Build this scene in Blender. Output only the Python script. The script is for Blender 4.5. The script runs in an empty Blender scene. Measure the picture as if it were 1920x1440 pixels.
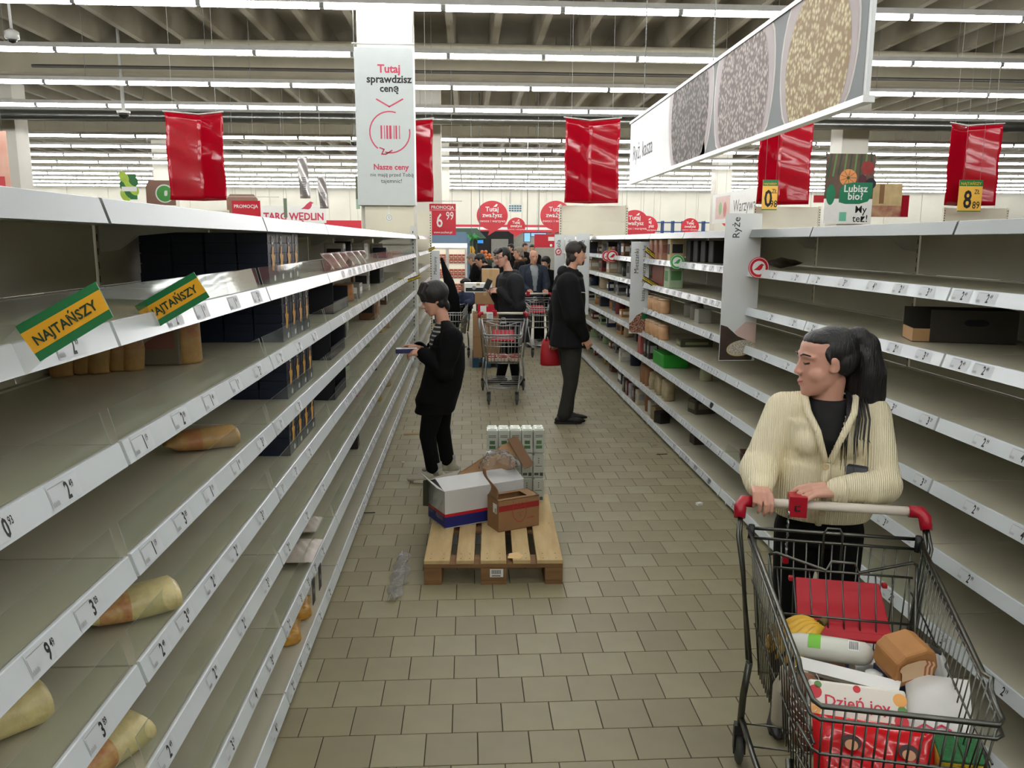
import bpy, bmesh, math, random
from mathutils import Matrix, Vector
random.seed(7)
S = bpy.context.scene
COL = S.collection
# ---------------------------------------------------------------- camera
CH = 1.9044
FPX = 1511.0
RC = ((0.99854915, -0.05368688, 0.00416035), (-0.00525387, -0.1740286, -0.98472658), (0.05359092, 0.98327604, -0.17405817))
cam_d = bpy.data.cameras.new('camera')
cam = bpy.data.objects.new('camera', cam_d)
COL.objects.link(cam)
cam_d.sensor_fit = 'HORIZONTAL'
cam_d.sensor_width = 36.0
cam_d.lens = FPX / 1920.0 * 36.0
cam_d.clip_start = 0.05
cam_d.clip_end = 300
_m = Matrix.Identity(4)
for r in range(3):
    _m[r][0] = RC[0][r]
    _m[r][1] = -RC[1][r]
    _m[r][2] = -RC[2][r]
_m[0][3], _m[1][3], _m[2][3] = 0.0, 0.0, CH
cam.matrix_world = _m
S.camera = cam
# ---------------------------------------------------------------- world, exposure
w = bpy.data.worlds.new('world')
S.world = w
w.use_nodes = True
w.node_tree.nodes['Background'].inputs[0].default_value = (0.95, 1.0, 1.0, 1)
w.node_tree.nodes['Background'].inputs[1].default_value = 0.05
S.view_settings.view_transform = 'Standard'
S.view_settings.look = 'None'
S.view_settings.gamma = 1.0
S.view_settings.use_curve_mapping = False
S.view_settings.exposure = EXPO = 0.1
LAMP = 27.0
S.cycles.use_denoising = True
S.cycles.max_bounces = 8
S.cycles.transparent_max_bounces = 24
S.cycles.caustics_reflective = False
S.cycles.caustics_refractive = False
S.cycles.sample_clamp_indirect = 6.0


# ---------------------------------------------------------------- where a point of the photograph lies
def ray(x, y):
    a, b = (x - 960) / FPX, (y - 720) / FPX
    return [RC[0][i] * a + RC[1][i] * b + RC[2][i] for i in range(3)]


def on_z(x, y, z):
    d = ray(x, y)
    t = (z - CH) / d[2]
    return Vector((d[0] * t, d[1] * t, z))


def on_y(x, y, Y):
    d = ray(x, y)
    t = Y / d[1]
    return Vector((d[0] * t, Y, CH + d[2] * t))


def on_x(x, y, X):
    d = ray(x, y)
    t = X / d[0]
    return Vector((X, d[1] * t, CH + d[2] * t))


# ---------------------------------------------------------------- materials
def lin(c):
    c = c / 255.0
    return c / 12.92 if c <= 0.04045 else ((c + 0.055) / 1.055) ** 2.4


MATS = {}


def M(name, rgb, rough=0.5, metal=0.0, vary=0.06, scale=8.0, bump=0.0, bscale=60.0, emit=0.0, trans=0.0, alpha=1.0, spec=0.5, rgb2=None, coat=0.0, stretch=None):
    if name in MATS:
        return MATS[name]
    m = bpy.data.materials.new(name)
    m.use_nodes = True
    nt = m.node_tree
    b = nt.nodes['Principled BSDF']
    c1 = tuple(lin(v) for v in rgb)
    tc = nt.nodes.new('ShaderNodeTexCoord')
    src = tc.outputs['Object']
    if stretch:
        mp = nt.nodes.new('ShaderNodeMapping')
        mp.inputs['Scale'].default_value = stretch
        nt.links.new(src, mp.inputs[0])
        src = mp.outputs[0]
    no = nt.nodes.new('ShaderNodeTexNoise')
    no.inputs['Scale'].default_value = scale
    no.inputs['Detail'].default_value = 4
    nt.links.new(src, no.inputs['Vector'])
    ra = nt.nodes.new('ShaderNodeValToRGB')
    ra.color_ramp.elements[0].position = 0.3
    ra.color_ramp.elements[1].position = 0.7
    if rgb2:
        c2 = tuple(lin(v) for v in rgb2)
    else:
        c2 = tuple(min(1, v * (1 + vary)) for v in c1)
        c1 = tuple(v * (1 - vary) for v in c1)
    ra.color_ramp.elements[0].color = c1 + (1,)
    ra.color_ramp.elements[1].color = c2 + (1,)
    nt.links.new(no.outputs[0], ra.inputs[0])
    nt.links.new(ra.outputs[0], b.inputs['Base Color'])
    b.inputs['Roughness'].default_value = rough
    b.inputs['Metallic'].default_value = metal
    b.inputs['Specular IOR Level'].default_value = spec
    b.inputs['Coat Weight'].default_value = coat
    if bump:
        n2 = nt.nodes.new('ShaderNodeTexNoise')
        n2.inputs['Scale'].default_value = bscale
        n2.inputs['Detail'].default_value = 3
        nt.links.new(src, n2.inputs['Vector'])
        bp = nt.nodes.new('ShaderNodeBump')
        bp.inputs['Strength'].default_value = bump
        bp.inputs['Distance'].default_value = 0.01
        nt.links.new(n2.outputs[0], bp.inputs['Height'])
        nt.links.new(bp.outputs[0], b.inputs['Normal'])
    if emit:
        b.inputs['Emission Color'].default_value = c2 + (1,)
        b.inputs['Emission Strength'].default_value = emit
    MATS[name] = m
    return m


def solo(name, lab, cat, me, loc, rz=0.0, group=None):
    o = link(name, me, loc=loc)
    o.rotation_euler = (0, 0, rz)
    return tag(o, lab, cat, group)


def clear_film(name, tint, clear, rough=0.1, bump=0.0, bscale=25.0, white=0.0, mirror=0.8):
    """thin clear plastic: mostly see-through, mirrors at a glance"""
    if name in MATS:
        return MATS[name]
    m = bpy.data.materials.new(name)
    m.use_nodes = True
    nt = m.node_tree
    nt.nodes.clear()
    out = nt.nodes.new('ShaderNodeOutputMaterial')
    tr = nt.nodes.new('ShaderNodeBsdfTransparent')
    tr.inputs[0].default_value = tuple(lin(v) for v in tint) + (1,)
    gl = nt.nodes.new('ShaderNodeBsdfGlossy')
    gl.inputs['Roughness'].default_value = rough
    lw = nt.nodes.new('ShaderNodeLayerWeight')
    lw.inputs[0].default_value = clear
    mx = nt.nodes.new('ShaderNodeMixShader')
    fm = nt.nodes.new('ShaderNodeMath')
    fm.operation = 'MULTIPLY'
    fm.inputs[1].default_value = mirror
    nt.links.new(lw.outputs['Fresnel'], fm.inputs[0])
    nt.links.new(fm.outputs[0], mx.inputs[0])
    nt.links.new(tr.outputs[0], mx.inputs[1])
    nt.links.new(gl.outputs[0], mx.inputs[2])
    last = mx
    if white:
        df = nt.nodes.new('ShaderNodeBsdfDiffuse')
        df.inputs[0].default_value = (0.8, 0.8, 0.78, 1)
        m2 = nt.nodes.new('ShaderNodeMixShader')
        m2.inputs[0].default_value = white
        nt.links.new(mx.outputs[0], m2.inputs[1])
        nt.links.new(df.outputs[0], m2.inputs[2])
        last = m2
    if bump:
        tc = nt.nodes.new('ShaderNodeTexCoord')
        n2 = nt.nodes.new('ShaderNodeTexNoise')
        n2.inputs['Scale'].default_value = bscale
        nt.links.new(tc.outputs['Object'], n2.inputs['Vector'])
        bp = nt.nodes.new('ShaderNodeBump')
        bp.inputs['Strength'].default_value = bump
        bp.inputs['Distance'].default_value = 0.02
        nt.links.new(n2.outputs[0], bp.inputs['Height'])
        nt.links.new(bp.outputs[0], gl.inputs['Normal'])
        nt.links.new(bp.outputs[0], lw.inputs['Normal'])
    nt.links.new(last.outputs[0], out.inputs[0])
    MATS[name] = m
    return m


def seeds(name, base, grain, scale=60.0, rim=None):
    """printed heap of grains: voronoi cells between two colours"""
    if name in MATS:
        return MATS[name]
    m = M(name, base, 0.6)
    nt = m.node_tree
    b = nt.nodes['Principled BSDF']
    tc = nt.nodes.new('ShaderNodeTexCoord')
    vo = nt.nodes.new('ShaderNodeTexVoronoi')
    vo.inputs['Scale'].default_value = scale
    nt.links.new(tc.outputs['Object'], vo.inputs['Vector'])
    ra = nt.nodes.new('ShaderNodeValToRGB')
    ra.color_ramp.elements[0].position = 0.15
    ra.color_ramp.elements[1].position = 0.62
    ra.color_ramp.elements[0].color = tuple(lin(v) for v in grain) + (1,)
    ra.color_ramp.elements[1].color = tuple(lin(v) for v in base) + (1,)
    nt.links.new(vo.outputs['Distance'], ra.inputs[0])
    nt.links.new(ra.outputs[0], b.inputs['Base Color'])
    return m


# ---------------------------------------------------------------- mesh builder
GLYPH = {}


def glyphs(s, bold=0.0):
    k = (s, bold)
    if k not in GLYPH:
        c = bpy.data.curves.new('t', 'FONT')
        c.body = s
        c.size = 1.0
        c.resolution_u = 2
        c.offset = bold
        o = bpy.data.objects.new('t', c)
        me = o.to_mesh()
        vs = [(v.co.x, v.co.y) for v in me.vertices]
        fs = [tuple(p.vertices) for p in me.polygons]
        o.to_mesh_clear()
        bpy.data.objects.remove(o)
        bpy.data.curves.remove(c)
        x0 = min(v[0] for v in vs)
        x1 = max(v[0] for v in vs)
        y0 = min(v[1] for v in vs)
        y1 = max(v[1] for v in vs)
        GLYPH[k] = (vs, fs, (x0, x1, y0, y1))
    return GLYPH[k]


class MB:
    def __init__(self):
        self.v, self.f, self.m, self.s = [], [], [], []

    def add(self, vs, fs, mat=0, smooth=False):
        n = len(self.v)
        self.v += [tuple(p) for p in vs]
        for f in fs:
            self.f.append(tuple(i + n for i in f))
            self.m.append(mat)
            self.s.append(smooth)
        return self

    def xf(self, mtx, start=0):
        for i in range(start, len(self.v)):
            self.v[i] = tuple(mtx @ Vector(self.v[i]))
        return self

    def box(self, x0, x1, y0, y1, z0, z1, mat=0, mats=None):
        vs = [(x0, y0, z0), (x1, y0, z0), (x1, y1, z0), (x0, y1, z0), (x0, y0, z1), (x1, y0, z1), (x1, y1, z1), (x0, y1, z1)]
        fs = [(3, 2, 1, 0), (4, 5, 6, 7), (0, 1, 5, 4), (1, 2, 6, 5), (2, 3, 7, 6), (3, 0, 4, 7)]
        n = len(self.v)
        self.add(vs, fs, mat)
        if mats:                                    # bottom top front(-y) right(+x) back(+y) left(-x)
            for i, q in enumerate(mats):
                self.m[len(self.m) - 6 + i] = q
        return self

    def cbox(self, c, s, mat=0, rz=0.0, rx=0.0, ry=0.0, mats=None):
        n = len(self.v)
        self.box(-s[0] / 2, s[0] / 2, -s[1] / 2, s[1] / 2, -s[2] / 2, s[2] / 2, mat, mats)
        mt = Matrix.Translation(c) @ Matrix.Rotation(rz, 4, 'Z') @ Matrix.Rotation(rx, 4, 'X') @ Matrix.Rotation(ry, 4, 'Y')
        return self.xf(mt, n)

    def quad(self, a, b, c, d, mat=0):
        return self.add([a, b, c, d], [(0, 1, 2, 3)], mat)

    def slab(self, a, b, c, d, th, mat=0, back=None):
        """flat four-cornered board with thickness th against its normal"""
        a, b, c, d = Vector(a), Vector(b), Vector(c), Vector(d)
        n = (b - a).cross(d - a).normalized() * th
        vs = [a, b, c, d, a - n, b - n, c - n, d - n]
        bk = mat if back is None else back
        self.add(vs, [(0, 1, 2, 3)], mat)
        self.add(vs, [(7, 6, 5, 4), (0, 4, 5, 1), (1, 5, 6, 2), (2, 6, 7, 3), (3, 7, 4, 0)], bk)
        return self

    def poly(self, pts, o, ux, uy, th=0.0, mat=0, back=None):
        """flat outline pts (2d) laid on the plane o + x*ux + y*uy, with thickness behind it"""
        o, ux, uy = Vector(o), Vector(ux), Vector(uy)
        n = ux.cross(uy).normalized()
        k = len(pts)
        vs = [o + ux * p[0] + uy * p[1] for p in pts]
        if th:
            vs2 = [v - n * th for v in vs]
            self.add(vs + vs2, [tuple(range(k))], mat)
            self.add(vs + vs2, [tuple(range(2 * k - 1, k - 1, -1))] + [(i, i + k, (i + 1) % k + k, (i + 1) % k) for i in range(k)], mat if back is None else back)
        else:
            self.add(vs, [tuple(range(k))], mat)
        return self

    def text(self, s, o, ux, uy, size, mat=0, align='c', bold=0.0, sx=1.0, lift=0.0008, width=None):
        vs, fs, (x0, x1, y0, y1) = glyphs(s, bold)
        o, ux, uy = Vector(o), Vector(ux).normalized(), Vector(uy).normalized()
        n = ux.cross(uy).normalized() * lift
        if width:
            sx = width / ((x1 - x0) * size)
        off = {'c': (x0 + x1) / 2, 'l': x0, 'r': x1}[align]
        self.add([o + ux * ((p[0] - off) * size * sx) + uy * (p[1] * size) + n for p in vs], fs, mat)
        return self

    def fit(self, s, o, ux, uy, width, mat=0, align='c', bold=0.0, lift=0.0008, tall=1.0):
        vs, fs, (x0, x1, y0, y1) = glyphs(s, bold)
        sz = width / (x1 - x0)
        return self.text(s, o, ux, uy, sz * tall, mat, align, bold, 1.0 / tall, lift)

    def tube(self, pts, r, n=8, mat=0, closed=False, smooth=True, caps=True):
        pts = [Vector(p) for p in pts]
        k = len(pts)
        rs = r if isinstance(r, (list, tuple)) else [r] * k
        prev = None
        rings = []
        for i in range(k):
            if closed:
                t = pts[(i + 1) % k] - pts[i - 1]
            else:
                t = pts[min(i + 1, k - 1)] - pts[max(i - 1, 0)]
            t.normalize()
            if prev is None:
                a = Vector((0, 0, 1)) if abs(t.z) < 0.9 else Vector((1, 0, 0))
                u = t.cross(a).normalized()
            else:
                u = (prev - t * prev.dot(t))
                u = u.normalized() if u.length > 1e-6 else t.orthogonal().normalized()
            prev = u
            vv = t.cross(u)
            rings.append([pts[i] + (u * math.cos(2 * math.pi * j / n) + vv * math.sin(2 * math.pi * j / n)) * rs[i] for j in range(n)])
        vs = [p for rg in rings for p in rg]
        fs = []
        for i in range(k if closed else k - 1):
            b = ((i + 1) % k) * n
            for j in range(n):
                fs.append((i * n + j, i * n + (j + 1) % n, b + (j + 1) % n, b + j))
        self.add(vs, fs, mat, smooth)
        if caps and not closed:
            self.add([], [], mat)
            base = len(self.v) - len(vs)
            self.f.append(tuple(base + j for j in range(n - 1, -1, -1)))
            self.f.append(tuple(base + (k - 1) * n + j for j in range(n)))
            self.m += [mat, mat]
            self.s += [False, False]
        return self

    def lathe(self, prof, n=16, o=(0, 0, 0), axis='Z', mat=0, smooth=True, sx=1.0, sy=1.0):
        st = len(self.v)
        vs = []
        for (r, z) in prof:
            for j in range(n):
                a = 2 * math.pi * j / n
                vs.append((r * math.cos(a) * sx, r * math.sin(a) * sy, z))
        fs = []
        for i in range(len(prof) - 1):
            for j in range(n):
                fs.append((i * n + j, i * n + (j + 1) % n, (i + 1) * n + (j + 1) % n, (i + 1) * n + j))
        self.add(vs, fs, mat, smooth)
        st2 = st
        if prof[0][0] > 1e-5:
            self.f.append(tuple(st2 + j for j in range(n - 1, -1, -1)))
            self.m.append(mat)
            self.s.append(False)
        if prof[-1][0] > 1e-5:
            self.f.append(tuple(st2 + (len(prof) - 1) * n + j for j in range(n)))
            self.m.append(mat)
            self.s.append(False)
        rot = {'Z': Matrix.Identity(4), 'X': Matrix.Rotation(math.pi / 2, 4, 'Y'), 'Y': Matrix.Rotation(-math.pi / 2, 4, 'X')}[axis]
        return self.xf(Matrix.Translation(o) @ rot, st)

    def grid(self, fn, nu, nv, mat=0, smooth=True, matfn=None):
        vs = [fn(i / nu, j / nv) for j in range(nv + 1) for i in range(nu + 1)]
        n = len(self.v)
        self.v += [tuple(p) for p in vs]
        for j in range(nv):
            for i in range(nu):
                a = n + j * (nu + 1) + i
                self.f.append((a, a + 1, a + nu + 2, a + nu + 1))
                self.m.append(matfn((i + .5) / nu, (j + .5) / nv) if matfn else mat)
                self.s.append(smooth)
        return self

    def ball(self, c, r, mat=0, nu=12, nv=8, sc=(1, 1, 1)):
        def fn(u, v):
            a, b = u * 2 * math.pi, (v - .5) * math.pi
            return (c[0] + r * sc[0] * math.cos(a) * math.cos(b), c[1] + r * sc[1] * math.sin(a) * math.cos(b), c[2] + r * sc[2] * math.sin(b))
        return self.grid(fn, nu, nv, mat)

    def mesh(self, name, mats):
        me = bpy.data.meshes.new(name)
        me.from_pydata(self.v, [], self.f)
        for mt in mats:
            me.materials.append(mt)
        me.polygons.foreach_set('material_index', self.m)
        me.polygons.foreach_set('use_smooth', self.s)
        me.update()
        return me

    def build(self, name, mats, parent=None, bev=0.0, solid=0.0, sub=0):
        if not isinstance(mats, (list, tuple)):
            mats = [mats]
        return link(name, self.mesh(name, mats), parent, bev, solid, sub)


def link(name, me, parent=None, bev=0.0, solid=0.0, sub=0, loc=None):
    o = bpy.data.objects.new(name, me)
    COL.objects.link(o)
    if parent:
        o.parent = parent
    if loc:
        o.location = loc
    if solid:
        md = o.modifiers.new('thick', 'SOLIDIFY')
        md.thickness = solid
        md.offset = 0
    if bev:
        md = o.modifiers.new('edge', 'BEVEL')
        md.width = bev
        md.segments = 2
        md.limit_method = 'ANGLE'
        md.angle_limit = 0.7
    if sub:
        md = o.modifiers.new('sub', 'SUBSURF')
        md.levels = md.render_levels = sub
    return o


def tag(o, label, cat, group=None):
    o['label'] = label
    o['category'] = cat
    if group:
        o['group'] = group
    return o


def thing(name, label, cat, loc=(0, 0, 0), rz=0.0, group=None):
    o = bpy.data.objects.new(name, None)
    o.empty_display_size = 0.1
    COL.objects.link(o)
    o.location = loc
    o.rotation_euler = (0, 0, rz)
    return tag(o, label, cat, group)


def struct(o):
    o['kind'] = 'structure'
    return o


def stuff(o):
    o['kind'] = 'stuff'
    return o


def copy_tree(o, parent=None):
    c = o.copy()
    COL.objects.link(c)
    c.parent = parent
    for ch in KIDS(o):
        copy_tree(ch, c)
    return c


def KIDS(o):
    return [c for c in bpy.data.objects if c.parent == o]


ORD = 'first second third fourth fifth sixth seventh eighth ninth tenth eleventh twelfth thirteenth fourteenth fifteenth sixteenth'.split()
X, Y_, Z_ = Vector((1, 0, 0)), Vector((0, 1, 0)), Vector((0, 0, 1))


def circ(r, n=32, a0=0, a1=2 * math.pi, cx=0, cy=0, sy=1.0):
    full = abs(a1 - a0 - 2 * math.pi) < 1e-6
    k = n if full else n + 1
    return [(cx + r * math.cos(a0 + (a1 - a0) * i / n), cy + sy * r * math.sin(a0 + (a1 - a0) * i / n)) for i in range(k)]


# ---------------------------------------------------------------- palette
m_white = M('white_metal', (205, 206, 200), 0.38, 0, 0.03, 3)
m_deck = M('shelf_deck_metal', (197, 193, 173), 0.34, 0, 0.08, 2.5)
m_rail_dimmed = M('top_rail_dimmed', (130, 135, 134), 0.3, 0.2, 0.04, 2)  # top shelf rail, colour darkened to offset the strong lamp light from above
m_rail = M('price_rail_plastic', (212, 219, 221), 0.22, 0, 0.02, 4)
m_back = M('rack_back_metal', (206, 201, 180), 0.5, 0, 0.04, 3)
m_cream = M('cream_metal', (222, 217, 196), 0.5, 0, 0.03, 3)
m_slot = M('slot_black', (20, 20, 18), 0.7)
m_ink = M('ink_black', (26, 26, 28), 0.6)
m_grey = M('ink_grey', (150, 152, 152), 0.6)
m_tagp = M('tag_paper', (204, 209, 211), 0.5, 0, 0.02)
m_wht = M('print_white', (235, 236, 232), 0.45, 0, 0.02)
m_red = M('print_red', (196, 22, 46), 0.35, 0, 0.04)
m_redtx = M('print_rose', (196, 52, 84), 0.45, 0, 0.03)
m_grn = M('print_green', (24, 116, 62), 0.4, 0, 0.04)
m_yel = M('print_yellow', (240, 176, 34), 0.4, 0, 0.03)
m_blk = M('black_plastic', (22, 23, 23), 0.45, 0, 0.1)
m_rub = M('grey_rubber', (66, 68, 66), 0.6, 0, 0.1)
m_chr = M('dull_chrome', (168, 170, 168), 0.28, 1.0, 0.08, 20)
m_dchr = M('dark_chrome', (104, 106, 100), 0.33, 1.0, 0.1, 20)
m_card = M('cardboard', (158, 122, 84), 0.75, 0, 0.06, 12)
m_film = clear_film('clear_wrap', (250, 250, 248), 0.32, 0.12, 0.9, 22, 0.06)
m_edge = M('acrylic_edge', (196, 200, 190), 0.3)
m_lip = clear_film('clear_shelf_lip', (248, 250, 247), 0.12, 0.06, 0.05, 3, 0.015, 0.16)
# ================================================================= THE SETTING
T = 0.2
TX0, TY0 = -0.57295, 3.89165
m_tile = [M('floor_tile_a', (144, 136, 106), 0.5, 0, 0.06, 5), M('floor_tile_b', (149, 142, 112), 0.5, 0, 0.06, 5), M('floor_tile_c', (139, 131, 102), 0.5, 0, 0.06, 5)]
m_joint = M('tile_joint', (58, 52, 38), 0.8, 0, 0.1, 30)
fl = MB().box(-30, 45, -8, 52, -0.2, -0.004, 0).build('floor', [m_joint])
struct(fl)
g = 0.0022
tmesh = []
for i in range(3):
    b = MB()
    a = T / 2 - g
    b.add([(-a, -a, -.004), (a, -a, -.004), (a, a, -.004), (-a, a, -.004), (-a, -a, -.0006), (a, -a, -.0006), (a, a, -.0006), (-a, a, -.0006),
           (-a + .002, -a + .002, 0), (a - .002, -a + .002, 0), (a - .002, a - .002, 0), (-a + .002, a - .002, 0)],
          [(0, 1, 5, 4), (1, 2, 6, 5), (2, 3, 7, 6), (3, 0, 4, 7), (4, 5, 9, 8), (5, 6, 10, 9), (6, 7, 11, 10), (7, 4, 8, 11), (8, 9, 10, 11)], 0)
    tmesh.append(b.mesh('tile', [m_tile[i]]))
rest = MB()
n_t = 0
for j in range(8, -170, -1):
    yc = TY0 - (j + .5) * T
    off = 0.0 if j % 2 else -0.5
    near = n_t < 300 and yc > 1.2
    xa, xb = (-0.8, 1.95) if yc < 16 else (-9, 14)
    if yc > 36:
        break
    c0 = int((xa - TX0) / T) - 1
    for c in range(c0, c0 + int((xb - xa) / T) + 3):
        xc = TX0 + (c + off + .5) * T
        if xc < xa or xc > xb:
            continue
        k = random.randrange(3)
        if near and n_t < 300 and xc > -0.75 - 0.05:
            o = link('tile', tmesh[k], fl, loc=(xc, yc, 0))
            n_t += 1
        else:
            a = T / 2 - g
            rest.add([(xc - a, yc - a, 0), (xc + a, yc - a, 0), (xc + a, yc + a, 0), (xc - a, yc + a, 0)], [(0, 1, 2, 3)], k)
stuff(rest.build('distant_tiles', m_tile, fl))

m_ceil = M('ceiling_concrete', (128, 121, 102), 0.85, 0, 0.1, 1.5)
m_joist = M('joist_concrete', (142, 136, 117), 0.85, 0, 0.1, 1.5)
ce = MB().box(-30, 45, -8, 52, 6.75, 7.05, 0).build('ceiling', [m_ceil])
struct(ce)
jm = None
for i in range(-26, 40):
    xc = 0.62 + 0.97 * i
    if jm is None:
        jm = MB().add([(-.07, -8, 6.2), (.07, -8, 6.2), (.12, -8, 6.75), (-.12, -8, 6.75), (-.07, 52, 6.2), (.07, 52, 6.2), (.12, 52, 6.75), (-.12, 52, 6.75)],
                      [(0, 1, 5, 4), (1, 2, 6, 5), (3, 0, 4, 7), (0, 3, 2, 1), (4, 5, 6, 7)], 0).mesh('joist', [m_joist])
    link('joist', jm, ce, loc=(xc, 0, 0))
for yc, z0 in ((19.9, 5.62), (32.0, 5.62), (44.0, 5.62), (8.0, 5.62)):
    MB().box(-30, 45, yc - .25, yc + .25, z0, 6.2, 0).build('girder', [m_joist], ce)
for yc, z0, z1 in ((22.6, 5.06, 5.42),):
    MB().box(-30, 45, yc - .2, yc + .2, z0 + .14, z1, 0).box(-30, 45, yc - .26, yc + .26, z1 - .05, z1, 0).build('cable_tray', [M('grey_tray', (150, 150, 142), 0.6)], ce)

m_wall = M('far_wall_panel', (214, 211, 196), 0.7, 0, 0.04, 1)
wb = MB().box(-30, 45, 51, 51.3, 0, 6.8, 0).build('wall_back', [m_wall])
struct(wb)
for i in range(-12, 19):
    MB().box(i * 2.4 + .02, i * 2.4 + 2.38, 50.96, 51, 0.1, 5.6, 0).build('panel', [m_wall], wb)
struct(MB().box(-30.3, -30, -8, 51, 0, 6.8, 0).build('wall_left', [m_wall]))
struct(MB().box(45, 45.3, -8, 51, 0, 6.8, 0).build('wall_right', [m_wall]))
struct(MB().box(-30, 45, -8.3, -8, 0, 6.8, 0).build('wall_front', [m_wall]))

# ------------------------------------------------------------- rows of lamps
m_tube = M('lamp_tube_glow', (250, 252, 255), 0.4, emit=LAMP)
m_trunk = M('lamp_trunk', (196, 196, 190), 0.5)
m_end = M('lamp_end_cap', (120, 120, 118), 0.5)
LY = [11.62 + 2.86 * i for i in range(-6, 14) if i not in (4,)]
tubeM = MB().lathe([(0.0, -.775), (.042, -.775), (.042, .775), (0.0, .775)], 10, axis='X').mesh('lamp_tube', [m_tube])
where = {0: 'topmost', 1: 'second', 2: 'third', 3: 'fourth', 5: 'fifth', 6: 'sixth', 7: 'seventh', 8: 'eighth', 9: 'ninth', 10: 'tenth', 11: 'eleventh', 12: 'twelfth', 13: 'lowest'}
for i in range(-6, 14):
    if i == 4:
        continue
    yc = 11.62 + 2.86 * i
    half = 0.75 * yc + 4
    x0 = -(0.62 * yc + 2.5) if i >= 0 else -9.5
    x1 = 0.75 * yc + 2.5 if i >= 0 else 12.5
    k0, k1 = int(x0 / 1.62), int(x1 / 1.62)
    ph = -1.937 + 0.81 + (i * 0.0)
    lab = ('continuous row of white fluorescent tubes, %s in the picture counting down from the top' % where[i]) if i >= 0 else ('row of white fluorescent tubes over the aisle, %s row behind the topmost one seen' % ORD[-i - 1])
    t = thing('lamp_row', lab.replace('topmost in the picture counting down from the top', 'topmost in the picture') if i == 0 else lab, 'lamp', (ph, yc, 5.0), group='rows of fluorescent lamps')
    xa, xb = (k0 - .5) * 1.62, (k1 + .5) * 1.62
    MB().box(xa, xb, -.045, .045, .035, .11).build('trunk', [m_trunk], t)
    hang = MB()
    endc = MB()
    for k in range(k0, k1 + 1):
        link('lamp_tube', tubeM, t, loc=(k * 1.62, 0, 0))
        endc.box(k * 1.62 + .777, k * 1.62 + .843, -.035, .035, -.03, .035)
        if k % 2 == 0 and i < 8:
            hang.box(k * 1.62 - .004, k * 1.62 + .004, -.004, .004, .11, 1.7)
    stuff(endc.build('lamp_holder', [m_end], t))
    if hang.v:
        stuff(hang.build('hanging_wire', [m_end], t))

# ------------------------------------------------------------- pipes and duct under the roof
m_duct = M('zinc_duct', (150, 152, 148), 0.3, 0.9, 0.12, 2)
tag(MB().tube([(-28, 22.2, 5.06), (43, 22.2, 5.06)], .13, 12).build('air_duct', [m_duct]), 'long shiny zinc air duct crossing the hall under the roof beam', 'duct')
tag(MB().tube([(-6, 18.4, 5.93), (40, 18.4, 5.93)], .17, 12).build('ventilation_pipe', [M('pale_pipe', (186, 180, 158), 0.6)]), 'thick pale ventilation pipe under the roof between second and third lamp rows', 'pipe')
tag(MB().tube([(-9, 18.1, 5.45), (40, 18.1, 5.45)], .035, 8).build('sprinkler_pipe', [M('dark_pipe', (60, 56, 50), 0.5)]), 'thin dark sprinkler pipe just above the third lamp row', 'pipe')

# ------------------------------------------------------------- pillars
m_pil = M('pillar_paint', (216, 213, 200), 0.6, 0, 0.03, 2)
def pillar(name, xa, xb, ya, yb, z0=0, z1=6.2):
    return struct(MB().box(xa, xb, ya, yb, z0, z1).build(name, [m_pil], bev=.01))
# ================================================================= RACKS
LEV = [1.99, 1.735, 1.475, 1.217, 0.958, 0.69, 0.379, 0.09]
PIT = 1.325
Y00 = 3.06
XL, XR = -0.736, 1.865
SIDE = {'left': (-1, XL), 'right': (1, XR)}
TAGS = {}
DIG = [('2', '49'), ('3', '29'), ('1', '19'), ('2', '99'), ('4', '19'), ('3', '89'), ('2', '19'), ('9', '49'), ('3', '09'), ('0', '93'), ('12', '9'), ('1', '49')]


def price_tag_mesh(d):
    """printed label lying on a rail: local x along the rail, local y up the rail, z out of it"""
    if d not in TAGS:
        b = MB()
        b.quad((-.055, -.021, .0004), (.055, -.021, .0004), (.055, .021, .0004), (-.055, .021, .0004), 0)
        for k in range(14):
            b.quad((-.052 + k * .0042, .0165, .0008), (-.049 + k * .0042, .0165, .0008), (-.049 + k * .0042, .0185, .0008), (-.052 + k * .0042, .0185, .0008), 2)
        b.quad((-.053, -.018, .0008), (-.0518, -.018, .0008), (-.0518, .014, .0008), (-.053, .014, .0008), 2)
        for k in range(7):
            b.quad((-.050 + k * .003, -.018, .0008), (-.0485 + k * .003, -.018, .0008), (-.0485 + k * .003, -.010 + .002 * (k % 2), .0008), (-.050 + k * .003, -.010 + .002 * (k % 2), .0008), 2)
        b.text(d[0], (.008, -.017, 0), X, Y_, .046, 1, 'c', .026, .66)
        b.text(d[1], (.019 + .012 * (len(d[0]) - 1), -.001, 0), X, Y_, .021, 1, 'l', .016, .66)
        TAGS[d] = b.mesh('price_tag', [m_tagp, m_ink, m_grey])
    return TAGS[d]


LOOK = {}


def rail_pt(side, y, lev, up=0.0):
    s, xf = SIDE[side]
    return Vector((xf + s * (.010 + .2 * up), y, lev - .026 + up))


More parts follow.
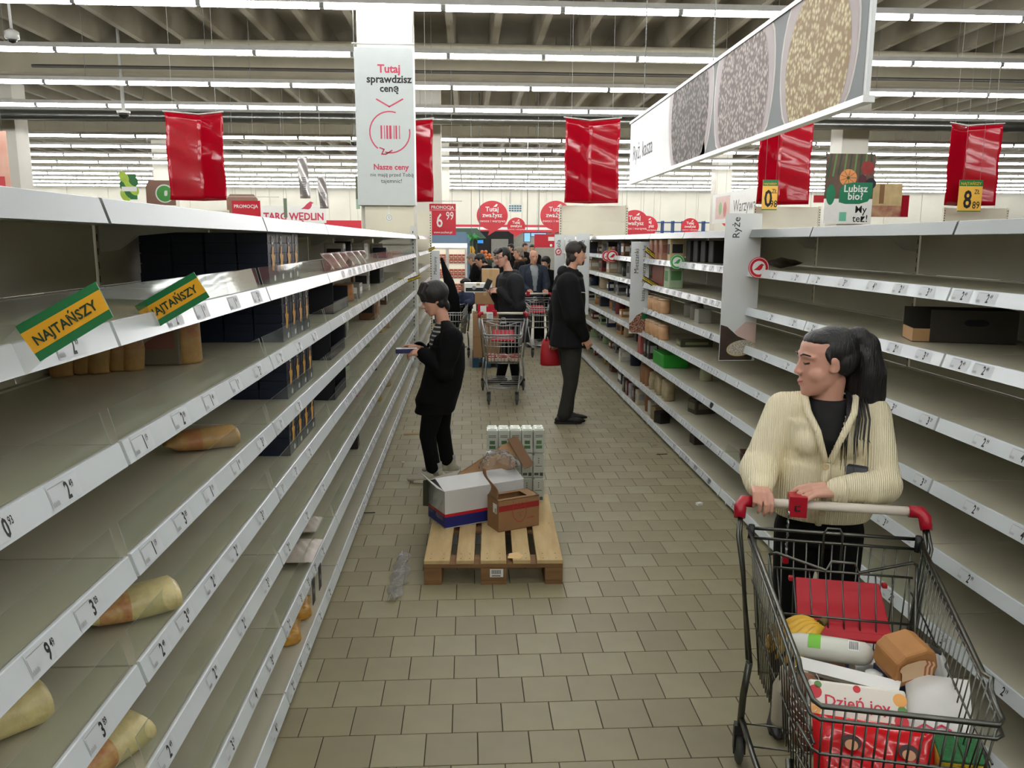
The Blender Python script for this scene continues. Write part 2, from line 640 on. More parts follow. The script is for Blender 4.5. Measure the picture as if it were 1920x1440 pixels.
def shelf_mesh(side, ln, i, lip):
    s, xf = SIDE[side]
    k = (side, round(ln, 3), min(i, 7) if i in (0, 7) else 1)
    if k in LOOK:
        return LOOK[k]
    g = .004
    d = MB()
    def bx(m, u0, u1, y0, y1, z0, z1, mat=0):
        a, c = sorted((s * u0, s * u1))
        m.box(a, c, y0, y1, z0, z1, mat)
    bx(d, .022, .60, g, ln - g, -.034, -.006)
    bx(d, .60, .62, g, ln - g, -.034, .0)
    r = MB()
    prof = [(0, -.052), (.016, -.0015), (.019, 0), (.024, 0), (.024, -.05), (.006, -.054)]
    pts = [(s * u, z) for u, z in prof]
    n = len(pts)
    vs = [(p[0], .007, p[1]) for p in pts] + [(p[0], ln - .007, p[1]) for p in pts]
    if s > 0:
        fs = [(i_, (i_ + 1) % n, (i_ + 1) % n + n, i_ + n)[::-1] for i_ in range(n)] + [tuple(range(n)), tuple(range(2 * n - 1, n - 1, -1))]
    else:
        fs = [(i_, (i_ + 1) % n, (i_ + 1) % n + n, i_ + n) for i_ in range(n)] + [tuple(range(n - 1, -1, -1)), tuple(range(n, 2 * n))]
    r.add(vs, fs, 0)
    br = MB()
    for y0 in (0,):
        o = Vector((0, y0, 0))
        p2 = [(s * .1, -.035), (s * .60, -.035), (s * .60, -.13), (s * .54, -.12), (s * .47, -.07)]
        br.poly(p2, o, X, Z_, .003, 0)
    lp = MB()
    lp.slab((s * .028, .02, 0), (s * .028, ln - .02, 0), (s * .045, ln - .02, .07), (s * .045, .02, .07), .002, 0, 1)
    lp.m[1] = 0
    LOOK[k] = (d.mesh('shelf', [m_deck]), r.mesh('price_rail', [m_rail_dimmed if i == 0 else m_rail]), br.mesh('bracket', [m_white]), lp.mesh('front_lip', [m_lip, m_edge]))
    return LOOK[k]


def bay(side, y0, ln, label, lips, skip=(), upright=True):
    s, xf = SIDE[side]
    t = thing('shelf_rack', label, 'rack', (xf, y0, 0), group='bays of the %s rack' % side)
    for i, z in enumerate(LEV):
        if i in skip:
            continue
        d, r, br, lp = shelf_mesh(side, ln, i, lips)
        sh = link('shelf', d, t, loc=(0, 0, z))
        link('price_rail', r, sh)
        if i < 7:
            link('bracket', br, sh, loc=(0, .015, 0))
            link('bracket', br, sh, loc=(0, ln - .013, 0))
        if i in lips:
            link('front_lip', lp, sh)
    zs = [0.1, .69, 1.217, 1.735, 2.0]
    for k in range(4):
        a, c = sorted((s * .622, s * .632))
        MB().box(a, c, .012, ln - .012, zs[k] + .002, zs[k + 1] - .002).build('back_panel', [m_back], t)
    a, c = sorted((s * .618, s * .66))
    b = MB().box(a, c, .001, .011, 0, 2.02, 0)
    q = s * .6165
    for k in range(36):
        z = .15 + k * .05
        b.quad((q, .003, z), (q, .009, z), (q, .009, z + .025), (q, .003, z + .025), 1)
    b.build('upright', [m_back, m_slot], t)
    a, c = sorted((s * .05, s * .6))
    MB().box(*sorted((s * .075, s * .1)), 0.01, ln - .01, 0.0, .05, 0).build('plinth', [M('plinth_dark', (92, 90, 80), 0.7)], t)
    for y1 in (.1, ln - .1):
        f = MB().box(*sorted((s * .022, s * .045)), y1 - .012, y1 + .012, 0.0, .035, 0)
        f.build('foot', [m_white], t)
    return t


BAYS = {}
names = 'nearest second third fourth fifth sixth seventh eighth ninth tenth eleventh'.split()
posL = [Y00 + PIT * (k - 2) for k in range(9)]
for k in range(8):
    y0 = Y00 + PIT * (k - 2)
    ln = PIT if k < 7 else 11.72 - y0
    if ln <= .2:
        continue
    lab = 'bay of the long white left rack, %s from the camera%s' % (names[k], ', with navy pasta cartons' if k == 3 else '')
    BAYS['left', k] = bay('left', y0, ln, lab, (1, 2, 3, 4, 5, 6))
for k in range(3):
    y0 = 12.5 + 1.2 * k
    BAYS['left', 8 + k] = bay('left', y0, 1.2, 'white left rack bay beyond the price check pillar, %s past it' % ORD[k], ())
for k in range(11):
    y0 = Y00 + PIT * (k - 1)
    lab = 'bay of the long white right rack, %s from the camera' % names[k]
    BAYS['right', k] = bay('right', y0, PIT, lab, (6,) if k in (1, 2) else ())


def find_shelf(side, y, i):
    for (sd, k), t in BAYS.items():
        if sd == side:
            y0 = t.location.y
            ln = PIT
            if y0 <= y < y0 + ln:
                for c in SH[sd, k]:
                    if abs(c.location.z - LEV[i]) < .001:
                        return t, c
    return None, None


SH = {}
for (sd, k), t in BAYS.items():
    SH[sd, k] = [c for c in t.children if c.name.startswith('shelf')] if t.children else [c for c in bpy.data.objects if c.parent == t and c.name.startswith('shelf')]


def put_tag(side, y, i, d):
    t, sh = find_shelf(side, y, i)
    if not sh:
        return
    y = min(max(y, t.location.y + .065), t.location.y + (PIT if t.location.y < 10.9 or side == 'right' else .6) - .065)
    s, xf = SIDE[side]
    o = link('price_tag', price_tag_mesh(d), sh)
    up = Vector((s * .016, 0, .05)).normalized()
    along = Vector((0, -s, 0)) if s > 0 else Vector((0, 1, 0))
    out = along.cross(up)
    m = Matrix((along, up, out)).transposed().to_4x4()
    m.translation = Vector((s * .0082, y - t.location.y, -.0255)) + out * .0005
    o.matrix_basis = m


TL = [  # left rack: pixel of the figure, level, figures
    (122, 925, 2, 0), (5, 995, 2, 9), (268, 832, 2, 2), (340, 790, 2, 3), (395, 760, 2, 11), (443, 722, 2, 2), (485, 697, 2, 1),
    (285, 1028, 3, 2), (343, 975, 3, 5), (395, 930, 3, 2), (445, 875, 3, 11), (490, 833, 3, 1), (85, 1227, 3, 7), (170, 1145, 3, 8),
    (300, 1218, 4, 0), (347, 1158, 4, 5), (397, 1093, 4, 6), (490, 967, 4, 1), (440, 1035, 4, 3), (187, 1370, 4, 5),
    (313, 1400, 5, 0), (400, 1262, 5, 3), (500, 1090, 5, 1), (455, 1170, 5, 6), (540, 1035, 5, 0), (575, 975, 5, 6), (606, 925, 5, 0),
    (433, 1388, 6, 1), (478, 1302, 6, 4), (508, 1233, 6, 5), (540, 1168, 6, 0), (563, 1118, 6, 1), (577, 1090, 6, 1), (590, 1062, 6, 5), (605, 1035, 6, 6),
    (516, 1362, 7, 4), (548, 1290, 7, 0), (563, 1250, 7, 7), (577, 1208, 7, 10), (600, 1158, 7, 6), (618, 1118, 7, 0),
    (525, 915, 4, 2), (553, 880, 4, 5), (580, 850, 4, 6), (525, 800, 3, 11), (560, 763, 3, 1), (525, 663, 2, 6), (560, 640, 2, 0), (590, 620, 2, 1),
    (380, 610, 1, 2), (440, 585, 1, 11), (482, 560, 1, 1), (330, 640, 1, 6), (135, 690, 1, 3)]
TR = [(1803, 553, 1, 0), (1850, 557, 1, 0), (1532, 523, 1, 0), (1582, 530, 1, 1), (1637, 538, 1, 4), (1687, 544, 1, 6), (1738, 550, 1, 1), (1492, 518, 1, 0), (1450, 512, 1, 0),
      (1800, 677, 2, 0), (1843, 690, 2, 0), (1677, 649, 2, 6), (1732, 662, 2, 1), (1523, 613, 2, 0), (1487, 606, 2, 0), (1445, 597, 2, 0),
      (1673, 763, 3, 1), (1740, 783, 3, 1), (1843, 828, 3, 3), (1475, 690, 3, 0), (1435, 675, 3, 3), (1330, 645, 3, 0), (1915, 860, 3, 4),
      (1730, 897, 4, 1), (1825, 950, 4, 3), (1915, 1002, 4, 4), (1468, 767, 4, 0), (1420, 743, 4, 0), (1383, 727, 4, 6), (1333, 703, 4, 0),
      (1658, 973, 5, 1), (1815, 1075, 5, 3), (1730, 1025, 5, 6), (1418, 818, 5, 1), (1370, 790, 5, 0), (1332, 768, 5, 5),
      (1878, 1297, 6, 6), (1375, 875, 6, 0), (1325, 835, 6, 1), (1285, 805, 6, 0), (1350, 850, 6, 3), (1670, 1100, 6, 0), (1765, 1190, 6, 1),
      (1373, 950, 7, 0), (1328, 905, 7, 0), (1305, 880, 7, 1), (1285, 860, 7, 0)]
for side, L in (('left', TL), ('right', TR)):
    s, xf = SIDE[side]
    for x, y, i, d in L:
        p = on_x(x, y, xf + s * .008)
        put_tag(side, p.y, i, DIG[d])
for side in ('left', 'right'):                         # farther rails, figures only a few pixels high
    for i in range(1, 8):
        y = 4.6 if side == 'left' else 5.75
        while y < 11.5:
            y += random.uniform(.16, .34)
            if side == 'left' and i in (5, 6, 7) and y < 4.9:
                continue
            put_tag(side, y, i, DIG[random.choice((0, 1, 3, 6))])
# ================================================================= PILLARS AND SIGNS
pillar('pillar', -1.53, -0.76, 11.95, 12.42)
pillar('pillar', -1.53, -0.76, 23.9, 24.6)
pillar('pillar', -1.45, -0.8, 35.9, 36.6)
pillar('pillar', 10.95, 11.75, 23.9, 24.7)
pillar('pillar', 10.9, 11.6, 35.9, 36.6)
pillar('pillar', -13.3, -12.5, 35.9, 36.6)
pillar('pillar', -13.3, -12.5, 23.9, 24.6)

# price check sign on the pillar
p0, p1 = on_y(679, 88, 11.72), on_y(781, 88, 11.72)
zt, zb = p0.z, on_y(690, 385, 11.72).z
xa, xb = -1.545, -.74
t = thing('price_check_sign', 'tall white price check sign wrapped round the pillar above the left rack', 'sign', ((xa + xb) / 2, 11.72, zb))
H, W = zt - zb, xb - xa
MB().box(-W / 2, W / 2, 0, .2, 0, H).build('sign_board', [M('sign_pale_grey', (196, 203, 201), .4, 0, .02)], t, bev=.006)
def sg(px, py):
    q = on_y(px, py, 11.72)
    return (q.x - (xa + xb) / 2, -.001, q.z - zb)
b = MB()
b.fit('Tutaj', sg(729, 136), X, Z_, .31, 0, bold=.03)
b.fit('sprawdzisz', sg(730, 155), X, Z_, .62, 1, bold=.028)
b.fit('cenę', sg(730, 172), X, Z_, .26, 1, bold=.028)
b.fit('Nasze ceny', sg(734, 318), X, Z_, .49, 0, bold=.03)
b.fit('nie mają przed Tobą', sg(735, 331), X, Z_, .60, 1)
b.fit('tajemnic!', sg(734, 343), X, Z_, .29, 1)
b.build('lettering', [m_redtx, m_ink], t)
b = MB()
c = sg(731, 248)
for k in range(26):
    a0, a1 = 1.25 + 5.2 * k / 26, 1.25 + 5.2 * (k + 1) / 26
    if 3.98 < (a0 + a1) / 2 < 4.45:
        continue
    for q in ((.268, .286),):
        pts = [(c[0] + q[i] * math.cos(a), -.0016, c[2] + q[i] * math.sin(a)) for i, a in ((0, a0), (1, a0), (1, a1), (0, a1))]
        b.add(pts, [(3, 2, 1, 0)], 0)
def stroke(b, pts, wd, mat, y=-.0016):
    for (x0, z0), (x1, z1) in zip(pts, pts[1:]):
        d = Vector((x1 - x0, z1 - z0)).normalized()
        n = Vector((-d.y, d.x)) * wd / 2
        e = d * wd * .35
        b.add([(x0 - e.x - n.x, y, z0 - e.y - n.y), (x1 + e.x - n.x, y, z1 + e.y - n.y), (x1 + e.x + n.x, y, z1 + e.y + n.y), (x0 - e.x + n.x, y, z0 - e.y + n.y)], [(0, 1, 2, 3)], mat)
def c2(px, py):
    q = sg(px, py)
    return (q[0], q[2])
stroke(b, [c2(712, 277), c2(720, 280), c2(716, 289), c2(724, 289), c2(735, 282)], .018, 0)
stroke(b, [c2(706, 186), c2(730, 200), c2(755, 186)], .02, 0)
for k, wd in ((-16, .022), (-10, .01), (-5, .024), (1, .03), (8, .012), (12, .022), (18, .012)):
    z = sg(731, 248)[2]
    x = sg(731 + k, 248)[0]
    b.add([(x - wd / 2, -.0016, z - .09), (x + wd / 2, -.0016, z - .09), (x + wd / 2, -.0016, z + .09), (x - wd / 2, -.0016, z + .09)], [(0, 1, 2, 3)], 0)
b.build('speech_bubble_emblem', [m_redtx], t)
MB().tube([(-W / 2 - .03, .03, H + .05), (W / 2 + .02, .03, H + .05)], .014, 6).tube([(-W / 2, .03, H), (-W / 2, .03, 6.749 - zb)], .004, 5).tube([(W / 2, .03, H), (W / 2, .03, 6.749 - zb)], .004, 5).build('hanging_rail', [m_white], t)
t = thing('price_scanner_box', 'cream box with round lamp emblem under the price check sign', 'box', (-1.1, 11.79, 1.992))
MB().box(-.36, .34, 0, .14, 0, zb - 1.992 - .006).build('casing', [m_cream], t, bev=.006)
b = MB().poly(circ(.05, 20), (-.02, -.001, .24), X, Z_, .004, 0)
for k in range(20):
    a0, a1 = math.pi * 2 * k / 20, math.pi * 2 * (k + 1) / 20
    b.add([(-.02 + r_ * math.cos(a), -.003, .24 + r_ * math.sin(a)) for r_, a in ((.036, a0), (.042, a0), (.042, a1), (.036, a1))], [(3, 2, 1, 0)], 1)
stroke(b, [(-.035, .255), (-.005, .255), (-.02, .225), (-.035, .255)], .005, 1, -.003)
b.box(-.03, -.01, -.004, 0, .29, .44, 0)
b.build('emblem', [m_wht, m_grey], t)
t = thing('white_post', 'white slotted steel post at the aisle end of the left rack by the pillar', 'post', (-.79, 11.74, 0))
MB().box(-.03, .05, -.015, .05, 0, 2.12).build('post_body', [m_white], t)
b = MB()
for k in range(34):
    b.box(.0, .012, -.018, -.015, .2 + .055 * k, .23 + .055 * k)
stuff(b.build('slot_row', [m_slot], t))

# end panels taller than the racks, red foil banners over them
m_foil = M('red_foil', (160, 6, 28), 0.1, 0, 0.05, 3, bump=.07, bscale=1.4, spec=.4)
ends = [(2.52, 'behind the far end of the right rack'), (6.47, 'bearing the small yellow 0 98 sign'), (10.42, 'far right, with the yellow 8 89 price sign'), (-1.41, 'at the far end of the left rack behind the pillar'), (-5.36, 'beyond the left rack under the left red banner')]
for xc, wh in ends:
    t = thing('end_panel', 'tall cream rack end panel ' + wh, 'panel', (xc, 16.38, 0))
    ht = 2.62 if xc > 0 else 2.48
    for k in range(5):
        z0 = [0, .7, 1.4, 1.99, 2.3, ht]
        MB().box(-.64, .64, 0, .025, z0[k] + .002, z0[k + 1] - .002).build('panel', [m_cream], t)
    for s in (-1, 1):
        b = MB().box(*sorted((s * .645, s * .69)), -.02, .04, 0, ht + .01, 0)
        for k in range(int(ht / .05) - 2):
            b.box(s * .667 - .008, s * .667 + .008, -.023, -.02, .1 + k * .05, .125 + k * .05, 1)
        b.build('upright', [m_cream, m_slot], t)
bann = [(2.42, 'right of the aisle over the right rack end', 4.25), (6.25, 'over the yellow 0 98 price sign', 4.23), (10.1, 'rightmost of all, above the yellow 8 89 sign', 4.24), (-1.2, 'mostly hidden behind the price check pillar', 4.2), (-5.15, 'leftmost of all, over the left rack', 4.27)]
for xc, wh, zt in bann:
    t = thing('red_banner', 'glossy red folded foil banner hanging ' + wh, 'banner', (xc, 16.1, 2.66))
    h = zt - 2.66
    def fn(u, v, h=h):
        x = (u - .5) * 1.06
        return (x + .01 * math.sin(v * 9), .34 - abs(x) * .62 + .012 * math.sin(v * 17 + u * 5), v * h)
    MB().grid(fn, 20, 16).build('foil_sheet', [m_foil], t, solid=.003)
    MB().tube([(-.56, .0, h + .02), (0, .345, h + .02), (.56, .0, h + .02)], .013, 6).build('frame_rod', [m_white], t)
    for x in (-.4, .4):
        MB().tube([(x, .34 - .4 * .62, h), (x, .34 - .4 * .62, 6.749 - 2.66)], .004, 4).build('wire', [m_white], t)

# hanging rice and groats sign
Xs = 1.8
pa, pb = on_x(1183, 233, Xs), on_x(1620, 160, Xs)
y0, y1 = on_x(1632, 60, Xs).y, pa.y
zt, zb = pa.z, on_x(1185, 340, Xs).z
t = thing('hanging_sign', 'long white hanging sign with bowls of grain and Ryż, kasza lettering above the right rack', 'sign', (Xs, y1, zb))
L, H = y1 - y0, zt - zb
m_pg = M('print_bowl_ground', (104, 112, 112), 0.5, 0, 0.12, 2)
MB().box(0, .02, -L, 0, 0, H).build('sign_board', [M('sign_face', (212, 216, 216), 0.35, 0, .02)], t)
sy = -1
ux = Vector((0, -1, 0))
o = Vector((-.0012, 0, 0))
b = MB()
g0 = y1 - on_x(1290, 240, Xs).y
b.poly([(g0 + .1, 0), (L * .995, 0), (L * .995, H), (g0 + .2, H), (g0, H * .6)], o, ux, Z_, 0, 0)
b.build('printed_ground', [m_pg], t)
bowls = [(1255, 1338, 190, (84, 76, 72), (190, 178, 172), 30), (1341, 1453, 158, (132, 116, 112), (226, 216, 208), 34), (1466, 1612, 95, (164, 138, 96), (242, 232, 186), 36)]
lim = lambda pts: [(min(max(p[0], .02), L * .995), min(max(p[1], .0), H)) for p in pts]
def fit_c(cx, cz, r, n=36, sy=1.0, sx=1.0):
    return lim([(cx + r * sx * math.cos(2 * math.pi * i / n), cz + r * sy * math.sin(2 * math.pi * i / n)) for i in range(n)])
rim = M('print_bowl_rim', (196, 190, 180), 0.4)
inn = M('print_bowl_inside', (148, 128, 126), 0.4, 0, .1, 2)
for k, (ql, qr, qy, c1_, c2_, n_) in enumerate(bowls):
    ul, ur = y1 - on_x(ql, qy, Xs).y, y1 - on_x(qr, qy, Xs).y
    cu, ru = (ul + ur) / 2, (ur - ul) / 2
    cz = on_x((ql + qr) / 2, qy, Xs).z - zb
    b = MB()
    b.poly(fit_c(cu, cz, ru, sy=1.08), o + Vector((-.0008, 0, 0)), ux, Z_, 0, 0)
    b.poly(fit_c(cu, cz, ru * .96, sy=1.08), o + Vector((-.0014, 0, 0)), ux, Z_, 0, 1)
    b.poly(fit_c(cu, cz - ru * .1, ru * .82, sy=1.02), o + Vector((-.002, 0, 0)), ux, Z_, 0, 2)
    b.build('printed_bowl', [rim, inn, seeds('grain_%d' % k, c1_, c2_, n_)], t)
b = MB()
b.poly(fit_c(g0 + .3, H * .02, .36 * H), o + Vector((-.0008, 0, 0)), ux, Z_, 0, 0).poly(fit_c(g0 + .3, H * .02, .345 * H), o + Vector((-.0014, 0, 0)), ux, Z_, 0, 1)
b.build('printed_bowl', [rim, m_pg], t)
b = MB().fit('Ryż, kasza', o + Vector((0, -L * .035, H * .34)), ux, Z_, L * .17, 0, 'l', .0, tall=1.0)
b.build('lettering', [m_grey2 := M('ink_mid', (92, 94, 96), .6)], t)
MB().box(-.02, .035, -L - .02, .02, -.03, .0).build('bottom_rail', [m_chr2 := M('satin_aluminium', (190, 192, 190), .3, .7, .04)], t)
MB().box(-.01, .03, -L - .02, .02, H, H + .025).build('top_rail', [m_chr2], t)
for y in (-.6, -L * .55):
    b = MB()
    for k in range(int((6.78 - zb - H) / .032)):
        b.tube([(.01, y, H + .03 + k * .032), (.01, y, H + .058 + k * .032)], .006, 4, smooth=False)
    stuff(b.build('chain', [m_chr], t))

# hanging vegetable sign far right
Xs = 7.3
f0, f1, n0, n1 = on_x(1337, 366, Xs), on_x(1337, 420, Xs), on_x(1424, 336, Xs), on_x(1424, 425, Xs)
t = thing('vegetable_sign', 'white hanging sign with a vegetable photo and Warzywa lettering beyond the right rack', 'sign', (Xs, f0.y, f1.z))
L, H = f0.y - n0.y, f0.z - f1.z
MB().box(0, .03, -L, 0, 0, H).build('sign_board', [m_wht], t)
b = MB()
b.poly([(L * .08, H * .15), (L * .42, H * .15), (L * .42, H * .9), (L * .08, H * .9)], (-.001, 0, 0), ux, Z_, 0, 0)
b.poly(fit_c(L * .2, H * .5, .22 * H, sx=.8), (-.0016, 0, 0), ux, Z_, 0, 1)
b.poly(fit_c(L * .31, H * .45, .25 * H, sx=.7), (-.002, 0, 0), ux, Z_, 0, 2)
MB().tube([(.015, -.3, H), (.015, -.3, 6.749 - t.location.z)], .004, 4).tube([(.015, -L + .3, H), (.015, -L + .3, 6.749 - t.location.z)], .004, 4).build('wire', [m_grey], t)
b.fit('Warzywa', (-.001, -L * .5, H * .34), ux, Z_, L * .46, 3, 'l')
b.build('print', [M('print_pale_pink', (226, 190, 178), .5), M('print_leaf', (120, 170, 90), .5, 0, .2, 4), M('print_tomato', (196, 84, 72), .5, 0, .15, 4), m_grey2], t)

# round weigh-here signs
m_bub = M('bubble_red', (206, 44, 58), 0.4, 0, .03)
def bird(b, c, ux, uy, s, mat, lift=.002):
    """the little bird: body with pointed tail, round head, beak and two legs"""
    pts = [(-.95, -.42), (-.45, -.05), (-.1, .30), (.22, .55), (.42, .66), (.62, .60), (.92, .44), (.64, .34), (.60, .05), (.40, -.30), (.10, -.46), (-.25, -.42), (-.55, -.40)]
    n = Vector(ux).cross(Vector(uy)).normalized()
    b.poly([(p[0] * s, p[1] * s) for p in pts], Vector(c) + n * lift, ux, uy, 0, mat)
bubs = [(923, 404, 28, 30.0, 'large red round weigh-here sign hanging left of the far aisle end'), (968, 424, 16.5, 34.0, 'small red round weigh-here sign hanging over the far aisle crowd'),
        (1042, 404, 28, 30.0, 'red round weigh-here sign half hidden by the cream end panel'), (1190, 419, 26, 31.0, 'red round weigh-here sign just right of the cream end panel'),
        (1213, 424, 20, 35.0, 'red round weigh-here sign overlapped by a larger one above the right rack'), (1294, 425, 16.5, 38.0, 'small red round weigh-here sign before the blue shelving'), (1377, 401, 29, 30.0, 'red round weigh-here sign behind the Ryże flag')]
for px, py, r, Y, lab in bubs:
    c = on_y(px, py, Y)
    R_ = r * Y / FPX * 1.02
    t = thing('weighing_sign', lab, 'sign', (c.x, Y, c.z), group='round weigh-here signs')
    pts = []
    for i in range(40):
        a = -math.pi / 2 + .45 + (2 * math.pi - .62) * i / 39
        pts.append((R_ * math.cos(a), R_ * math.sin(a) * .93))
    pts.append((-.28 * R_, -1.28 * R_))
    MB().poly(pts, (0, 0, 0), X, Z_, .02, 0).build('sign_board', [m_bub], t)
    b = MB()
    b.fit('Tutaj', (-.02 * R_, -.001, .26 * R_), X, Z_, .84 * R_, 0, bold=.02)
    b.fit('zważysz', (0, -.001, -.1 * R_), X, Z_, 1.28 * R_, 0, bold=.02)
    b.fit('owoce i warzywa', (0, -.001, -.42 * R_), X, Z_, 1.7 * R_, 0, bold=.0)
    bird(b, (.22 * R_, -.001, .62 * R_), X, Z_, .16 * R_, 0, 0)
    b.build('lettering', [m_wht], t)
    MB().tube([(-.6 * R_, .01, .7 * R_), (-.6 * R_, .01, 6.749 - c.z)], .005, 4).tube([(.6 * R_, .01, .7 * R_), (.6 * R_, .01, 6.749 - c.z)], .005, 4).build('wire', [m_grey], t)

# price signs
m_yel2 = M('sign_amber', (238, 186, 78), .45, 0, .03)
def plate(name, lab, px0, py0, px1, py1, Y, mats, draw, cat='sign', th=.008):
    a, d = on_y(px0, py0, Y), on_y(px1, py1, Y)
    w_, h_ = d.x - a.x, a.z - d.z
    t = thing(name, lab, cat, ((a.x + d.x) / 2, Y, d.z))
    MB().box(-w_ / 2, w_ / 2, 0, th, 0, h_).build('sign_board', [mats[0]], t)
    b = MB()
    draw(b, w_, h_)
    if b.v:
        b.build('print', mats, t)
    if cat == 'sign' and not lab.startswith('x'):
        top = d.z + h_
        for q in (-.36, .36):
            MB().tube([(q * w_, th / 2, h_ - .004), (q * w_, th / 2, 6.749 - d.z)], .003, 4).build('hanging_wire', [m_grey], t)
    return t
def rect(b, x0, x1, z0, z1, mat, y=-.0008):
    b.add([(x0, y, z0), (x1, y, z0), (x1, y, z1), (x0, y, z1)], [(0, 1, 2, 3)], mat)
def dr(b, w_, h_):
    b.fit('PROMOCJA', (0, -.001, h_ * .84), X, Z_, w_ * .86, 1, bold=.02)
    rect(b, -w_ / 2, w_ / 2, h_ * .80, h_ * .81, 1)
    b.text('6', (-w_ * .12, -.001, h_ * .26), X, Z_, h_ * .62, 1, 'c', .012, .72)
    b.text('99', (w_ * .27, -.001, h_ * .50), X, Z_, h_ * .36, 1, 'c', .01, .72)
    b.fit('www.auchan.pl', (0, -.001, h_ * .06), X, Z_, w_ * .7, 1, bold=.01)
t = plate('promotion_sign', 'red PROMOCJA 6 99 price sign hanging at the far end of the left rack', 805, 382, 855, 441, 17.0, [m_red, m_wht], dr)
MB().tube([(-.35, -.02, .69), (.4, -.02, .69)], .008, 5).build('hanging_rail', [m_white], t)
def dr(b, w_, h_):
    b.fit('PROMOCJA', (0, -.001, h_ * .72), X, Z_, w_ * .84, 1, bold=.02)
t = plate('promotion_sign', 'red PROMOCJA sign peeking over the top shelf of the left rack', 434, 376, 490, 425, 19.0, [m_red, m_wht], dr)
MB().tube([(-.55, -.02, .66), (.75, -.02, .66)], .008, 5).build('hanging_rail', [m_white], t)
def dr89(a, b_, c_):
    def dr(b, w_, h_):
        rect(b, -w_ / 2, w_ / 2, h_ * .80, h_, 1)
        rect(b, -w_ / 2, w_ / 2, 0, h_ * .03, 1)
        b.fit('NAJTAŃSZY', (0, -.0015, h_ * .84), X, Z_, w_ * .86, 2, bold=.01)
        b.text(a, (-w_ * .1, -.001, h_ * .12), X, Z_, h_ * .78, 3, 'c', .02, .72)
        b.text(b_, (w_ * .28, -.001, h_ * .56), X, Z_, h_ * .2, 3, 'c', .01, .8)
        b.text(c_, (w_ * .28, -.001, h_ * .10), X, Z_, h_ * .32, 3, 'c', .01, .8)
    return dr
plate('price_sign', 'yellow and green 8 89 price sign in front of the rightmost red banner', 1800, 337, 1838, 397, 15.9, [m_yel2, m_grn, m_yel, m_ink], dr89('8', 'ZŁ', '89'))
plate('price_sign', 'narrow yellow and green 0 98 price sign before the second red banner', 1431, 337, 1456, 394, 15.9, [m_yel2, m_grn, m_yel, m_ink], dr89('0', 'ZŁ', '98'))

# bio totem round the right pillar
a, d = on_y(1575, 288, 23.8), on_y(1632, 420, 23.8)
t = thing('bio_totem', 'pillar wrap with vegetable photo, Lubisz bio? leaf and My też! lettering', 'sign', ((a.x + d.x) / 2, 23.8, d.z - .3))
w_, h_ = d.x - a.x, a.z - d.z
MB().box(-w_ / 2 - .36, w_ / 2, 0, .06, .3, h_ + .3).build('sign_board', [m_wht], t)
b = MB()
y = -.0008
def rz_(x0, x1, z0, z1, mat, yy=-.0008):
    rect(b, x0 * w_ - w_ / 2, x1 * w_ - w_ / 2, z0 * h_ + .3, z1 * h_ + .3, mat, yy)
rz_(-.36, 1, .36, 1, 1)
for k in range(9):
    stroke(b, [(-w_ * .8 + k * .16, h_ * .66 + .3 + .05 * (k % 3)), (-w_ * .72 + k * .15, h_ * .99 + .3)], .05, 2 if k % 2 else 3, -.0014)
def blob(cx, cz, r, mat, yy, sx=1.0, sz=1.0, n=24):
    b.poly([(r * sx * math.cos(2 * math.pi * i / n), r * sz * math.sin(2 * math.pi * i / n)) for i in range(n)], (cx * w_ - w_ / 2, yy, cz * h_ + .3), X, Z_, 0, mat)
blob(.8, .8, .2, 4, -.0016)
blob(.68, .62, .16, 5, -.0018, .8, 1.1)
blob(.92, .58, .16, 6, -.0018)
blob(.28, .66, .26, 7, -.002, 1.0, .95)
for k in range(9):
    a_ = 2 * math.pi * k / 9
    stroke(b, [(.28 * w_ - w_ / 2 + .04 * math.cos(a_), .66 * h_ + .3 + .04 * math.sin(a_)), (.28 * w_ - w_ / 2 + .24 * math.cos(a_), .66 * h_ + .3 + .22 * math.sin(a_))], .012, 5, -.0024)
blob(.28, .66, .045, 3, -.0028)
leaf = [(-.5, -.42), (-.5, .15), (-.38, .42), (-.1, .5), (.5, .5), (.5, -.1), (.38, -.38), (.12, -.5), (-.3, -.5)]
b.poly([(p[0] * w_ * .92, p[1] * .62) for p in leaf], (.02, -.0032, h_ * .44 + .3), X, Z_, 0, 8)
b.fit('Lubisz', (.02, -.004, h_ * .46 + .3), X, Z_, w_ * .66, 0, bold=.02)
b.fit('bio?', (.02, -.004, h_ * .35 + .3), X, Z_, w_ * .42, 0, bold=.02)
b.fit('My', (.22, -.002, h_ * .16 + .3), X, Z_, w_ * .32, 9, bold=.01)
b.fit('też!', (.2, -.002, h_ * .03 + .3), X, Z_, w_ * .42, 9, bold=.01)
rz_(.1, .3, .04, .17, 10, -.0012)
blob(-.18, .42, .15, 8, -.003, .9, 2.0)
b.build('print', [m_wht, M('print_dusk', (96, 74, 60), .5, 0, .3, 3), M('print_stalk', (92, 140, 70), .5), M('print_stalk_dark', (40, 74, 36), .5), M('print_beet', (150, 44, 40), .5, 0, .2, 4), M('print_plum', (84, 34, 44), .5, 0, .2, 4),
                  M('print_aubergine', (34, 28, 40), .5), M('print_pumpkin', (222, 148, 84), .5, 0, .15, 4), M('leaf_green', (22, 122, 84), .45), m_ink, M('leaf_mint', (110, 190, 160), .5)], t)
m_ham = M('print_ham', (214, 178, 140), .5, 0, .3, 3, rgb2=(150, 60, 60))
def dr(b, w_, h_):
    rect(b, -w_ / 2, w_ / 2, h_ * .34, h_, 1)
    rect(b, -w_ * .2, -w_ * .05, h_ * .4, h_ * .98, 2, -.0012)
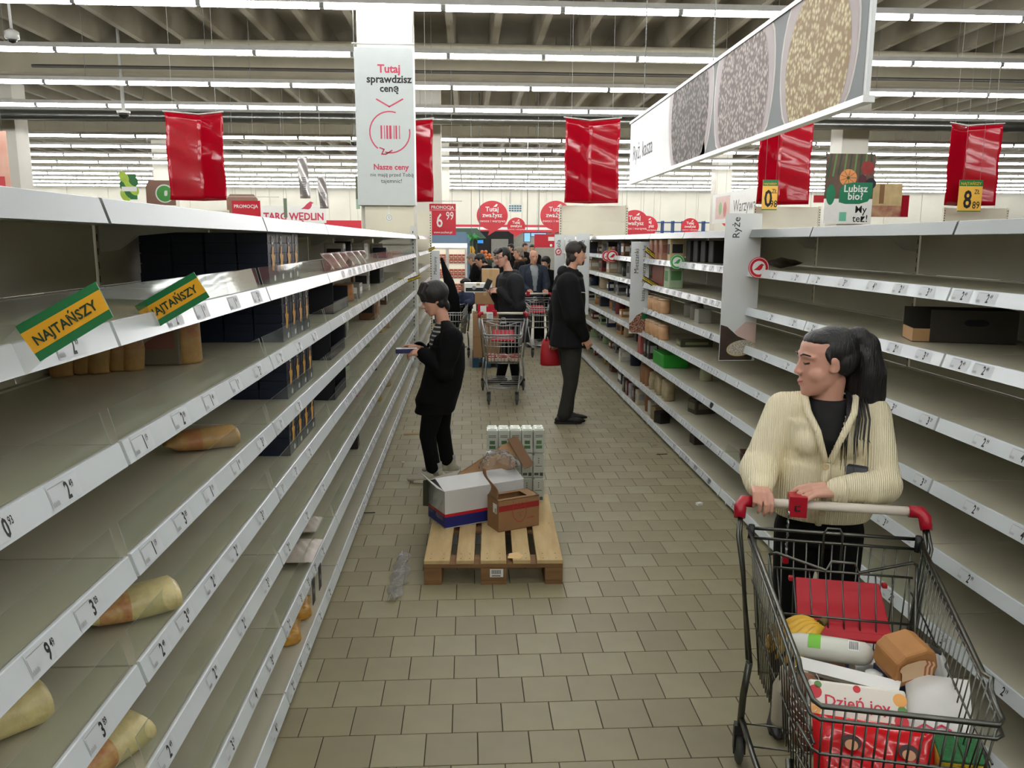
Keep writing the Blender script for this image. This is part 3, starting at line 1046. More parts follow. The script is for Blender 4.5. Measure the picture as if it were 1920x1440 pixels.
plate('meat_photo_board', 'photo board of sliced ham standing right of the bio pillar wrap', 1632, 344, 1688, 407, 24.5, [m_ham, M('print_bun', (216, 190, 140), .5, 0, .15, 4), M('print_brown', (150, 110, 70), .5)], dr)
plate('red_strip_sign', 'plain red strip sign beside the ham photo board', 1689, 366, 1702, 407, 26.0, [m_red], lambda b, w_, h_: None)
plate('red_strip_sign', 'small red sign beyond the second red banner low over the right rack', 1526, 366, 1556, 380, 26.0, [m_red], lambda b, w_, h_: None)
# left far signs
m_pk = M('print_ham_pink', (214, 150, 130), .5, 0, .25, 2, rgb2=(230, 190, 168))
plate('meat_banner', 'pink meat photo banner at the far left edge above the rack', -40, 245, 21, 352, 18.0, [m_pk, M('print_salmon', (206, 74, 78), .5)], lambda b, w_, h_: rect(b, -w_ / 2, w_ * .3, 0, h_ * .2, 1))
def dr(b, w_, h_):
    for k in range(7):
        b.poly([(p[0] * .13, p[1] * .19) for p in circ(1, 14)], (-w_ * .3 + (k % 3) * w_ * .3, -.001 - k * .0003, h_ * (.15 + .12 * k)), Vector((.8, 0, .5)), Vector((-.5, 0, .8)), 0, 1 + k % 2)
    rect(b, -w_ / 2, w_ / 2, h_ * .32, h_ * .5, 3, -.004)
plate('fruit_sign', 'small green pear photo sign hanging left of the leftmost red banner', 226, 326, 258, 374, 24.0, [m_grn, M('pear_light', (170, 200, 70), .5, 0, .15, 5), M('pear_dark', (40, 110, 50), .5), m_wht], dr)
a, d = on_y(272, 338, 26), on_y(330, 385, 26)
t = thing('bakery_board', 'brown eight-cornered board with a green leaf emblem behind the left red banner', 'sign', ((a.x + d.x) / 2, 26, d.z))
w_, h_ = d.x - a.x, a.z - d.z
oc = [(-.5, 0), (.5, 0), (.5, .75), (.38, 1), (-.38, 1), (-.5, .75)]
m_brd = M('board_brown', (146, 110, 92), .55, 0, .06)
MB().poly([(p[0] * w_, p[1] * h_) for p in oc], (0, 0, 0), X, Z_, .03, 0).build('sign_board', [m_brd], t)
MB().tube([(-.3, .02, h_ * .9), (-.3, .02, 6.749 - d.z)], .004, 4).tube([(.3, .02, h_ * .9), (.3, .02, 6.749 - d.z)], .004, 4).build('wire', [m_grey], t)
MB().poly(circ(.28, 24), (.12, -.002, .35), X, Z_, 0, 0).poly(circ(.24, 24), (.12, -.003, .35), X, Z_, 0, 1).poly([(p[0] * .1, p[1] * .16) for p in leaf], (.16, -.004, .36), X, Z_, 0, 0).build('emblem', [m_wht, M('emblem_green', (76, 160, 70), .5)], t)
a, d = on_y(424, 364, 27), on_y(484, 400, 27)
t = thing('bakery_board', 'brown eight-cornered board above the small PROMOCJA sign', 'sign', ((a.x + d.x) / 2, 27, d.z))
w_, h_ = d.x - a.x, a.z - d.z
MB().poly([(p[0] * w_, p[1] * h_) for p in oc], (0, 0, 0), X, Z_, .03, 0).build('sign_board', [m_brd], t)
MB().tube([(-.3, .02, h_ * .9), (-.3, .02, 6.749 - d.z)], .004, 4).tube([(.3, .02, h_ * .9), (.3, .02, 6.749 - d.z)], .004, 4).build('wire', [m_grey], t)
def dr(b, w_, h_):
    b.fit('TARG WĘDLIN', (w_ * .0, -.001, h_ * .18), X, Z_, w_ * .92, 1, bold=.035, tall=1.1)
    bird(b, (w_ * .22, -.001, h_ * 1.0), X, Z_, .26, 1)
plate('counter_sign', 'white cold-cuts counter sign with red TARG WĘDLIN lettering and bird over the left rack', 488, 386, 612, 418, 31.0, [m_wht, m_redtx], dr)
m_sil = M('silver_bag', (190, 186, 184), .25, .5, .2, 4, bump=.6, bscale=6)
for px0, py0, px1, py1, lab in ((556, 293, 579, 372, 'longer crinkled silver film strip hanging beyond the left rack'), (594, 330, 613, 391, 'shorter crinkled silver film strip with dark print beyond the left rack')):
    a, d = on_y(px0, py0, 21), on_y(px1, py1, 21)
    w_, h_ = d.x - a.x, a.z - d.z
    t = thing('film_strip', lab, 'packaging', ((a.x + d.x) / 2, 21, d.z))
    MB().grid(lambda u, v: ((u - .5) * w_ + .05 * (1 - v), .04 * math.sin(u * 5 + v * 8), v * h_), 6, 14).build('film', [m_sil], t, solid=.004)
    b = MB()
    for k in range(9):
        rect(b, -.03 + .02 * (k % 2), .09, h_ * (.08 + .05 * k), h_ * (.1 + .05 * k), 0, -.06)
    stuff(b.build('print_marks', [m_grey2], t))
    MB().tube([(0, 0, h_), (0, 0, 6.749 - d.z)], .004, 4).build('wire', [m_grey], t)
plate('green_edge_board', 'thin dark green board seen nearly edge-on left of the pillar', 666, 330, 675, 392, 20.0, [M('board_olive', (86, 92, 70), .5), M('board_mint', (150, 180, 156), .5)], lambda b, w_, h_: rect(b, -w_ / 2, w_ / 2, 0, h_ * .3, 1))
plate('green_edge_board', 'short dark green board edge over the TARG lettering', 531, 372, 539, 408, 20.0, [M('board_olive2', (110, 126, 104), .5)], lambda b, w_, h_: None)
plate('red_fascia', 'red fascia strip low over the left rack beside the pillar', 608, 413, 682, 432, 36.0, [m_red], lambda b, w_, h_: rect(b, -w_ * .12, w_ * .0, 0, h_, 0))
def dr(b, w_, h_):
    for k in range(5):
        for j in range(3):
            rect(b, -w_ * .45 + k * w_ * .18, -w_ * .31 + k * w_ * .18, h_ * (.1 + .29 * j), h_ * (.3 + .29 * j), 1)
t = plate('timetable_board', 'small white board with blue squares hanging between the weigh-here signs', 953, 383, 980, 398, 28.0, [m_wht, M('print_petrol', (70, 130, 150), .5)], dr)
MB().tube([(-.2, 0, .3), (-.2, 0, 6.749 - t.location.z)], .008, 4).build('hanging_rod', [m_white], t)

# flags standing out from the racks
def flag(lab, px0, px1, py0, py1, side, lines, picture=None, Y=None, disc=None):
    s, xf = SIDE[side]
    if Y is None:
        Y = on_x(px1 if s > 0 else px0, (py0 + py1) / 2, xf - s * .0).y
    a, d = on_y(px0, py0, Y), on_y(px1, py1, Y)
    w_, h_ = d.x - a.x, a.z - d.z
    t = thing('shelf_flag', lab, 'sign', ((a.x + d.x) / 2, Y, d.z))
    MB().box(-w_ / 2, w_ / 2, 0, .003, 0, h_).build('sign_board', [M('flag_white', (216, 220, 220), .35, 0, .02)], t)
    b = MB()
    for txt, fx, fz, ln in lines:
        b.fit(txt, (fx * w_, -.001, fz * h_), Vector((0, 0, 1)), Vector((-1, 0, 0)), ln * h_, 0, 'l')
    if b.v:
        b.build('lettering', [m_ink], t)
    if picture:
        b = MB()
        picture(b, w_, h_)
        b.build('printed_photo', [M('print_umber', (58, 44, 34), .5, 0, .25, 8), seeds('print_rice', (150, 144, 128), (226, 220, 206), 160), M('print_bowl_edge', (186, 172, 130), .5), seeds('print_beans', (120, 60, 48), (206, 180, 150), 90), M('print_blush', (214, 186, 178), .5), m_grn], t)
    e = xf + s * .04 - (a.x + d.x) / 2
    for hz in (h_ * .985, h_ * .3):
        MB().tube([(-s * w_ * .4, .006, hz), (e, .006, hz)], .004, 5).build('hanger_rod', [m_chr], t)
    return t
def ph_rice(b, w_, h_):
    b.poly([(-w_ * .49, .004), (w_ * .42, .004), (w_ * .49, h_ * .12), (w_ * .3, h_ * .14), (w_ * .0, h_ * .17), (-w_ * .3, h_ * .235), (-w_ * .49, h_ * .25)], (0, -.0008, 0), X, Z_, 0, 0)
    b.poly([(w_ * .0, h_ * .17), (w_ * .3, h_ * .14), (w_ * .49, h_ * .12), (w_ * .49, h_ * .26), (w_ * .2, h_ * .27), (-w_ * .1, h_ * .2)], (0, -.0009, 0), X, Z_, 0, 4)
    b.poly([(p[0], p[1]) for p in circ(w_ * .4, 26, cx=w_ * .1, cy=h_ * .085, sy=.55)], (0, -.0012, 0), Vector((1, 0, .12)), Z_, 0, 2)
    b.poly([(p[0], p[1]) for p in circ(w_ * .36, 26, cx=w_ * .1, cy=h_ * .088, sy=.52)], (0, -.0016, 0), Vector((1, 0, .12)), Z_, 0, 1)
def ph_beans(b, w_, h_):
    b.poly([(-w_ * .49, h_ * .03), (-w_ * .3, .006), (w_ * .3, .006), (w_ * .49, h_ * .05), (w_ * .49, h_ * .2), (w_ * .2, h_ * .23), (-w_ * .1, h_ * .2), (-w_ * .35, h_ * .13), (-w_ * .49, h_ * .11)], (0, -.0008, 0), X, Z_, 0, 3)
    b.poly([(w_ * .15, h_ * .16), (w_ * .49, h_ * .15), (w_ * .49, h_ * .21), (w_ * .2, h_ * .22)], (0, -.0012, 0), X, Z_, 0, 5)
flag('tall white Ryże flag with a rice bowl photo standing out from the right rack', 1361, 1414, 400, 676, 'right', [('Ryże', -.1, .84, .135)], ph_rice, 5.35)
flag('tall white Mieszanki flag with bean photo standing out from the right rack', 1184, 1213, 453, 625, 'right', [('Mieszanki', -.08, .66, .26), ('kasza, ryż, warzywa suche', .3, .36, .6)], ph_beans, 8.6)
flag('white shelf flag half hidden behind the head of the man in black', 1081, 1103, 438, 590, 'right', [('Kasze', .1, .72, .2)], None, 12.4)
flag('white shelf flag seen left of the head of the man in black', 1060, 1076, 440, 560, 'right', [('Groch', .1, .72, .2)], None, 13.6)
flag('narrow white shelf flag carrying a small red bird disc, farthest on the right rack', 1040, 1057, 440, 560, 'right', [('Fasola', .1, .68, .24)], None, 14.9)
flag('narrow white shelf flag on the left rack beyond the pillar', 809, 825, 470, 525, 'left', [('Makarony', .1, .2, .6)], None, 15.2)

def disc(lab, px, py, r, Y, col):
    c = on_x(px, py, XR - .012)
    Y = c.y
    if px < 1100:
        Y = 14.4
        c = on_y(px, py, Y)
    elif 'rear' in lab:
        Y = Y + .004
        c = on_y(px, py, Y)
    R_ = r * Y / FPX
    t = thing('bird_disc', lab, 'sign', (c.x, Y, c.z))
    MB().poly(circ(R_, 36), (0, 0, 0), X, Z_, .003, 0).build('sign_board', [col], t)
    b = MB()
    for k in range(30):
        a0, a1 = math.pi * 2 * k / 30, math.pi * 2 * (k + 1) / 30
        b.add([(q * R_ * math.cos(a), -.0006, q * R_ * math.sin(a)) for q, a in ((.88, a0), (.93, a0), (.93, a1), (.88, a1))], [(3, 2, 1, 0)], 1)
    b.poly(circ(R_ * .66, 30), (0, -.0006, 0), X, Z_, 0, 0)
    b.poly(circ(R_ * .64, 30), (0, -.0009, 0), X, Z_, 0, 1)
    bird(b, (0, -.0012, 0), X, Z_, R_ * .56, 0, 0)
    b.build('bird_emblem', [col, m_wht], t)
    MB().tube([(R_ * .5, .008, -R_ * .5), (XR + .03 - c.x, .008, -R_ * .5)], .003, 5).build('clip', [m_white], t)
    return t
disc('red bird emblem disc on the shelf edge beside the Ryże flag', 1423, 502, 20, 5.0, m_red)
disc('green disc with a white bird emblem on the right rack second shelf edge', 1270, 491, 14, 7.6, M('disc_green', (52, 160, 70), .4))
disc('front one of two overlapping red bird discs near the man in black', 1148, 480, 11.5, 10.0, m_red)
disc('rear one of two overlapping red bird discs near the man in black', 1139, 480, 10.5, 10.3, m_red)
disc('small red bird disc on the farthest shelf flag of the right rack', 1047, 472, 6.5, 14.4, m_red)

m_tape = clear_film('clear_holder', (246, 246, 244), .14, .2, .3, 12, .12)
def cheapest(lab, quad, Y, hold=None, colors=(0, 1), ym=None):
    """quad: four pixels bottom-left, bottom-right, top-right, top-left of the printed card"""
    P4 = [on_y(x, y, Y) for x, y in quad]
    o = (P4[0] + P4[1] + P4[2] + P4[3]) / 4
    t = thing('cheapest_flag', lab, 'sign', o)
    q = [p - o for p in P4]
    MB().slab(*[(p.x, p.y, p.z) for p in q], .002, 0).build('card', [colors[0]], t)
    ux = (q[1] - q[0])
    uy = (q[3] - q[0])
    lerp = lambda u, v: q[0] * (1 - u) * (1 - v) + q[1] * u * (1 - v) + q[2] * u * v + q[3] * (1 - u) * v + Vector((0, -.0006, 0))
    b = MB()
    b.add([lerp(0, .22), lerp(1, .22), lerp(1, .78), lerp(0, .78)], [(0, 1, 2, 3)], 0)
    b.fit('NAJTAŃSZY', lerp(.5, .36) + Vector((0, -.0004, 0)), ux, uy - ux * (uy.dot(ux) / ux.dot(ux)), ux.length * .84, 1, bold=.022, tall=1.05)
    b.build('print', [colors[1], M('print_bottle_green', (24, 58, 36), .5) if colors[0] == m_grn else m_ink], t)
    sx_ = -1 if o.x < .4 else 1
    if not hold:
        MB().tube([(0, .004, 0), ((XL - .03 if sx_ < 0 else XR + .03) - o.x, .004, -.01)], .003, 5).build('clip', [m_white], t)
    if hold:
        hq = [on_y(x, y, Y + .003) - o for x, y in hold]
        MB().slab(*[(p.x, p.y, p.z) for p in hq], .001, 0).build('clear_holder', [m_tape], t)
    return t
cheapest('larger green and yellow NAJTAŃSZY flag on the nearest left rack shelf edge', [(75, 678), (212, 594), (179, 528), (28, 612)], 1.36, [(30, 720), (85, 672), (45, 600), (5, 640)], (m_grn, m_yel))
cheapest('smaller green and yellow NAJTAŃSZY flag, second along the left rack edge', [(286, 620), (393, 557), (363, 510), (252, 574)], 1.98, [(262, 650), (300, 622), (262, 572), (228, 600)], (m_grn, m_yel))
m_yb = M('label_yellow', (226, 196, 40), .5)
cheapest('yellow and black NAJTAŃSZY flag above the green bird disc on the right rack', [(1209, 472), (1234, 492), (1239, 484), (1213, 463)], 8.2, None, (m_blk, m_yb))
cheapest('yellow and black NAJTAŃSZY flag one shelf below the other on the right rack', [(1204, 525), (1230, 541), (1235, 533), (1208, 517)], 8.2, None, (m_blk, m_yb))
cheapest('yellow and black NAJTAŃSZY flag on the left rack edge before the white post', [(765, 530), (788, 521), (787, 515), (764, 523)], 9.8, None, (m_blk, m_yb))
cheapest('yellow NAJTAŃSZY flag deeper in the left rack before the white post', [(735, 531), (757, 526), (756, 521), (735, 525)], 9.4, None, (m_yb, m_yb))
cheapest('tiny yellow and black NAJTAŃSZY flag on the left rack beyond the pillar', [(804, 473), (816, 466), (815, 461), (803, 467)], 14.6, None, (m_blk, m_yb))

# cameras under the roof
for px, py, Y, lab in ((232, 213, 19.0, 'black dome camera under the roof beam left of the red banner'), (664, 267, 27.3, 'small black dome camera under the far ceiling beside the pillar sign')):
    c = on_y(px, py, Y)
    t = thing('dome_camera', lab, 'camera', (c.x, Y, c.z))
    MB().lathe([(0, -.11), (.07, -.09), (.11, -.04), (.12, 0)], 16).build('dome', [m_blk], t)
    MB().lathe([(.13, 0), (.14, .05), (.04, .07), (.03, 6.749 - c.z)], 16).build('mount', [m_white], t)
c = on_y(22, 62, 13.5)
t = thing('box_camera', 'white surveillance camera hanging under the roof at the upper left', 'camera', (c.x, 13.5, c.z))
MB().lathe([(.04, -.1), (.1, -.08), (.1, .02), (.03, .06)], 14).build('housing', [m_white], t)
MB().lathe([(0, -.15), (.05, -.13), (.07, -.1)], 12).build('lens_dome', [m_blk], t)
MB().tube([(0, 0, .05), (-.02, 0, 6.749 - c.z)], .02, 6).build('mount', [m_white], t)
# ================================================================= THE PALLET AND WHAT LIES ON IT
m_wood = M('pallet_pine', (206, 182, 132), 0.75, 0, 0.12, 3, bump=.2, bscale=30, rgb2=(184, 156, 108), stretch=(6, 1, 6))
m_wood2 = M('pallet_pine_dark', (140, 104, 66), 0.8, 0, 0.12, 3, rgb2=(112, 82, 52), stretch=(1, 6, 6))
t = thing('wooden_pallet', 'bare pine pallet standing in the aisle under boxes and packets', 'pallet', (.133, 4.275, 0), -.028)
PW = .78
xs = [(-PW / 2, .145), (-.209, .1), (-.0725, .145), (.1085, .1), (PW / 2 - .145, .145)]
for x0, wd in xs:
    MB().box(x0, x0 + wd, 0, 1.2, .122, .144).build('deck_board', [m_wood], t, bev=.003)
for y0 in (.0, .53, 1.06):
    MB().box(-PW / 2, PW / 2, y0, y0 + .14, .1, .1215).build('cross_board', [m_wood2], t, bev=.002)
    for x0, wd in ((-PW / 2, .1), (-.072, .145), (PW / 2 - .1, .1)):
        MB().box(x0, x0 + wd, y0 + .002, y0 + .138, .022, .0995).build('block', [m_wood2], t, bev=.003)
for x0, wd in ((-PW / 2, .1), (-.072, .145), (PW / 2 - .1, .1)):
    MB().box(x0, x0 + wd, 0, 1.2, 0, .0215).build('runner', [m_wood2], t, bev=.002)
b = MB()
b.box(-.02, .055, -.001, 0.001, .045, .092, 0)
for k in range(9):
    b.box(-.01 + k * .006, -.007 + k * .006, -.0016, -.001, .062, .088, 1)
b.box(-.01, .04, -.0016, -.001, .05, .055, 1)
b.build('barcode_label', [m_wht, m_ink], t)
b = MB()
for x0, wd in xs:
    for y0 in (.03, .1, .6, 1.1):
        for q in (.25, .75):
            b.poly(circ(.004, 8), (x0 + wd * q, y0, .1442), X, Y_, 0, 0)
stuff(b.build('nail_heads', [m_ink], t))
MB().poly([(.03, .01), (.1, .0), (.12, .05), (.09, .1), (.04, .08)], (.05, .02, .1445), X, Y_, .0, 0).build('split_chip', [M('fresh_split_wood', (226, 192, 136), .8)], t)

# white carton with red and blue bands
m_cw = M('carton_white', (206, 206, 204), 0.5, 0, 0.02)
m_cr = M('carton_red', (190, 20, 40), 0.5)
m_cb = M('carton_blue', (24, 34, 110), 0.5)
t = thing('white_carton', 'white carton with red and navy bands, lid half open, on the pallet', 'box', (-.151, 4.783, .1448), math.radians(26))
LW, DW, HW = .56, .262, .243
b = MB()
bands = [(0, .006, 0), (.006, .012, 2), (.012, .074, 2), (.074, .094, 1), (.094, HW, 0)]
for z0, z1, mt in bands:
    for x0, x1, y0, y1 in ((0, LW, 0, .004), (0, LW, DW - .004, DW), (0, .004, .004, DW - .004), (LW - .004, LW, .004, DW - .004)):
        b.box(x0, x1, y0, y1, z0, z1, mt)
b.box(0, LW, 0, DW, 0, .003, 0)
b.build('carton_body', [m_cw, m_cr, m_cb], t)
MB().slab((-.004, 0, HW), (LW + .004, 0, HW), (LW + .004, .135, HW + .05), (-.004, .135, HW + .05), .004, 0).build('lid_flap', [m_cw], t)
MB().slab((0, DW, HW), (LW, DW, HW), (LW, DW - .1, HW + .035), (0, DW - .1, HW + .035), .004, 0).build('lid_flap', [m_cw], t)
MB().slab((-.001, .01, HW), (-.001, DW - .01, HW), (-.05, DW - .01, HW + .06), (-.05, .01, HW + .03), .003, 0).build('end_flap', [m_cw], t)
MB().grid(lambda u, v: (-.004 - .006 * math.sin(u * 7 + v * 5), .02 + u * (DW - .04), .05 + v * .2), 10, 8).build('tape_film', [m_lip], t)
# brown carton
m_br = M('carton_kraft', (150, 114, 78), 0.7, 0, 0.05, 8)
t = thing('brown_carton', 'small brown carton with a red band and torn open top, front of the pallet', 'box', (.178, 4.71, .1448), math.radians(25))
LB, DB, HB = .285, .153, .2
b = MB()
for x0, x1, y0, y1 in ((0, LB, 0, .004), (0, LB, DB - .004, DB), (0, .004, .004, DB - .004), (LB - .004, LB, .004, DB - .004)):
    b.box(x0, x1, y0, y1, 0, HB, 0)
b.box(0, LB, 0, DB, 0, .003, 0)
b.box(0, LB, 0, .03, HB - .004, HB, 0).box(0, LB, .125, DB, HB - .004, HB, 0).box(.215, LB, .03, .125, HB - .004, HB, 0).box(0, .016, .03, .125, HB - .004, HB, 0)
b.build('carton_body', [m_br], t)
b = MB()
b.box(0.001, LB - .001, -.0008, .0, .128, .165, 0)
b.box(LB, LB + .0008, 0.001, DB - .001, .128, .165, 0)
em = [(.10, .185), (.105, .15), (.095, .12), (.105, .08), (.13, .05), (.16, .045), (.185, .07), (.195, .11), (.185, .15), (.195, .18)]
stroke(b, em, .004, 1, -.0012)
stroke(b, [(.105, .15), (.15, .14), (.188, .15)], .003, 1, -.0012)
stroke(b, [(.12, .17), (.13, .16), (.14, .172), (.15, .16), (.165, .172)], .004, 1, -.0012)
stroke(b, [(.13, .105), (.145, .11)], .003, 1, -.0012)
stroke(b, [(.16, .11), (.175, .105)], .003, 1, -.0012)
stroke(b, [(.15, .1), (.152, .085), (.146, .083)], .003, 1, -.0012)
stroke(b, [(.2, .06), (.235, .07), (.23, .06), (.25, .065)], .004, 1, -.0012)
b.build('printed_band', [M('kraft_red', (156, 40, 40), .6), M('kraft_red_line', (170, 62, 50), .6)], t)
b = MB()
b.box(-.0008, 0, .025, .075, .11, .17, 0)
for k in range(5):
    b.box(-.0014, -.0008, .03, .05, .115 + k * .006, .118 + k * .006, 1)
b.build('paper_label', [m_wht, m_ink], t)
def fn(u, v):
    return (-.003 - .05 * v ** 1.5 + .02 * math.sin(v * 6), .012 + (.128 - .085 * min(1, v * 1.6)) * u + .06 * v - .02 * v * v, .2 * (1 - .0) + v * .2 + .0)
MB().grid(fn, 5, 10).build('torn_flap', [m_br], t, solid=.004)
m_org = M('orange_sachet', (206, 110, 44), 0.35, 0, .15, 20)
gi = None
for k in range(9):
    o = thing('orange_sachet', 'orange sachet inside the torn brown carton, %s from its near end' % ORD[k], 'sachet', t.matrix_basis @ Vector((0, 0, 0)), group='orange sachets in the brown carton')
    o.location = Vector((.178, 4.71, .1485)) + Matrix.Rotation(math.radians(25), 3, 'Z') @ Vector((.025 + .0235 * k, .076, 0))
    o.rotation_euler = (0, .12, math.radians(25))
    if gi is None:
        gi = MB().grid(lambda u, v: (.009 * math.sin(math.pi * u) * math.sin(math.pi * v), (u - .5) * .1, v * .165), 8, 8).grid(lambda u, v: (-.009 * math.sin(math.pi * u) * math.sin(math.pi * v), (u - .5) * .1, v * .165), 8, 8).mesh('sachet_body', [m_org])
    link('sachet_body', gi, o)
# open cardboard tray with film, leaning
t = thing('open_tray', 'torn open cardboard tray tilted behind the white carton on the pallet', 'box', (.1, 5.15, .42))
o = Vector((.1, 5.15, .42))
def Q(x, y, Y):
    return on_y(640 + x / 4.8, 780 + y / 4.8, Y) - o
m_cd = M('cardboard_dark', (112, 82, 54), .75, 0, .06, 8)
MB().slab(Q(1030, 530, 5.06), Q(1215, 520, 5.1), Q(1450, 345, 5.24), Q(1440, 265, 5.24), .004, 0).build('side_panel', [m_card], t)
MB().slab(Q(1215, 520, 5.1), Q(1560, 470, 5.1), Q(1600, 200, 5.27), Q(1440, 265, 5.24), .004, 0).build('base_panel', [m_card], t)
MB().slab(Q(1650, 475, 5.06), Q(1735, 440, 5.1), Q(1585, 183, 5.28), Q(1495, 205, 5.24), .004, 0).build('side_panel', [m_cd], t)
MB().slab(Q(740, 590, 4.98), Q(1040, 530, 5.04), Q(1075, 482, 5.12), Q(860, 545, 5.06), .003, 0).build('long_flap', [M('flap_grey', (150, 144, 132), .6)], t)
c = Q(1420, 440, 5.1)
def fn(u, v):
    a, e = u * 2 * math.pi, v * 1.5
    r = 1 + .12 * math.sin(a * 5 + e * 4) + .08 * math.sin(a * 11 + 3) * math.sin(e * 7)
    return (c.x + .125 * r * math.cos(a) * math.cos(e), c.y - .01 + .07 * r * math.sin(a) * math.cos(e) - .03, c.z - .02 + .12 * math.sin(e) * r)
MB().grid(fn, 40, 14).build('plastic_wrap', [m_film], t)
MB().slab(*[Q(x, y, 4.97) for x, y in ((735, 808), (785, 812), (785, 585), (735, 590))], .03, 0).build('green_end', [M('olive_board', (52, 52, 34), .6)], t)

# white packets: three layers, two rows, five across
m_pk1 = M('packet_white', (230, 236, 224), 0.35, 0, 0.03, 6)
m_pkg = M('packet_green', (70, 132, 60), 0.4)
m_pkd = M('packet_dark', (50, 60, 50), 0.5)
b = MB()
b.box(-.036, .036, -.029, .029, 0, .155, 0)
b.box(-.03, .03, -.024, .024, .155, .166, 0)
b.box(-.012, .016, -.004, .004, .166, .171, 0)
bo = b.mesh('paper_body', [m_pk1])
b = MB()
for z0, z1, a, mt in ((.118, .122, .025, 1), (.108, .112, .025, 1), (.06, .085, .018, 0), (.028, .05, .021, 0)):
    rect(b, -a, a, z0, z1, mt, -.0296)
b.add([(.0367, -.02, .03), (.0367, .02, .03), (.0367, .02, .06), (.0367, -.02, .06)], [(0, 1, 2, 3)], 0)
pr1 = b.mesh('print', [m_pkg, m_pkd])
b = MB()
for z0, z1, a, mt in ((.075, .079, .024, 1), (.128, .134, .004, 1), (.112, .118, .004, 1), (.098, .104, .004, 1)):
    rect(b, -a, a, z0, z1, mt, -.0296)
rect(b, .008, .03, .008, .032, 1, -.0296)
rect(b, -.03, .0, .012, .03, 0, -.0296)
pr2 = b.mesh('print', [m_pkd, m_pkd])
x0p, y0p = on_z(1020, 940, .144).x - .04, 5.335
for ly, nm in ((0, 'bottom'), (1, 'middle'), (2, 'top')):
    for rw, rn in ((0, 'front'), (1, 'back')):
        for cc in range(5):
            o = thing('white_packet', 'white green-printed packet, %s from right, %s row of %s layer on pallet' % (ORD[cc], rn, nm), 'packet',
                      (x0p - cc * .079 + random.uniform(-.002, .002), y0p + rw * .066, .1448 + ly * .1725), random.uniform(-.04, .04), group='white packets stacked on the pallet')
            link('paper_body', bo, o)
            link('print', pr1 if ly == 2 else pr2, o)
MB_ = MB().grid(lambda u, v: (x0p - .36 + u * .41, y0p - .036 - .004 * math.sin(u * 30 + v * 9), .15 + v * .5), 24, 14)
tag(MB_.build('shrink_wrap', [m_film]), 'loose clear shrink wrap over the front of the white packets', 'wrapping')

# litter on the floor
def crumple(name, lab, cat, pts, wd, mat, h=.02):
    b = MB()
    P = [Vector(p) for p in pts]
    def fn(u, v):
        f = u * (len(P) - 1)
        i = min(int(f), len(P) - 2)
        p = P[i].lerp(P[i + 1], f - i)
        w_ = wd * (.5 + .5 * math.sin(3.1 * u + .2)) + .004
        return (p.x + (v - .5) * w_ * 1.2 + .012 * math.sin(u * 23 + v * 7), p.y + (v - .5) * w_ * .3 * math.sin(u * 11), .003 + h * abs(math.sin(u * 17 + v * 9)) * math.sin(math.pi * min(1, max(0, v))) + .002)
    b.grid(fn, 30, 8)
    return tag(b.build(name, [mat]), lab, cat)
crumple('plastic_scrap', 'crumpled clear plastic scrap on the tiles left of the pallet', 'litter', [on_z(757, 1040, 0), on_z(752, 1075, 0), on_z(745, 1098, 0), on_z(737, 1130, 0)], .08, clear_film('scrap_film', (240, 238, 232), .35, .2, .7, 30, .22), .03)
def chip(lab, px, py, sx, sy, rz, mat, h=.004):
    p = on_z(px, py, 0)
    o = MB().box(-sx, sx, -sy, sy, .0, h).build('paper_scrap', [mat])
    o.location = (p.x, p.y, .0008)
    o.rotation_euler = (0.0, 0, rz)
    return tag(o, lab, 'litter')
chip('torn brown card strip on the floor by the left rack and the young shopper', 771, 814, .075, .03, .1, m_card)
chip('white paper scrap on the floor beside the right rack base', 1311, 947, .022, .015, .4, m_wht, .018)
chip('dark thin stick on the floor beside the right rack', 1241, 852, .05, .006, .1, m_ink)
chip('small brown card bit on the floor along the right rack', 1228, 835, .02, .012, .5, m_card)
chip('white paper bit on the floor near the man in black', 1118, 725, .015, .012, .2, m_wht)
chip('small pale paper scrap left of the young shopper shoes', 756, 867, .014, .01, .3, m_wht)
chip('dark card strip under the left rack edge', 690, 962, .05, .006, .05, m_ink)
# ================================================================= TROLLEYS
m_hand = M('handle_cream', (222, 214, 200), 0.4, 0, .03)
m_hred = M('trolley_red', (168, 16, 38), 0.3, 0, .04)
m_flap = M('seat_red', (178, 20, 36), 0.5, 0, .06)


def lerp(a, b, u):
    return tuple(a[i] + (b[i] - a[i]) * u for i in range(len(a)))


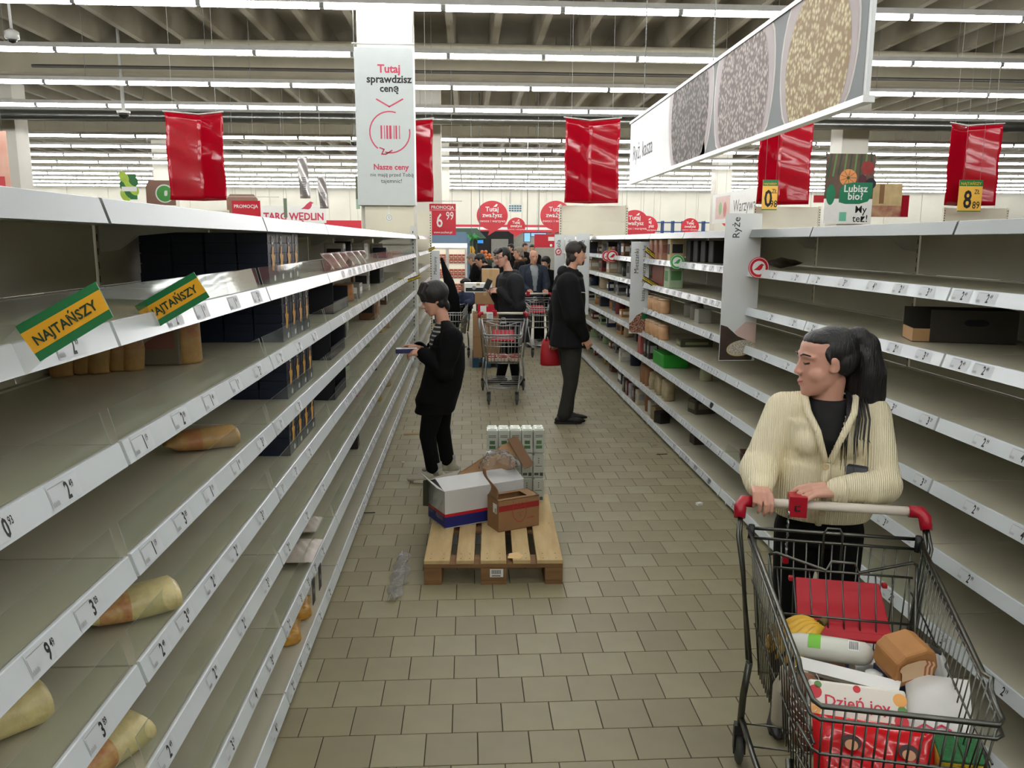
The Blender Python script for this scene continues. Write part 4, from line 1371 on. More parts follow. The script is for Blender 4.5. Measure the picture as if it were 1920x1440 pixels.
def make_cart(name, label, loc, rz, near, metal, lock=.11):
    t = thing(name, label, 'shopping trolley', loc, rz)
    n = 8 if near else 5
    k = 1.0 if near else 1.5
    MB().tube([(-.27, 0, 1.0), (.27, 0, 1.0)], .0165, 12).build('handle', [m_hand], t)
    for s in (-1, 1):
        MB().tube([(s * .255, 0, 1.0), (s * .292, .002, 1.0), (s * .303, .02, .985), (s * .305, .04, .95)], [.021, .022, .022, .019], 12).build('handle_cap', [m_hred], t)
        MB().tube([(s * .3, .03, .96), (s * .302, .06, .90), (s * .287, .07, .78), (s * .257, .1, .45)], .0075 * k, n).tube([(s * .306, .045, .955), (s * .312, .085, .90), (s * .292, .1, .78), (s * .25, .14, .46)], .0065 * k, n).build('handle_post', [metal], t)
    b = MB().box(lock - .03, lock + .03, -.03, .032, .962, 1.036, 0)
    b.box(lock - .008, lock + .012, .032, .035, .985, .99, 1).box(lock - .008, lock + .012, .032, .035, 1.002, 1.006, 1).box(lock + .006, lock + .010, .032, .035, .985, 1.006, 1)
    b.build('coin_lock', [m_hred, m_blk], t, bev=.007)
    if near:
        b = MB()
        for i in range(9):
            z = .972 - i * .017
            b.tube([(lock + .03 + .004 * math.cos(i * 1.57 + a) if i % 2 else lock + .03, .03 + (.007 * math.cos(a) if i % 2 == 0 else 0), z + .0125 * math.sin(a)) for a in [j * math.pi / 3 for j in range(6)]], 0.003, 5, closed=True)
        stuff(b.build('lock_chain', [m_chr], t))
        MB().box(lock + .02, lock + .04, .02, .035, .79, .82).build('chain_key', [m_hred], t, bev=.003)
    RT, FT, RB, FB = (.275, .09, .925), (.205, 1.02, .845), (.225, .12, .42), (.175, .96, .50)
    top = lambda s, u: (s * (RT[0] + (FT[0] - RT[0]) * u), RT[1] + (FT[1] - RT[1]) * u, RT[2] + (FT[2] - RT[2]) * u + (.0 if u < .86 else -.0))
    bot = lambda s, u: (s * (RB[0] + (FB[0] - RB[0]) * u), RB[1] + (FB[1] - RB[1]) * u, RB[2] + (FB[2] - RB[2]) * u)
    # rim: rear posts, long sides, a dip near the front, round front corners
    rim = []
    for s in (1, -1):
        side = [top(s, 0), top(s, .3), top(s, .6), top(s, .8), (s * .222, .875, .872), (s * .218, .885, .85), (s * .21, .95, .842), (s * .205, 1.0, .838), (s * .19, 1.02, .836)]
        rim += side if s == 1 else side[::-1]
    MB().tube(rim, .0068 * k, n).build('top_rim', [metal], t)
    lowr = []
    for s in (1, -1):
        side = [(s * .275, .09, .895), (s * .252, .42, .868), (s * .232, .75, .838), (s * .222, .9, .808), (s * .208, 1.0, .80), (s * .19, 1.016, .80)]
        lowr += side if s == 1 else side[::-1]
    MB().tube(lowr, .005 * k, n).build('lower_rim', [metal], t)
    ns = 25 if near else 14
    for s in (1, -1):
        b = MB()
        for i in range(1, ns):
            u = i / ns
            b.tube([Vector(top(s, u)) - Vector((0, 0, .0 if u < .86 else .02)), bot(s, u)], .002 * k, 5)
        for f in (.35, .66):
            b.tube([Vector(top(s, 0)).lerp(Vector(bot(s, 0)), f), Vector(top(s, 1)).lerp(Vector(bot(s, 1)), f)], .003 * k, 5)
        stuff(b.build('side_grid', [metal], t))
    nf = 15 if near else 9
    b = MB()
    for i in range(nf + 1):
        u = i / nf - .5
        b.tube([(u * .37, 1.02, .836), (u * .35, .965, .50)], .0028 * k, 5)
    stuff(b.build('front_grid', [metal], t))
    b = MB()
    for z, y, hx in ((.70, .998, .196), (.60, .98, .187)):
        b.tube([(-hx - .02, y - .12, z), (-hx, y - .015, z), (-hx + .015, y, z), (hx - .015, y, z), (hx, y - .015, z), (hx + .02, y - .12, z)], .0042 * k, n)
    b.build('front_bar', [metal], t)
    b = MB()
    for i in range(13 if near else 7):
        u = i / (12 if near else 6) - .5
        b.tube([(u * .43, .12, .42), (u * .34, .96, .5)], .0026 * k, 5)
    for i in range(5):
        v = i / 4
        b.tube([(-.22 + .045 * v, .12 + .84 * v, .417 + .08 * v), (.22 - .045 * v, .12 + .84 * v, .417 + .08 * v)], .0034 * k, 5)
    stuff(b.build('basket_floor', [metal], t))
    b = MB()
    for i in range(13 if near else 7):
        u = i / (12 if near else 6) - .5
        b.tube([(u * .5, .085, .895), (u * .44, .12, .42)], .0026 * k, 5)
    stuff(b.build('rear_gate_grid', [metal], t))
    MB().tube([(-.285, .08, .93), (.285, .08, .93)], .0065 * k, n).build('gate_bar', [metal], t)
    MB().tube([(-.28, .085, .897), (.28, .085, .897)], .0055 * k, n).build('gate_bar', [metal], t)
    for s in (-1, 1):
        MB().tube([(s * .268, .09, .945), (s * .268, .09, .89)], .011, 8).build('gate_hinge', [m_blk if near else metal], t)
    # child seat
    b = MB()
    b.tube([(-.21, .26, .865), (.21, .26, .865)], .004 * k, n).tube([(-.2, .33, .74), (.2, .33, .74)], .004 * k, n).tube([(-.19, .37, .665), (.19, .37, .665)], .004 * k, n)
    b.tube([(-.225, .24, .90), (-.205, .26, .915), (-.05, .26, .868), (-.035, .262, .90), (.035, .262, .90), (.05, .26, .868), (.205, .26, .915), (.225, .24, .90)], .005 * k, n)
    b.tube([(-.225, .24, .90), (-.195, .40, .62)], .005 * k, n).tube([(.225, .24, .90), (.195, .40, .62)], .005 * k, n)
    b.tube([(-.03, .088, .8), (-.03, .088, .93), (-.02, .088, .95), (.02, .088, .95), (.03, .088, .93), (.03, .088, .8)], .004 * k, n)
    b.build('seat_frame', [metal], t)
    b = MB()
    for i in range(9):
        u = i / 8 - .5
        b.tube([(u * .4, .26, .865), (u * .37, .37, .665)], .0026 * k, 5)
    stuff(b.build('seat_grid', [metal], t))
    b = MB().slab((-.14, .35, .70), (.14, .35, .70), (.13, .19, .805), (-.13, .19, .805), .008, 0)
    b.slab((-.15, .375, .688), (.15, .375, .688), (.14, .35, .702), (-.14, .35, .702), .012, 0)
    for s in (-1, 1):
        b.box(s * .145 - .008, s * .145 + .008, .19, .21, .80, .815)
    b.build('seat_flap', [m_flap], t, bev=.003)
    # chassis
    for s in (-1, 1):
        MB().tube([(s * .25, .1, .44), (s * .262, .08, .30), (s * .265, .07, .2), (s * .262, .05, .16)], .0125, n + 2).build('rear_leg', [metal], t)
        MB().tube([(s * .2, .72, .49), (s * .205, .83, .40), (s * .19, .93, .24), (s * .17, .99, .16)], .0115, n + 2).build('front_leg', [metal], t)
        MB().tube([(s * .262, .07, .2), (s * .24, .3, .2), (s * .19, .7, .2), (s * .175, .965, .19)], .0105, n + 2).build('chassis_tube', [metal], t)
    MB().tube([(-.182, .955, .195), (.182, .955, .195)], .009, n).build('cross_tube', [metal], t)
    b = MB()
    for i in range(7):
        v = i / 6
        b.tube([(-.255 + .075 * v, .1 + .8 * v, .2), (.255 - .075 * v, .1 + .8 * v, .2)], .003 * k, 5)
    stuff(b.build('lower_rack', [metal], t))
    for s, y0, hx in ((-1, .05, .262), (1, .05, .262), (-1, .99, .165), (1, .99, .165)):
        c = MB().lathe([(0, -.014), (.05, -.013), (.06, -.007), (.0625, 0), (.06, .007), (.05, .013), (0, .014)], 22, (s * hx, y0 - .02, .0632), 'X').build('caster', [m_rub], t)
        MB().box(s * hx - .022, s * hx - .017, y0 - .035, y0 + .01, .05, .135).box(s * hx + .017, s * hx + .022, y0 - .035, y0 + .01, .05, .135).box(s * hx - .022, s * hx + .022, y0 - .02, y0 + .015, .13, .165).build('caster_fork', [m_blk], c)
    return t


CARTZ = math.radians(165.8)
ITEMZ = math.radians(161.4)
CB = Vector((1.255, 2.628, 0))
cart = make_cart('shopping_trolley', 'nearest wire shopping trolley full of groceries, pushed by the woman in cream', CB, CARTZ, True, m_dchr)
cart2 = make_cart('shopping_trolley', 'wire shopping trolley with red seat flap in mid aisle before the man with phone', (.445, 10.3, 0), math.radians(177.4), False, m_chr)
cart3 = make_cart('shopping_trolley', 'wire shopping trolley pushed by the balding man in a navy blazer', (1.16, 14.25, 0), math.radians(184), False, m_chr)
cart4 = make_cart('shopping_trolley', 'wire shopping trolley behind the young shopper in black, holding dark green crates', (-.26, 13.3, 0), math.radians(178), False, m_chr)


def in_cart(x, y, z, c=CB, a=ITEMZ):
    return Matrix.Translation(c) @ Matrix.Rotation(a, 4, 'Z') @ Vector((x, y, z))


def item(name, label, cat, x, y, z, rot=(0, 0, 0), c=CB, a=ITEMZ, group=None):
    t = thing(name, label, cat, group=group)
    t.matrix_basis = Matrix.Translation(in_cart(x, y, z, c, a)) @ Matrix.Rotation(a, 4, 'Z') @ Matrix.Rotation(rot[2], 4, 'Z') @ Matrix.Rotation(rot[1], 4, 'Y') @ Matrix.Rotation(rot[0], 4, 'X')
    return t


def pillow(w_, d_, h_, nu=16, nv=12, mat=0, wob=.0, mb=None, matfn=None):
    """sealed pouch lying flat: closed puffed bag"""
    b = mb or MB()
    for s in (1, -1):
        def fn(u, v):
            e = (max(0, math.sin(math.pi * u)) ** .45) * (max(0, math.sin(math.pi * v)) ** .6)
            return ((u - .5) * w_ * (1 - .03 * math.sin(math.pi * v)), (v - .5) * d_, s * h_ / 2 * e * (1 + wob * math.sin(u * 13 + v * 7) * math.sin(v * 15 + u * 4)))
        if s > 0:
            b.grid(fn, nu, nv, mat, matfn=matfn)
        else:
            n = len(b.f)
            b.grid(fn, nu, nv, mat, matfn=matfn)
            for i in range(n, len(b.f)):
                b.f[i] = b.f[i][::-1]
    return b


# ---- groceries in the nearest trolley (local: x across, y to its front)
m_ban = M('banana_yellow', (228, 182, 60), .5, 0, .1, 12, rgb2=(206, 160, 44))
t = item('banana_bunch', 'bunch of yellow bananas at the back of the nearest trolley', 'fruit', .06, .40, .69, (0, 0, .5))
for i in range(5):
    a = -.5 + i * .24
    P = []
    for j in range(9):
        v = j / 8
        P.append((.005 + .14 * v * math.cos(a) - .01, (i - 2) * .012 + .12 * v * math.sin(a), .06 - .085 * (v - .2) ** 2 * 1.6 - .02 * v))
    MB().tube(P, [.006, .010, .0155, .0175, .018, .0175, .015, .010, .004], 7).build('banana', [m_ban], t)
MB().tube([(-.012, 0, .055), (-.035, -.005, .062)], [.014, .010], 8).build('stem', [M('banana_stem', (96, 82, 40), .7)], t)
m_tof = M('pouch_white', (214, 216, 204), .25, 0, .04, 6)
t = item('white_vegetable_pouch', 'long white plastic pouch with a green label on top of the nearest trolley', 'packet', .035, .495, .715, (0, .06, -.15))
def mf(u, v):
    return 1 if .34 < u < .45 else 0
MB().lathe([(.004, -.125), (.022, -.118), (.033, -.1), (.036, -.05), (.037, .02), (.036, .08), (.030, .11), (.010, .122), (.0, .123)], 18, axis='X').build('pouch_body', [m_tof], t)
b = MB()
n0 = len(b.v)
b.grid(lambda u, v: (.02 + u * .035, .0378 * math.sin(-1.2 + v * 2.4), .0378 * math.cos(-1.2 + v * 2.4)), 4, 12, 0)
b.grid(lambda u, v: (-.085 + u * .03, .0378 * math.sin(.1 + v * .9), .0378 * math.cos(.1 + v * .9)), 3, 6, 1)
b.build('label', [M('label_lime', (120, 196, 60), .4), m_wht], t)
b = MB()
for k in range(8):
    b.grid(lambda u, v: (-.082 + k * .0032 + u * .0016, .0384 * math.sin(.2 + v * .7), .0384 * math.cos(.2 + v * .7)), 1, 4)
stuff(b.build('barcode', [m_ink], t))
m_egg = M('egg_carton_grey', (140, 132, 116), .9, 0, .06, 20)
t = item('egg_carton', 'grey egg carton with a printed white lid edge in the nearest trolley', 'carton', -.03, .56, .665, (.25, .10, -.45))
b = MB()
for i in range(5):
    for j in range(2):
        b.lathe([(.022, 0), (.028, .02), (.03, .045)], 10, (-.105 + .0525 * i, -.03 + .06 * j, -.045), mat=0)
b.box(-.14, .14, -.065, .065, -.004, .004, 0)
b.build('tray', [m_egg], t)
for i in range(5):
    MB().ball((-.105 + .0525 * i, .03, -.01), .022, 0, 12, 8, (1, 1, 1.2)).build('egg', [M('egg_shell', (190, 168, 136), .5)], t)
MB().slab((-.14, .066, .004), (.14, .066, .004), (.14, .045, .034), (-.14, .045, .034), .004, 0).build('lid', [m_wht], t)
b = MB()
for k in range(12):
    q = lambda x, v: (x, .0675 - .021 * v, .0045 + .030 * v)
    b.add([q(.08 + k * .004, .15), q(.0825 + k * .004, .15), q(.0825 + k * .004, .85), q(.08 + k * .004, .85)], [(3, 2, 1, 0)], 0)
for x0, x1 in ((.0, .05), (-.06, -.02)):
    b.add([q(x0, .3), q(x1, .3), q(x1, .7), q(x0, .7)], [(3, 2, 1, 0)], 1)
b.build('print', [m_ink, M('print_lilac', (150, 150, 190), .5)], t)
m_tst = M('toast_crust', (176, 124, 70), .6, 0, .12, 8)
t = item('toast_loaf', 'bag of sliced toast bread with a dark blue label standing in the nearest trolley', 'bread', -.145, .50, .62, (-.2, .2, .45))
prof = [(p[0] * 1.1, p[1] * 1.12) for p in [(-.05, 0), (.05, 0), (.052, .07), (.062, .09), (.055, .12), (.03, .132), (-.03, .132), (-.055, .12), (-.062, .09), (-.052, .07)]]
b = MB()
k = len(prof)
for y in (0, .1):
    b.v += [(p[0], y, p[1] * 1.45) for p in prof]
b.f += [tuple(range(k)), tuple(range(2 * k - 1, k - 1, -1))] + [(i + k, (i + 1) % k + k, (i + 1) % k, i) for i in range(k)]
b.m += [0] * (k + 2)
b.s += [False] * (k + 2)
b.build('loaf', [m_tst], t, bev=.008)
MB().box(-.0605, .0605, -.002, .102, .05, .115, 0).build('label_band', [M('label_navy', (24, 30, 66), .35)], t)
MB().fit('SUPERIOR', (0, .1025, .062), (-1, 0, 0), Z_, .085, 0).fit('toast', (0, .1025, .09), (-1, 0, 0), Z_, .04, 0).build('lettering', [m_wht], t)
b = MB()
for i in range(5):
    b.poly([(p[0] * .036 / .06, p[1] * .036 / .09) for p in prof], (-.014 + .007 * i, .1025 + .0004 * i, .118 + .004 * i), (-1, 0, 0), Z_, 0, i % 2)
b.build('printed_slices', [M('slice_light', (222, 190, 150), .5), M('slice_crust', (176, 96, 60), .5)], t)
m_joy = M('pack_ivory', (226, 222, 210), .3, 0, .03)
t = item('breakfast_pack', 'white flat pack with red script lettering and fruit prints near the trolley front', 'packet', -.02, .71, .655, (-.8, 0, .02))
MB().box(-.125, .125, -.064, .064, -.018, .018).build('pack_body', [m_joy], t, bev=.008)
b = MB()
for (cx, cy, r, mt) in ((-.108, .03, .018, 0), (-.11, -.015, .017, 1), (.108, .035, .018, 1), (.108, -.02, .018, 0), (.112, .008, .012, 2), (-.1, .05, .01, 2), (.03, -.048, .013, 3), (.0, .05, .01, 0)):
    b.poly(circ(r, 14, cx=cx, cy=cy), (0, 0, .0186), (-1, 0, 0), (0, -1, 0), 0, mt)
stuff(b.build('fruit_print', [M('berry_red', (196, 40, 52), .4), M('apricot', (234, 170, 90), .4), M('mint_leaf', (90, 140, 70), .4), M('egg_yolk', (238, 180, 50), .4)], t))
MB().fit('Dzień joy', (0, .004, .0186), (-1, 0, 0), (0, -1, 0), .165, 0, bold=.012).build('lettering', [M('script_red', (200, 40, 66), .4)], t)
m_bag = M('pouch_red', (200, 16, 26), .18, 0, .06, 4, bump=.3, bscale=12, coat=.3)
t = item('red_snack_bag', 'glossy red snack pouch filling the front of the nearest trolley', 'packet', -.05, .835, .575, (-1.0, 0, .02))
pillow(.30, .22, .09, 24, 18, 0, .12).build('pouch_body', [m_bag], t)
b = MB()
for cx, cy in ((-.06, .05), (.075, .045)):
    b.poly(circ(.024, 16, cx=cx, cy=cy, sy=.8), (0, 0, .052), (-1, 0, 0), (0, -1, 0), 0, 0)
    b.poly(circ(.016, 16, cx=cx, cy=cy - .006, sy=.8), (0, 0, .0525), (-1, 0, 0), (0, -1, 0), 0, 1)
stuff(b.build('round_print', [M('print_choc', (60, 26, 24), .4), M('print_cream_tone', (206, 150, 110), .4)], t))
m_pap = M('paper_bag_white', (216, 216, 212), .55, 0, .03, 6)
t = item('white_paper_bag', 'white paper bag with a red and blue logo at the trolley front corner', 'packet', -.225, .70, .67, (-.62, .05, -.1))
pillow(.16, .22, .055, 14, 14, 0, .08).build('bag_body', [m_pap], t)
b = MB()
stroke(b, [(-.06, .05), (-.04, .065), (-.02, .055), (-.0, .068), (.02, .058)], .006, 0)
stroke(b, [(-.055, .03), (-.05, .045), (-.04, .032), (-.032, .046), (-.024, .032), (-.012, .046), (-.006, .032), (.008, .044)], .007, 1)
for i in range(len(b.v)):
    p = b.v[i]
    b.v[i] = (-p[0], -p[2] + .11, .0285)
b.build('logo', [m_redtx, M('logo_blue', (40, 60, 150), .4)], t)
t = item('sponge_pack', 'pack of yellow sponges with green tops low at the trolley front corner', 'sponges', -.25, .80, .625, (-.3, .0, .1))
for i in range(2):
    b = MB().box(-.055 + .056 * i, -.002 + .056 * i, -.04, .04, -.03, .012, 0).box(-.055 + .056 * i, -.002 + .056 * i, -.04, .04, .012, .022, 1)
    b.build('sponge', [M('sponge_yellow', (222, 186, 40), .9, 0, .1, 30, bump=.4, bscale=200), M('scourer_green', (40, 110, 60), .95, 0, .2, 60, bump=.5, bscale=250)], t, bev=.003)
MB().box(-.06, .06, -.044, .044, -.033, .026).build('clear_pack', [m_lip], t)
t = item('teal_pouch', 'teal pouch under the yellow sponges in the nearest trolley', 'packet', -.25, .80, .565, (-.2, 0, .1))
pillow(.13, .1, .05).build('pouch_body', [M('pouch_teal', (24, 96, 104), .3, 0, .1, 8)], t)
t = item('sliced_meat_pack', 'brown and blue pack leaning behind the long white pouch in the trolley', 'packet', -.0, .43, .64, (-.5, .2, .1))
pillow(.17, .11, .03, matfn=lambda u, v: 1 if u < .35 else 0).build('pouch_body', [M('pack_brown', (120, 82, 60), .3, 0, .15, 8), M('pack_blue', (40, 52, 90), .3)], t)
t = item('white_tub_pack', 'pale cardboard sleeve behind the toast loaf in the nearest trolley', 'carton', -.09, .47, .64, (-.3, .1, .3))
MB().box(-.06, .06, -.02, .02, -.06, .06).build('sleeve', [m_wht], t, bev=.004)
t = item('grey_jar', 'small grey capped jar between egg carton and toast loaf', 'jar', -.085, .585, .66, (.1, .1, 0))
MB().lathe([(.026, -.05), (.028, -.045), (.028, .02), (.022, .03)], 16).build('jar_body', [M('jar_grey', (130, 136, 136), .25)], t)
MB().lathe([(.024, .03), (.025, .032), (.025, .045), (.0, .046)], 16).build('lid', [m_wht], t)
t = item('crumpled_bag', 'crumpled thin white plastic bag along the trolley wall beside the toast', 'bag', -.25, .50, .70, (0, .1, .2))
MB().grid(lambda u, v: ((.012 + .03 * math.sin(math.pi * v) + .006 * math.sin(u * 19 + v * 6)) * math.cos(2 * math.pi * u), (.03 + .03 * math.sin(math.pi * v) + .006 * math.sin(u * 23)) * math.sin(2 * math.pi * u) * 1.2, -.14 + v * .2), 24, 12).build('bag_film', [M('bag_white', (200, 202, 198), .4, 0, .06, 6)], t)
m_onion = M('produce_brown', (120, 78, 54), .6, 0, .25, 14)
t = item('produce_net', 'net of brown produce low by the left wall of the nearest trolley', 'bag', .105, .64, .55)
for i, (x, y, z) in enumerate(((0, 0, 0), (.0, .07, .0), (.01, -.07, .0), (.0, .03, .06), (.01, -.035, .06), (.0, .0, .115))):
    MB().ball((x, y, z), .037, 0, 14, 10).build('onion', [m_onion], t)
b = MB()
for k in range(9):
    b.tube([(.043 * math.cos(a) * .9, .002 + .115 * math.sin(a), -.035 + .02 * k) for a in [j * math.pi / 8 for j in range(16)]], .0012, 4, closed=True)
stuff(b.build('net', [m_wht], t))
t = item('brown_loaf', 'round brown loaf in clear bag under the bananas by the trolley left wall', 'bread', .12, .46, .565)
MB().ball((0, 0, 0), .06, 0, 18, 12, (.8, 1.4, .8)).build('loaf', [M('loaf_brown', (130, 86, 50), .7, 0, .2, 12)], t)
t = item('gold_foil_pack', 'small gold foil pack hanging at the left wall of the nearest trolley', 'packet', .185, .40, .70, (0, 1.2, 0))
pillow(.1, .07, .03).build('pouch_body', [M('gold_foil', (196, 160, 90), .25, .8, .1, 20, bump=.5, bscale=60)], t)
t = item('water_pack', 'dark pack of bottles low at the front left of the trolley', 'packet', .10, .56, .515, (0, 0, .1))
for i in range(3):
    MB().lathe([(.028, -.02), (.03, -.01), (.03, .1), (.012, .14), (.012, .16)], 14, (-.06 + .06 * i, 0, 0)).build('bottle', [M('bottle_pale', (176, 168, 150), .2)], t)
# fill in the mid aisle trolley
for k in range(6):
    t = item('meat_tray', 'red meat tray in the mid aisle trolley, %s of six along its basket floor' % ORD[k], 'packet', -.13 + .13 * (k % 3), .62 + .2 * (k // 3), .53, (0, 0, .2 * (k % 2)), Vector((.445, 10.3, 0)), math.radians(177.4), group='meat trays in the mid aisle trolley')
    MB().box(-.06, .06, -.09, .09, -.02, .02).build('tray', [M('tray_cream', (206, 190, 170), .4)], t, bev=.005)
    MB().box(-.05, .05, -.08, .08, .018, .03).build('meat', [M('meat_red', (150, 50, 44), .4, 0, .2, 20)], t, bev=.006)
t = item('paper_notice', 'small white notice with print hung on the mid aisle trolley handle', 'notice', .17, .02, .965, (0, 0, 0), Vector((.445, 10.3, 0)), math.radians(177.4))
MB().box(-.04, .04, .02, .024, -.06, .05).build('paper', [m_wht], t)
b = MB()
for k in range(4):
    b.box(-.03, .03 - .01 * (k % 2), .0242, .0246, -.045 + k * .022, -.037 + k * .022)
stuff(b.build('print_lines', [m_grey], t))
# ================================================================= PEOPLE
def loft(b, secs, n=22, mat=0):
    """closed body through horizontal oval sections (x, y, z, rx, ry)"""
    vs = []
    for x, y, z, rx, ry in secs:
        for j in range(n):
            a = 2 * math.pi * j / n
            c, s = math.cos(a), math.sin(a)
            vs.append((x + rx * math.copysign(abs(c) ** .9, c), y + ry * math.copysign(abs(s) ** .9, s), z))
    k = len(secs)
    fs = [(i * n + j, i * n + (j + 1) % n, (i + 1) * n + (j + 1) % n, (i + 1) * n + j) for i in range(k - 1) for j in range(n)]
    fs += [tuple(range(n - 1, -1, -1)), tuple((k - 1) * n + j for j in range(n))]
    return b.add(vs, fs, mat, True)


def limb(b, pts, rs, n=14):
    """tapering limb with round ends"""
    P = [Vector(p) for p in pts]
    b.tube(P, list(rs), n)
    for p, r in zip(P, rs):
        b.ball(p, r * .995, 0, n, 10)
    return b


def remesh(b, vox, smooth=2, cut=None, fac=.5):
    me = b.mesh('tmp', [])
    o = bpy.data.objects.new('tmp', me)
    COL.objects.link(o)
    md = o.modifiers.new('r', 'REMESH')
    md.mode = 'VOXEL'
    md.voxel_size = vox
    md.use_smooth_shade = True
    if smooth:
        ms = o.modifiers.new('s', 'SMOOTH')
        ms.iterations = smooth
        ms.factor = fac
    dg = bpy.context.evaluated_depsgraph_get()
    m2 = bpy.data.meshes.new_from_object(o.evaluated_get(dg))
    bpy.data.objects.remove(o)
    bpy.data.meshes.remove(me)
    vs = [tuple(v.co) for v in m2.vertices]
    fs = [tuple(p.vertices) for p in m2.polygons]
    bpy.data.meshes.remove(m2)
    if cut:
        keep = []
        for f in fs:
            c = sum((Vector(vs[i]) for i in f), Vector()) / len(f)
            if not cut(c):
                keep.append(f)
        used = sorted({i for f in keep for i in f})
        mp = {i: k for k, i in enumerate(used)}
        vs = [vs[i] for i in used]
        fs = [tuple(mp[i] for i in f) for f in keep]
    r = MB()
    r.add(vs, fs, 0, True)
    return r


def head_shape(b, nose=1.0, jaw=1.0, soft=False):
    """face looks along +y; centre between the ears; chin at -.118, crown at +.115"""
    S_ = [(-.119, .058, .016 * jaw, .018), (-.112, .052, .032 * jaw, .034), (-.095, .040, .044 * jaw, .050), (-.07, .026, .055 * jaw, .066), (-.045, .016, .062, .077), (-.015, .008, .068, .086),
          (.015, .000, .072, .092), (.045, -.006, .0745, .096), (.07, -.010, .073, .094), (.09, -.012, .064, .083), (.105, -.013, .047, .062), (.114, -.014, .025, .033)]
    loft(b, [(0, y, z, rx, ry) for z, y, rx, ry in S_], 26)
    limb(b, [(0, .086, .022), (0, .100 - (.005 if soft else 0), -.005), (0, .113 * nose, -.026)], [.008, .010, .0125 - (.002 if soft else 0)], 8)
    for s in (-1, 1):
        b.ball((s * .0115, .103, -.030), .0085, 0, 8, 6)
        if soft:
            b.ball((s * .033, .046, -.036), .037, 0, 14, 12)
        else:
            b.ball((s * .038, .056, -.022), .024, 0, 10, 8)
        limb(b, [(s * .012, .088, .03), (s * .035, .084, .034), (s * .056, .064, .026)], [.0085, .0095, .008], 8)
        b.ball((s * .074, -.006, -.004), .03, 0, 10, 8, (.28, .62, 1.0))
        b.ball((s * .079, .0, .012), .014, 0, 8, 6, (.5, 1.0, 1.0))
        b.ball((s * .076, .004, -.022), .010, 0, 8, 6, (.6, 1.0, 1.1))
    limb(b, [(-.02, .087, -.062), (0, .097, -.058), (.02, .087, -.062)], [.005, .0075, .005], 8)
    limb(b, [(-.017, .086, -.072), (0, .094, -.073), (.017, .086, -.072)], [.005, .0075, .005], 8)
    b.ball((0, .074, -.102), .018, 0, 10, 8)
    return b


def hand_shape(b, wr, d, nrm, side, curl=(.5, .55, .6, .65), spread=.06, thumb=(.5, .5), size=1.0):
    """palm and five fingers; d points from wrist to knuckles, nrm is the back of the hand; side=+1 thumb on the d x nrm side"""
    wr, d, nrm = Vector(wr), Vector(d).normalized(), Vector(nrm).normalized()
    nrm = (nrm - d * nrm.dot(d)).normalized()
    ac = d.cross(nrm) * side
    k = size
    P = lambda f, a, n: wr + d * (f * k) + ac * (a * k) + nrm * (n * k)
    for a, r in ((.028, .0135), (.010, .0145), (-.009, .014), (-.026, .0125)):
        limb(b, [P(0, a * .55, 0), P(.045, a * .9, .003), P(.086, a, .0)], [.0165 * k, r * k * 1.1, r * k * .85], 10)
    ln = ((.040, .026, .020), (.044, .029, .022), (.041, .027, .021), (.032, .021, .018))
    for i, a in enumerate((.030, .0105, -.0095, -.028)):
        p = P(.088, a, .001)
        dd = (d + ac * ((1.5 - i) * spread)).normalized()
        pts, rr = [p], [.0092 * k]
        ang = 0.0
        for q in range(3):
            ang += curl[i] * (1.0, 1.15, .8)[q]
            v = dd * math.cos(ang) - nrm * math.sin(ang)
            p = p + v * ln[i][q] * k
            pts.append(p)
            rr.append((.0085, .0078, .0064)[q] * k * (1 if i < 3 else .9))
        limb(b, pts, rr, 9)
    t0 = P(.022, .022, -.006)
    dd = (d * .62 + ac * .75 - nrm * thumb[0]).normalized()
    t1 = t0 + dd * .036 * k
    d2 = (d * .8 + ac * (.45 - thumb[1]) - nrm * thumb[0] * 1.1).normalized()
    t2 = t1 + d2 * .030 * k
    t3 = t2 + (d2 - ac * thumb[1] * .5).normalized() * .024 * k
    limb(b, [t0, t1, t2, t3], [.015 * k, .0115 * k, .0098 * k, .0075 * k], 9)
    return b


m_skin = M('skin_light', (206, 160, 138), .5, 0, .05, 6, rgb2=(200, 148, 128))
m_skin2 = M('skin_pink', (200, 150, 124), .5, 0, .06, 6)
m_hairb = M('hair_black', (11, 10, 10), .42, 0, .2, 40, bump=.5, bscale=160, stretch=(1, 1, .12))
m_hairbr = M('hair_brown', (40, 32, 26), .5, 0, .25, 40, bump=.5, bscale=160, stretch=(1, 1, .15))
m_hairg = M('hair_grey', (120, 110, 98), .6, 0, .2, 30, bump=.4, bscale=120)
m_lipm = M('lip_rose', (168, 92, 84), .4)
m_eyew = M('eye_white', (220, 214, 206), .3)
m_iris = M('eye_dark', (26, 20, 18), .25)
m_coat = M('coat_black', (9, 9, 10), .9, 0, .15, 12, bump=.35, bscale=14, spec=.2)
m_jack = M('jacket_black', (11, 12, 14), .8, 0, .15, 12, bump=.4, bscale=12, spec=.25)
m_trou = M('trousers_black', (9, 9, 10), .9, 0, .15, 12, bump=.3, bscale=14, spec=.2)
m_olive = M('trousers_dark_olive', (40, 40, 35), .85, 0, .1, 12, bump=.3, bscale=14)
m_shoe = M('shoe_black', (16, 16, 16), .45, 0, .1, 20)


def head_matrix(J):
    yaw, pitch, roll = J.get('look', (0, 0, 0))
    return Matrix.Translation(Vector(J['head'])) @ Matrix.Rotation(yaw, 4, 'Z') @ Matrix.Rotation(pitch, 4, 'X') @ Matrix.Rotation(roll, 4, 'Y') @ Matrix.Scale(J.get('hs', 1.0), 4)


def moved(b, mtx, start=0):
    return b.xf(mtx, start)


def arms_of(J):
    return [(s, [J[k + s] for k in ('sh', 'el', 'wr')]) for s in 'lr']


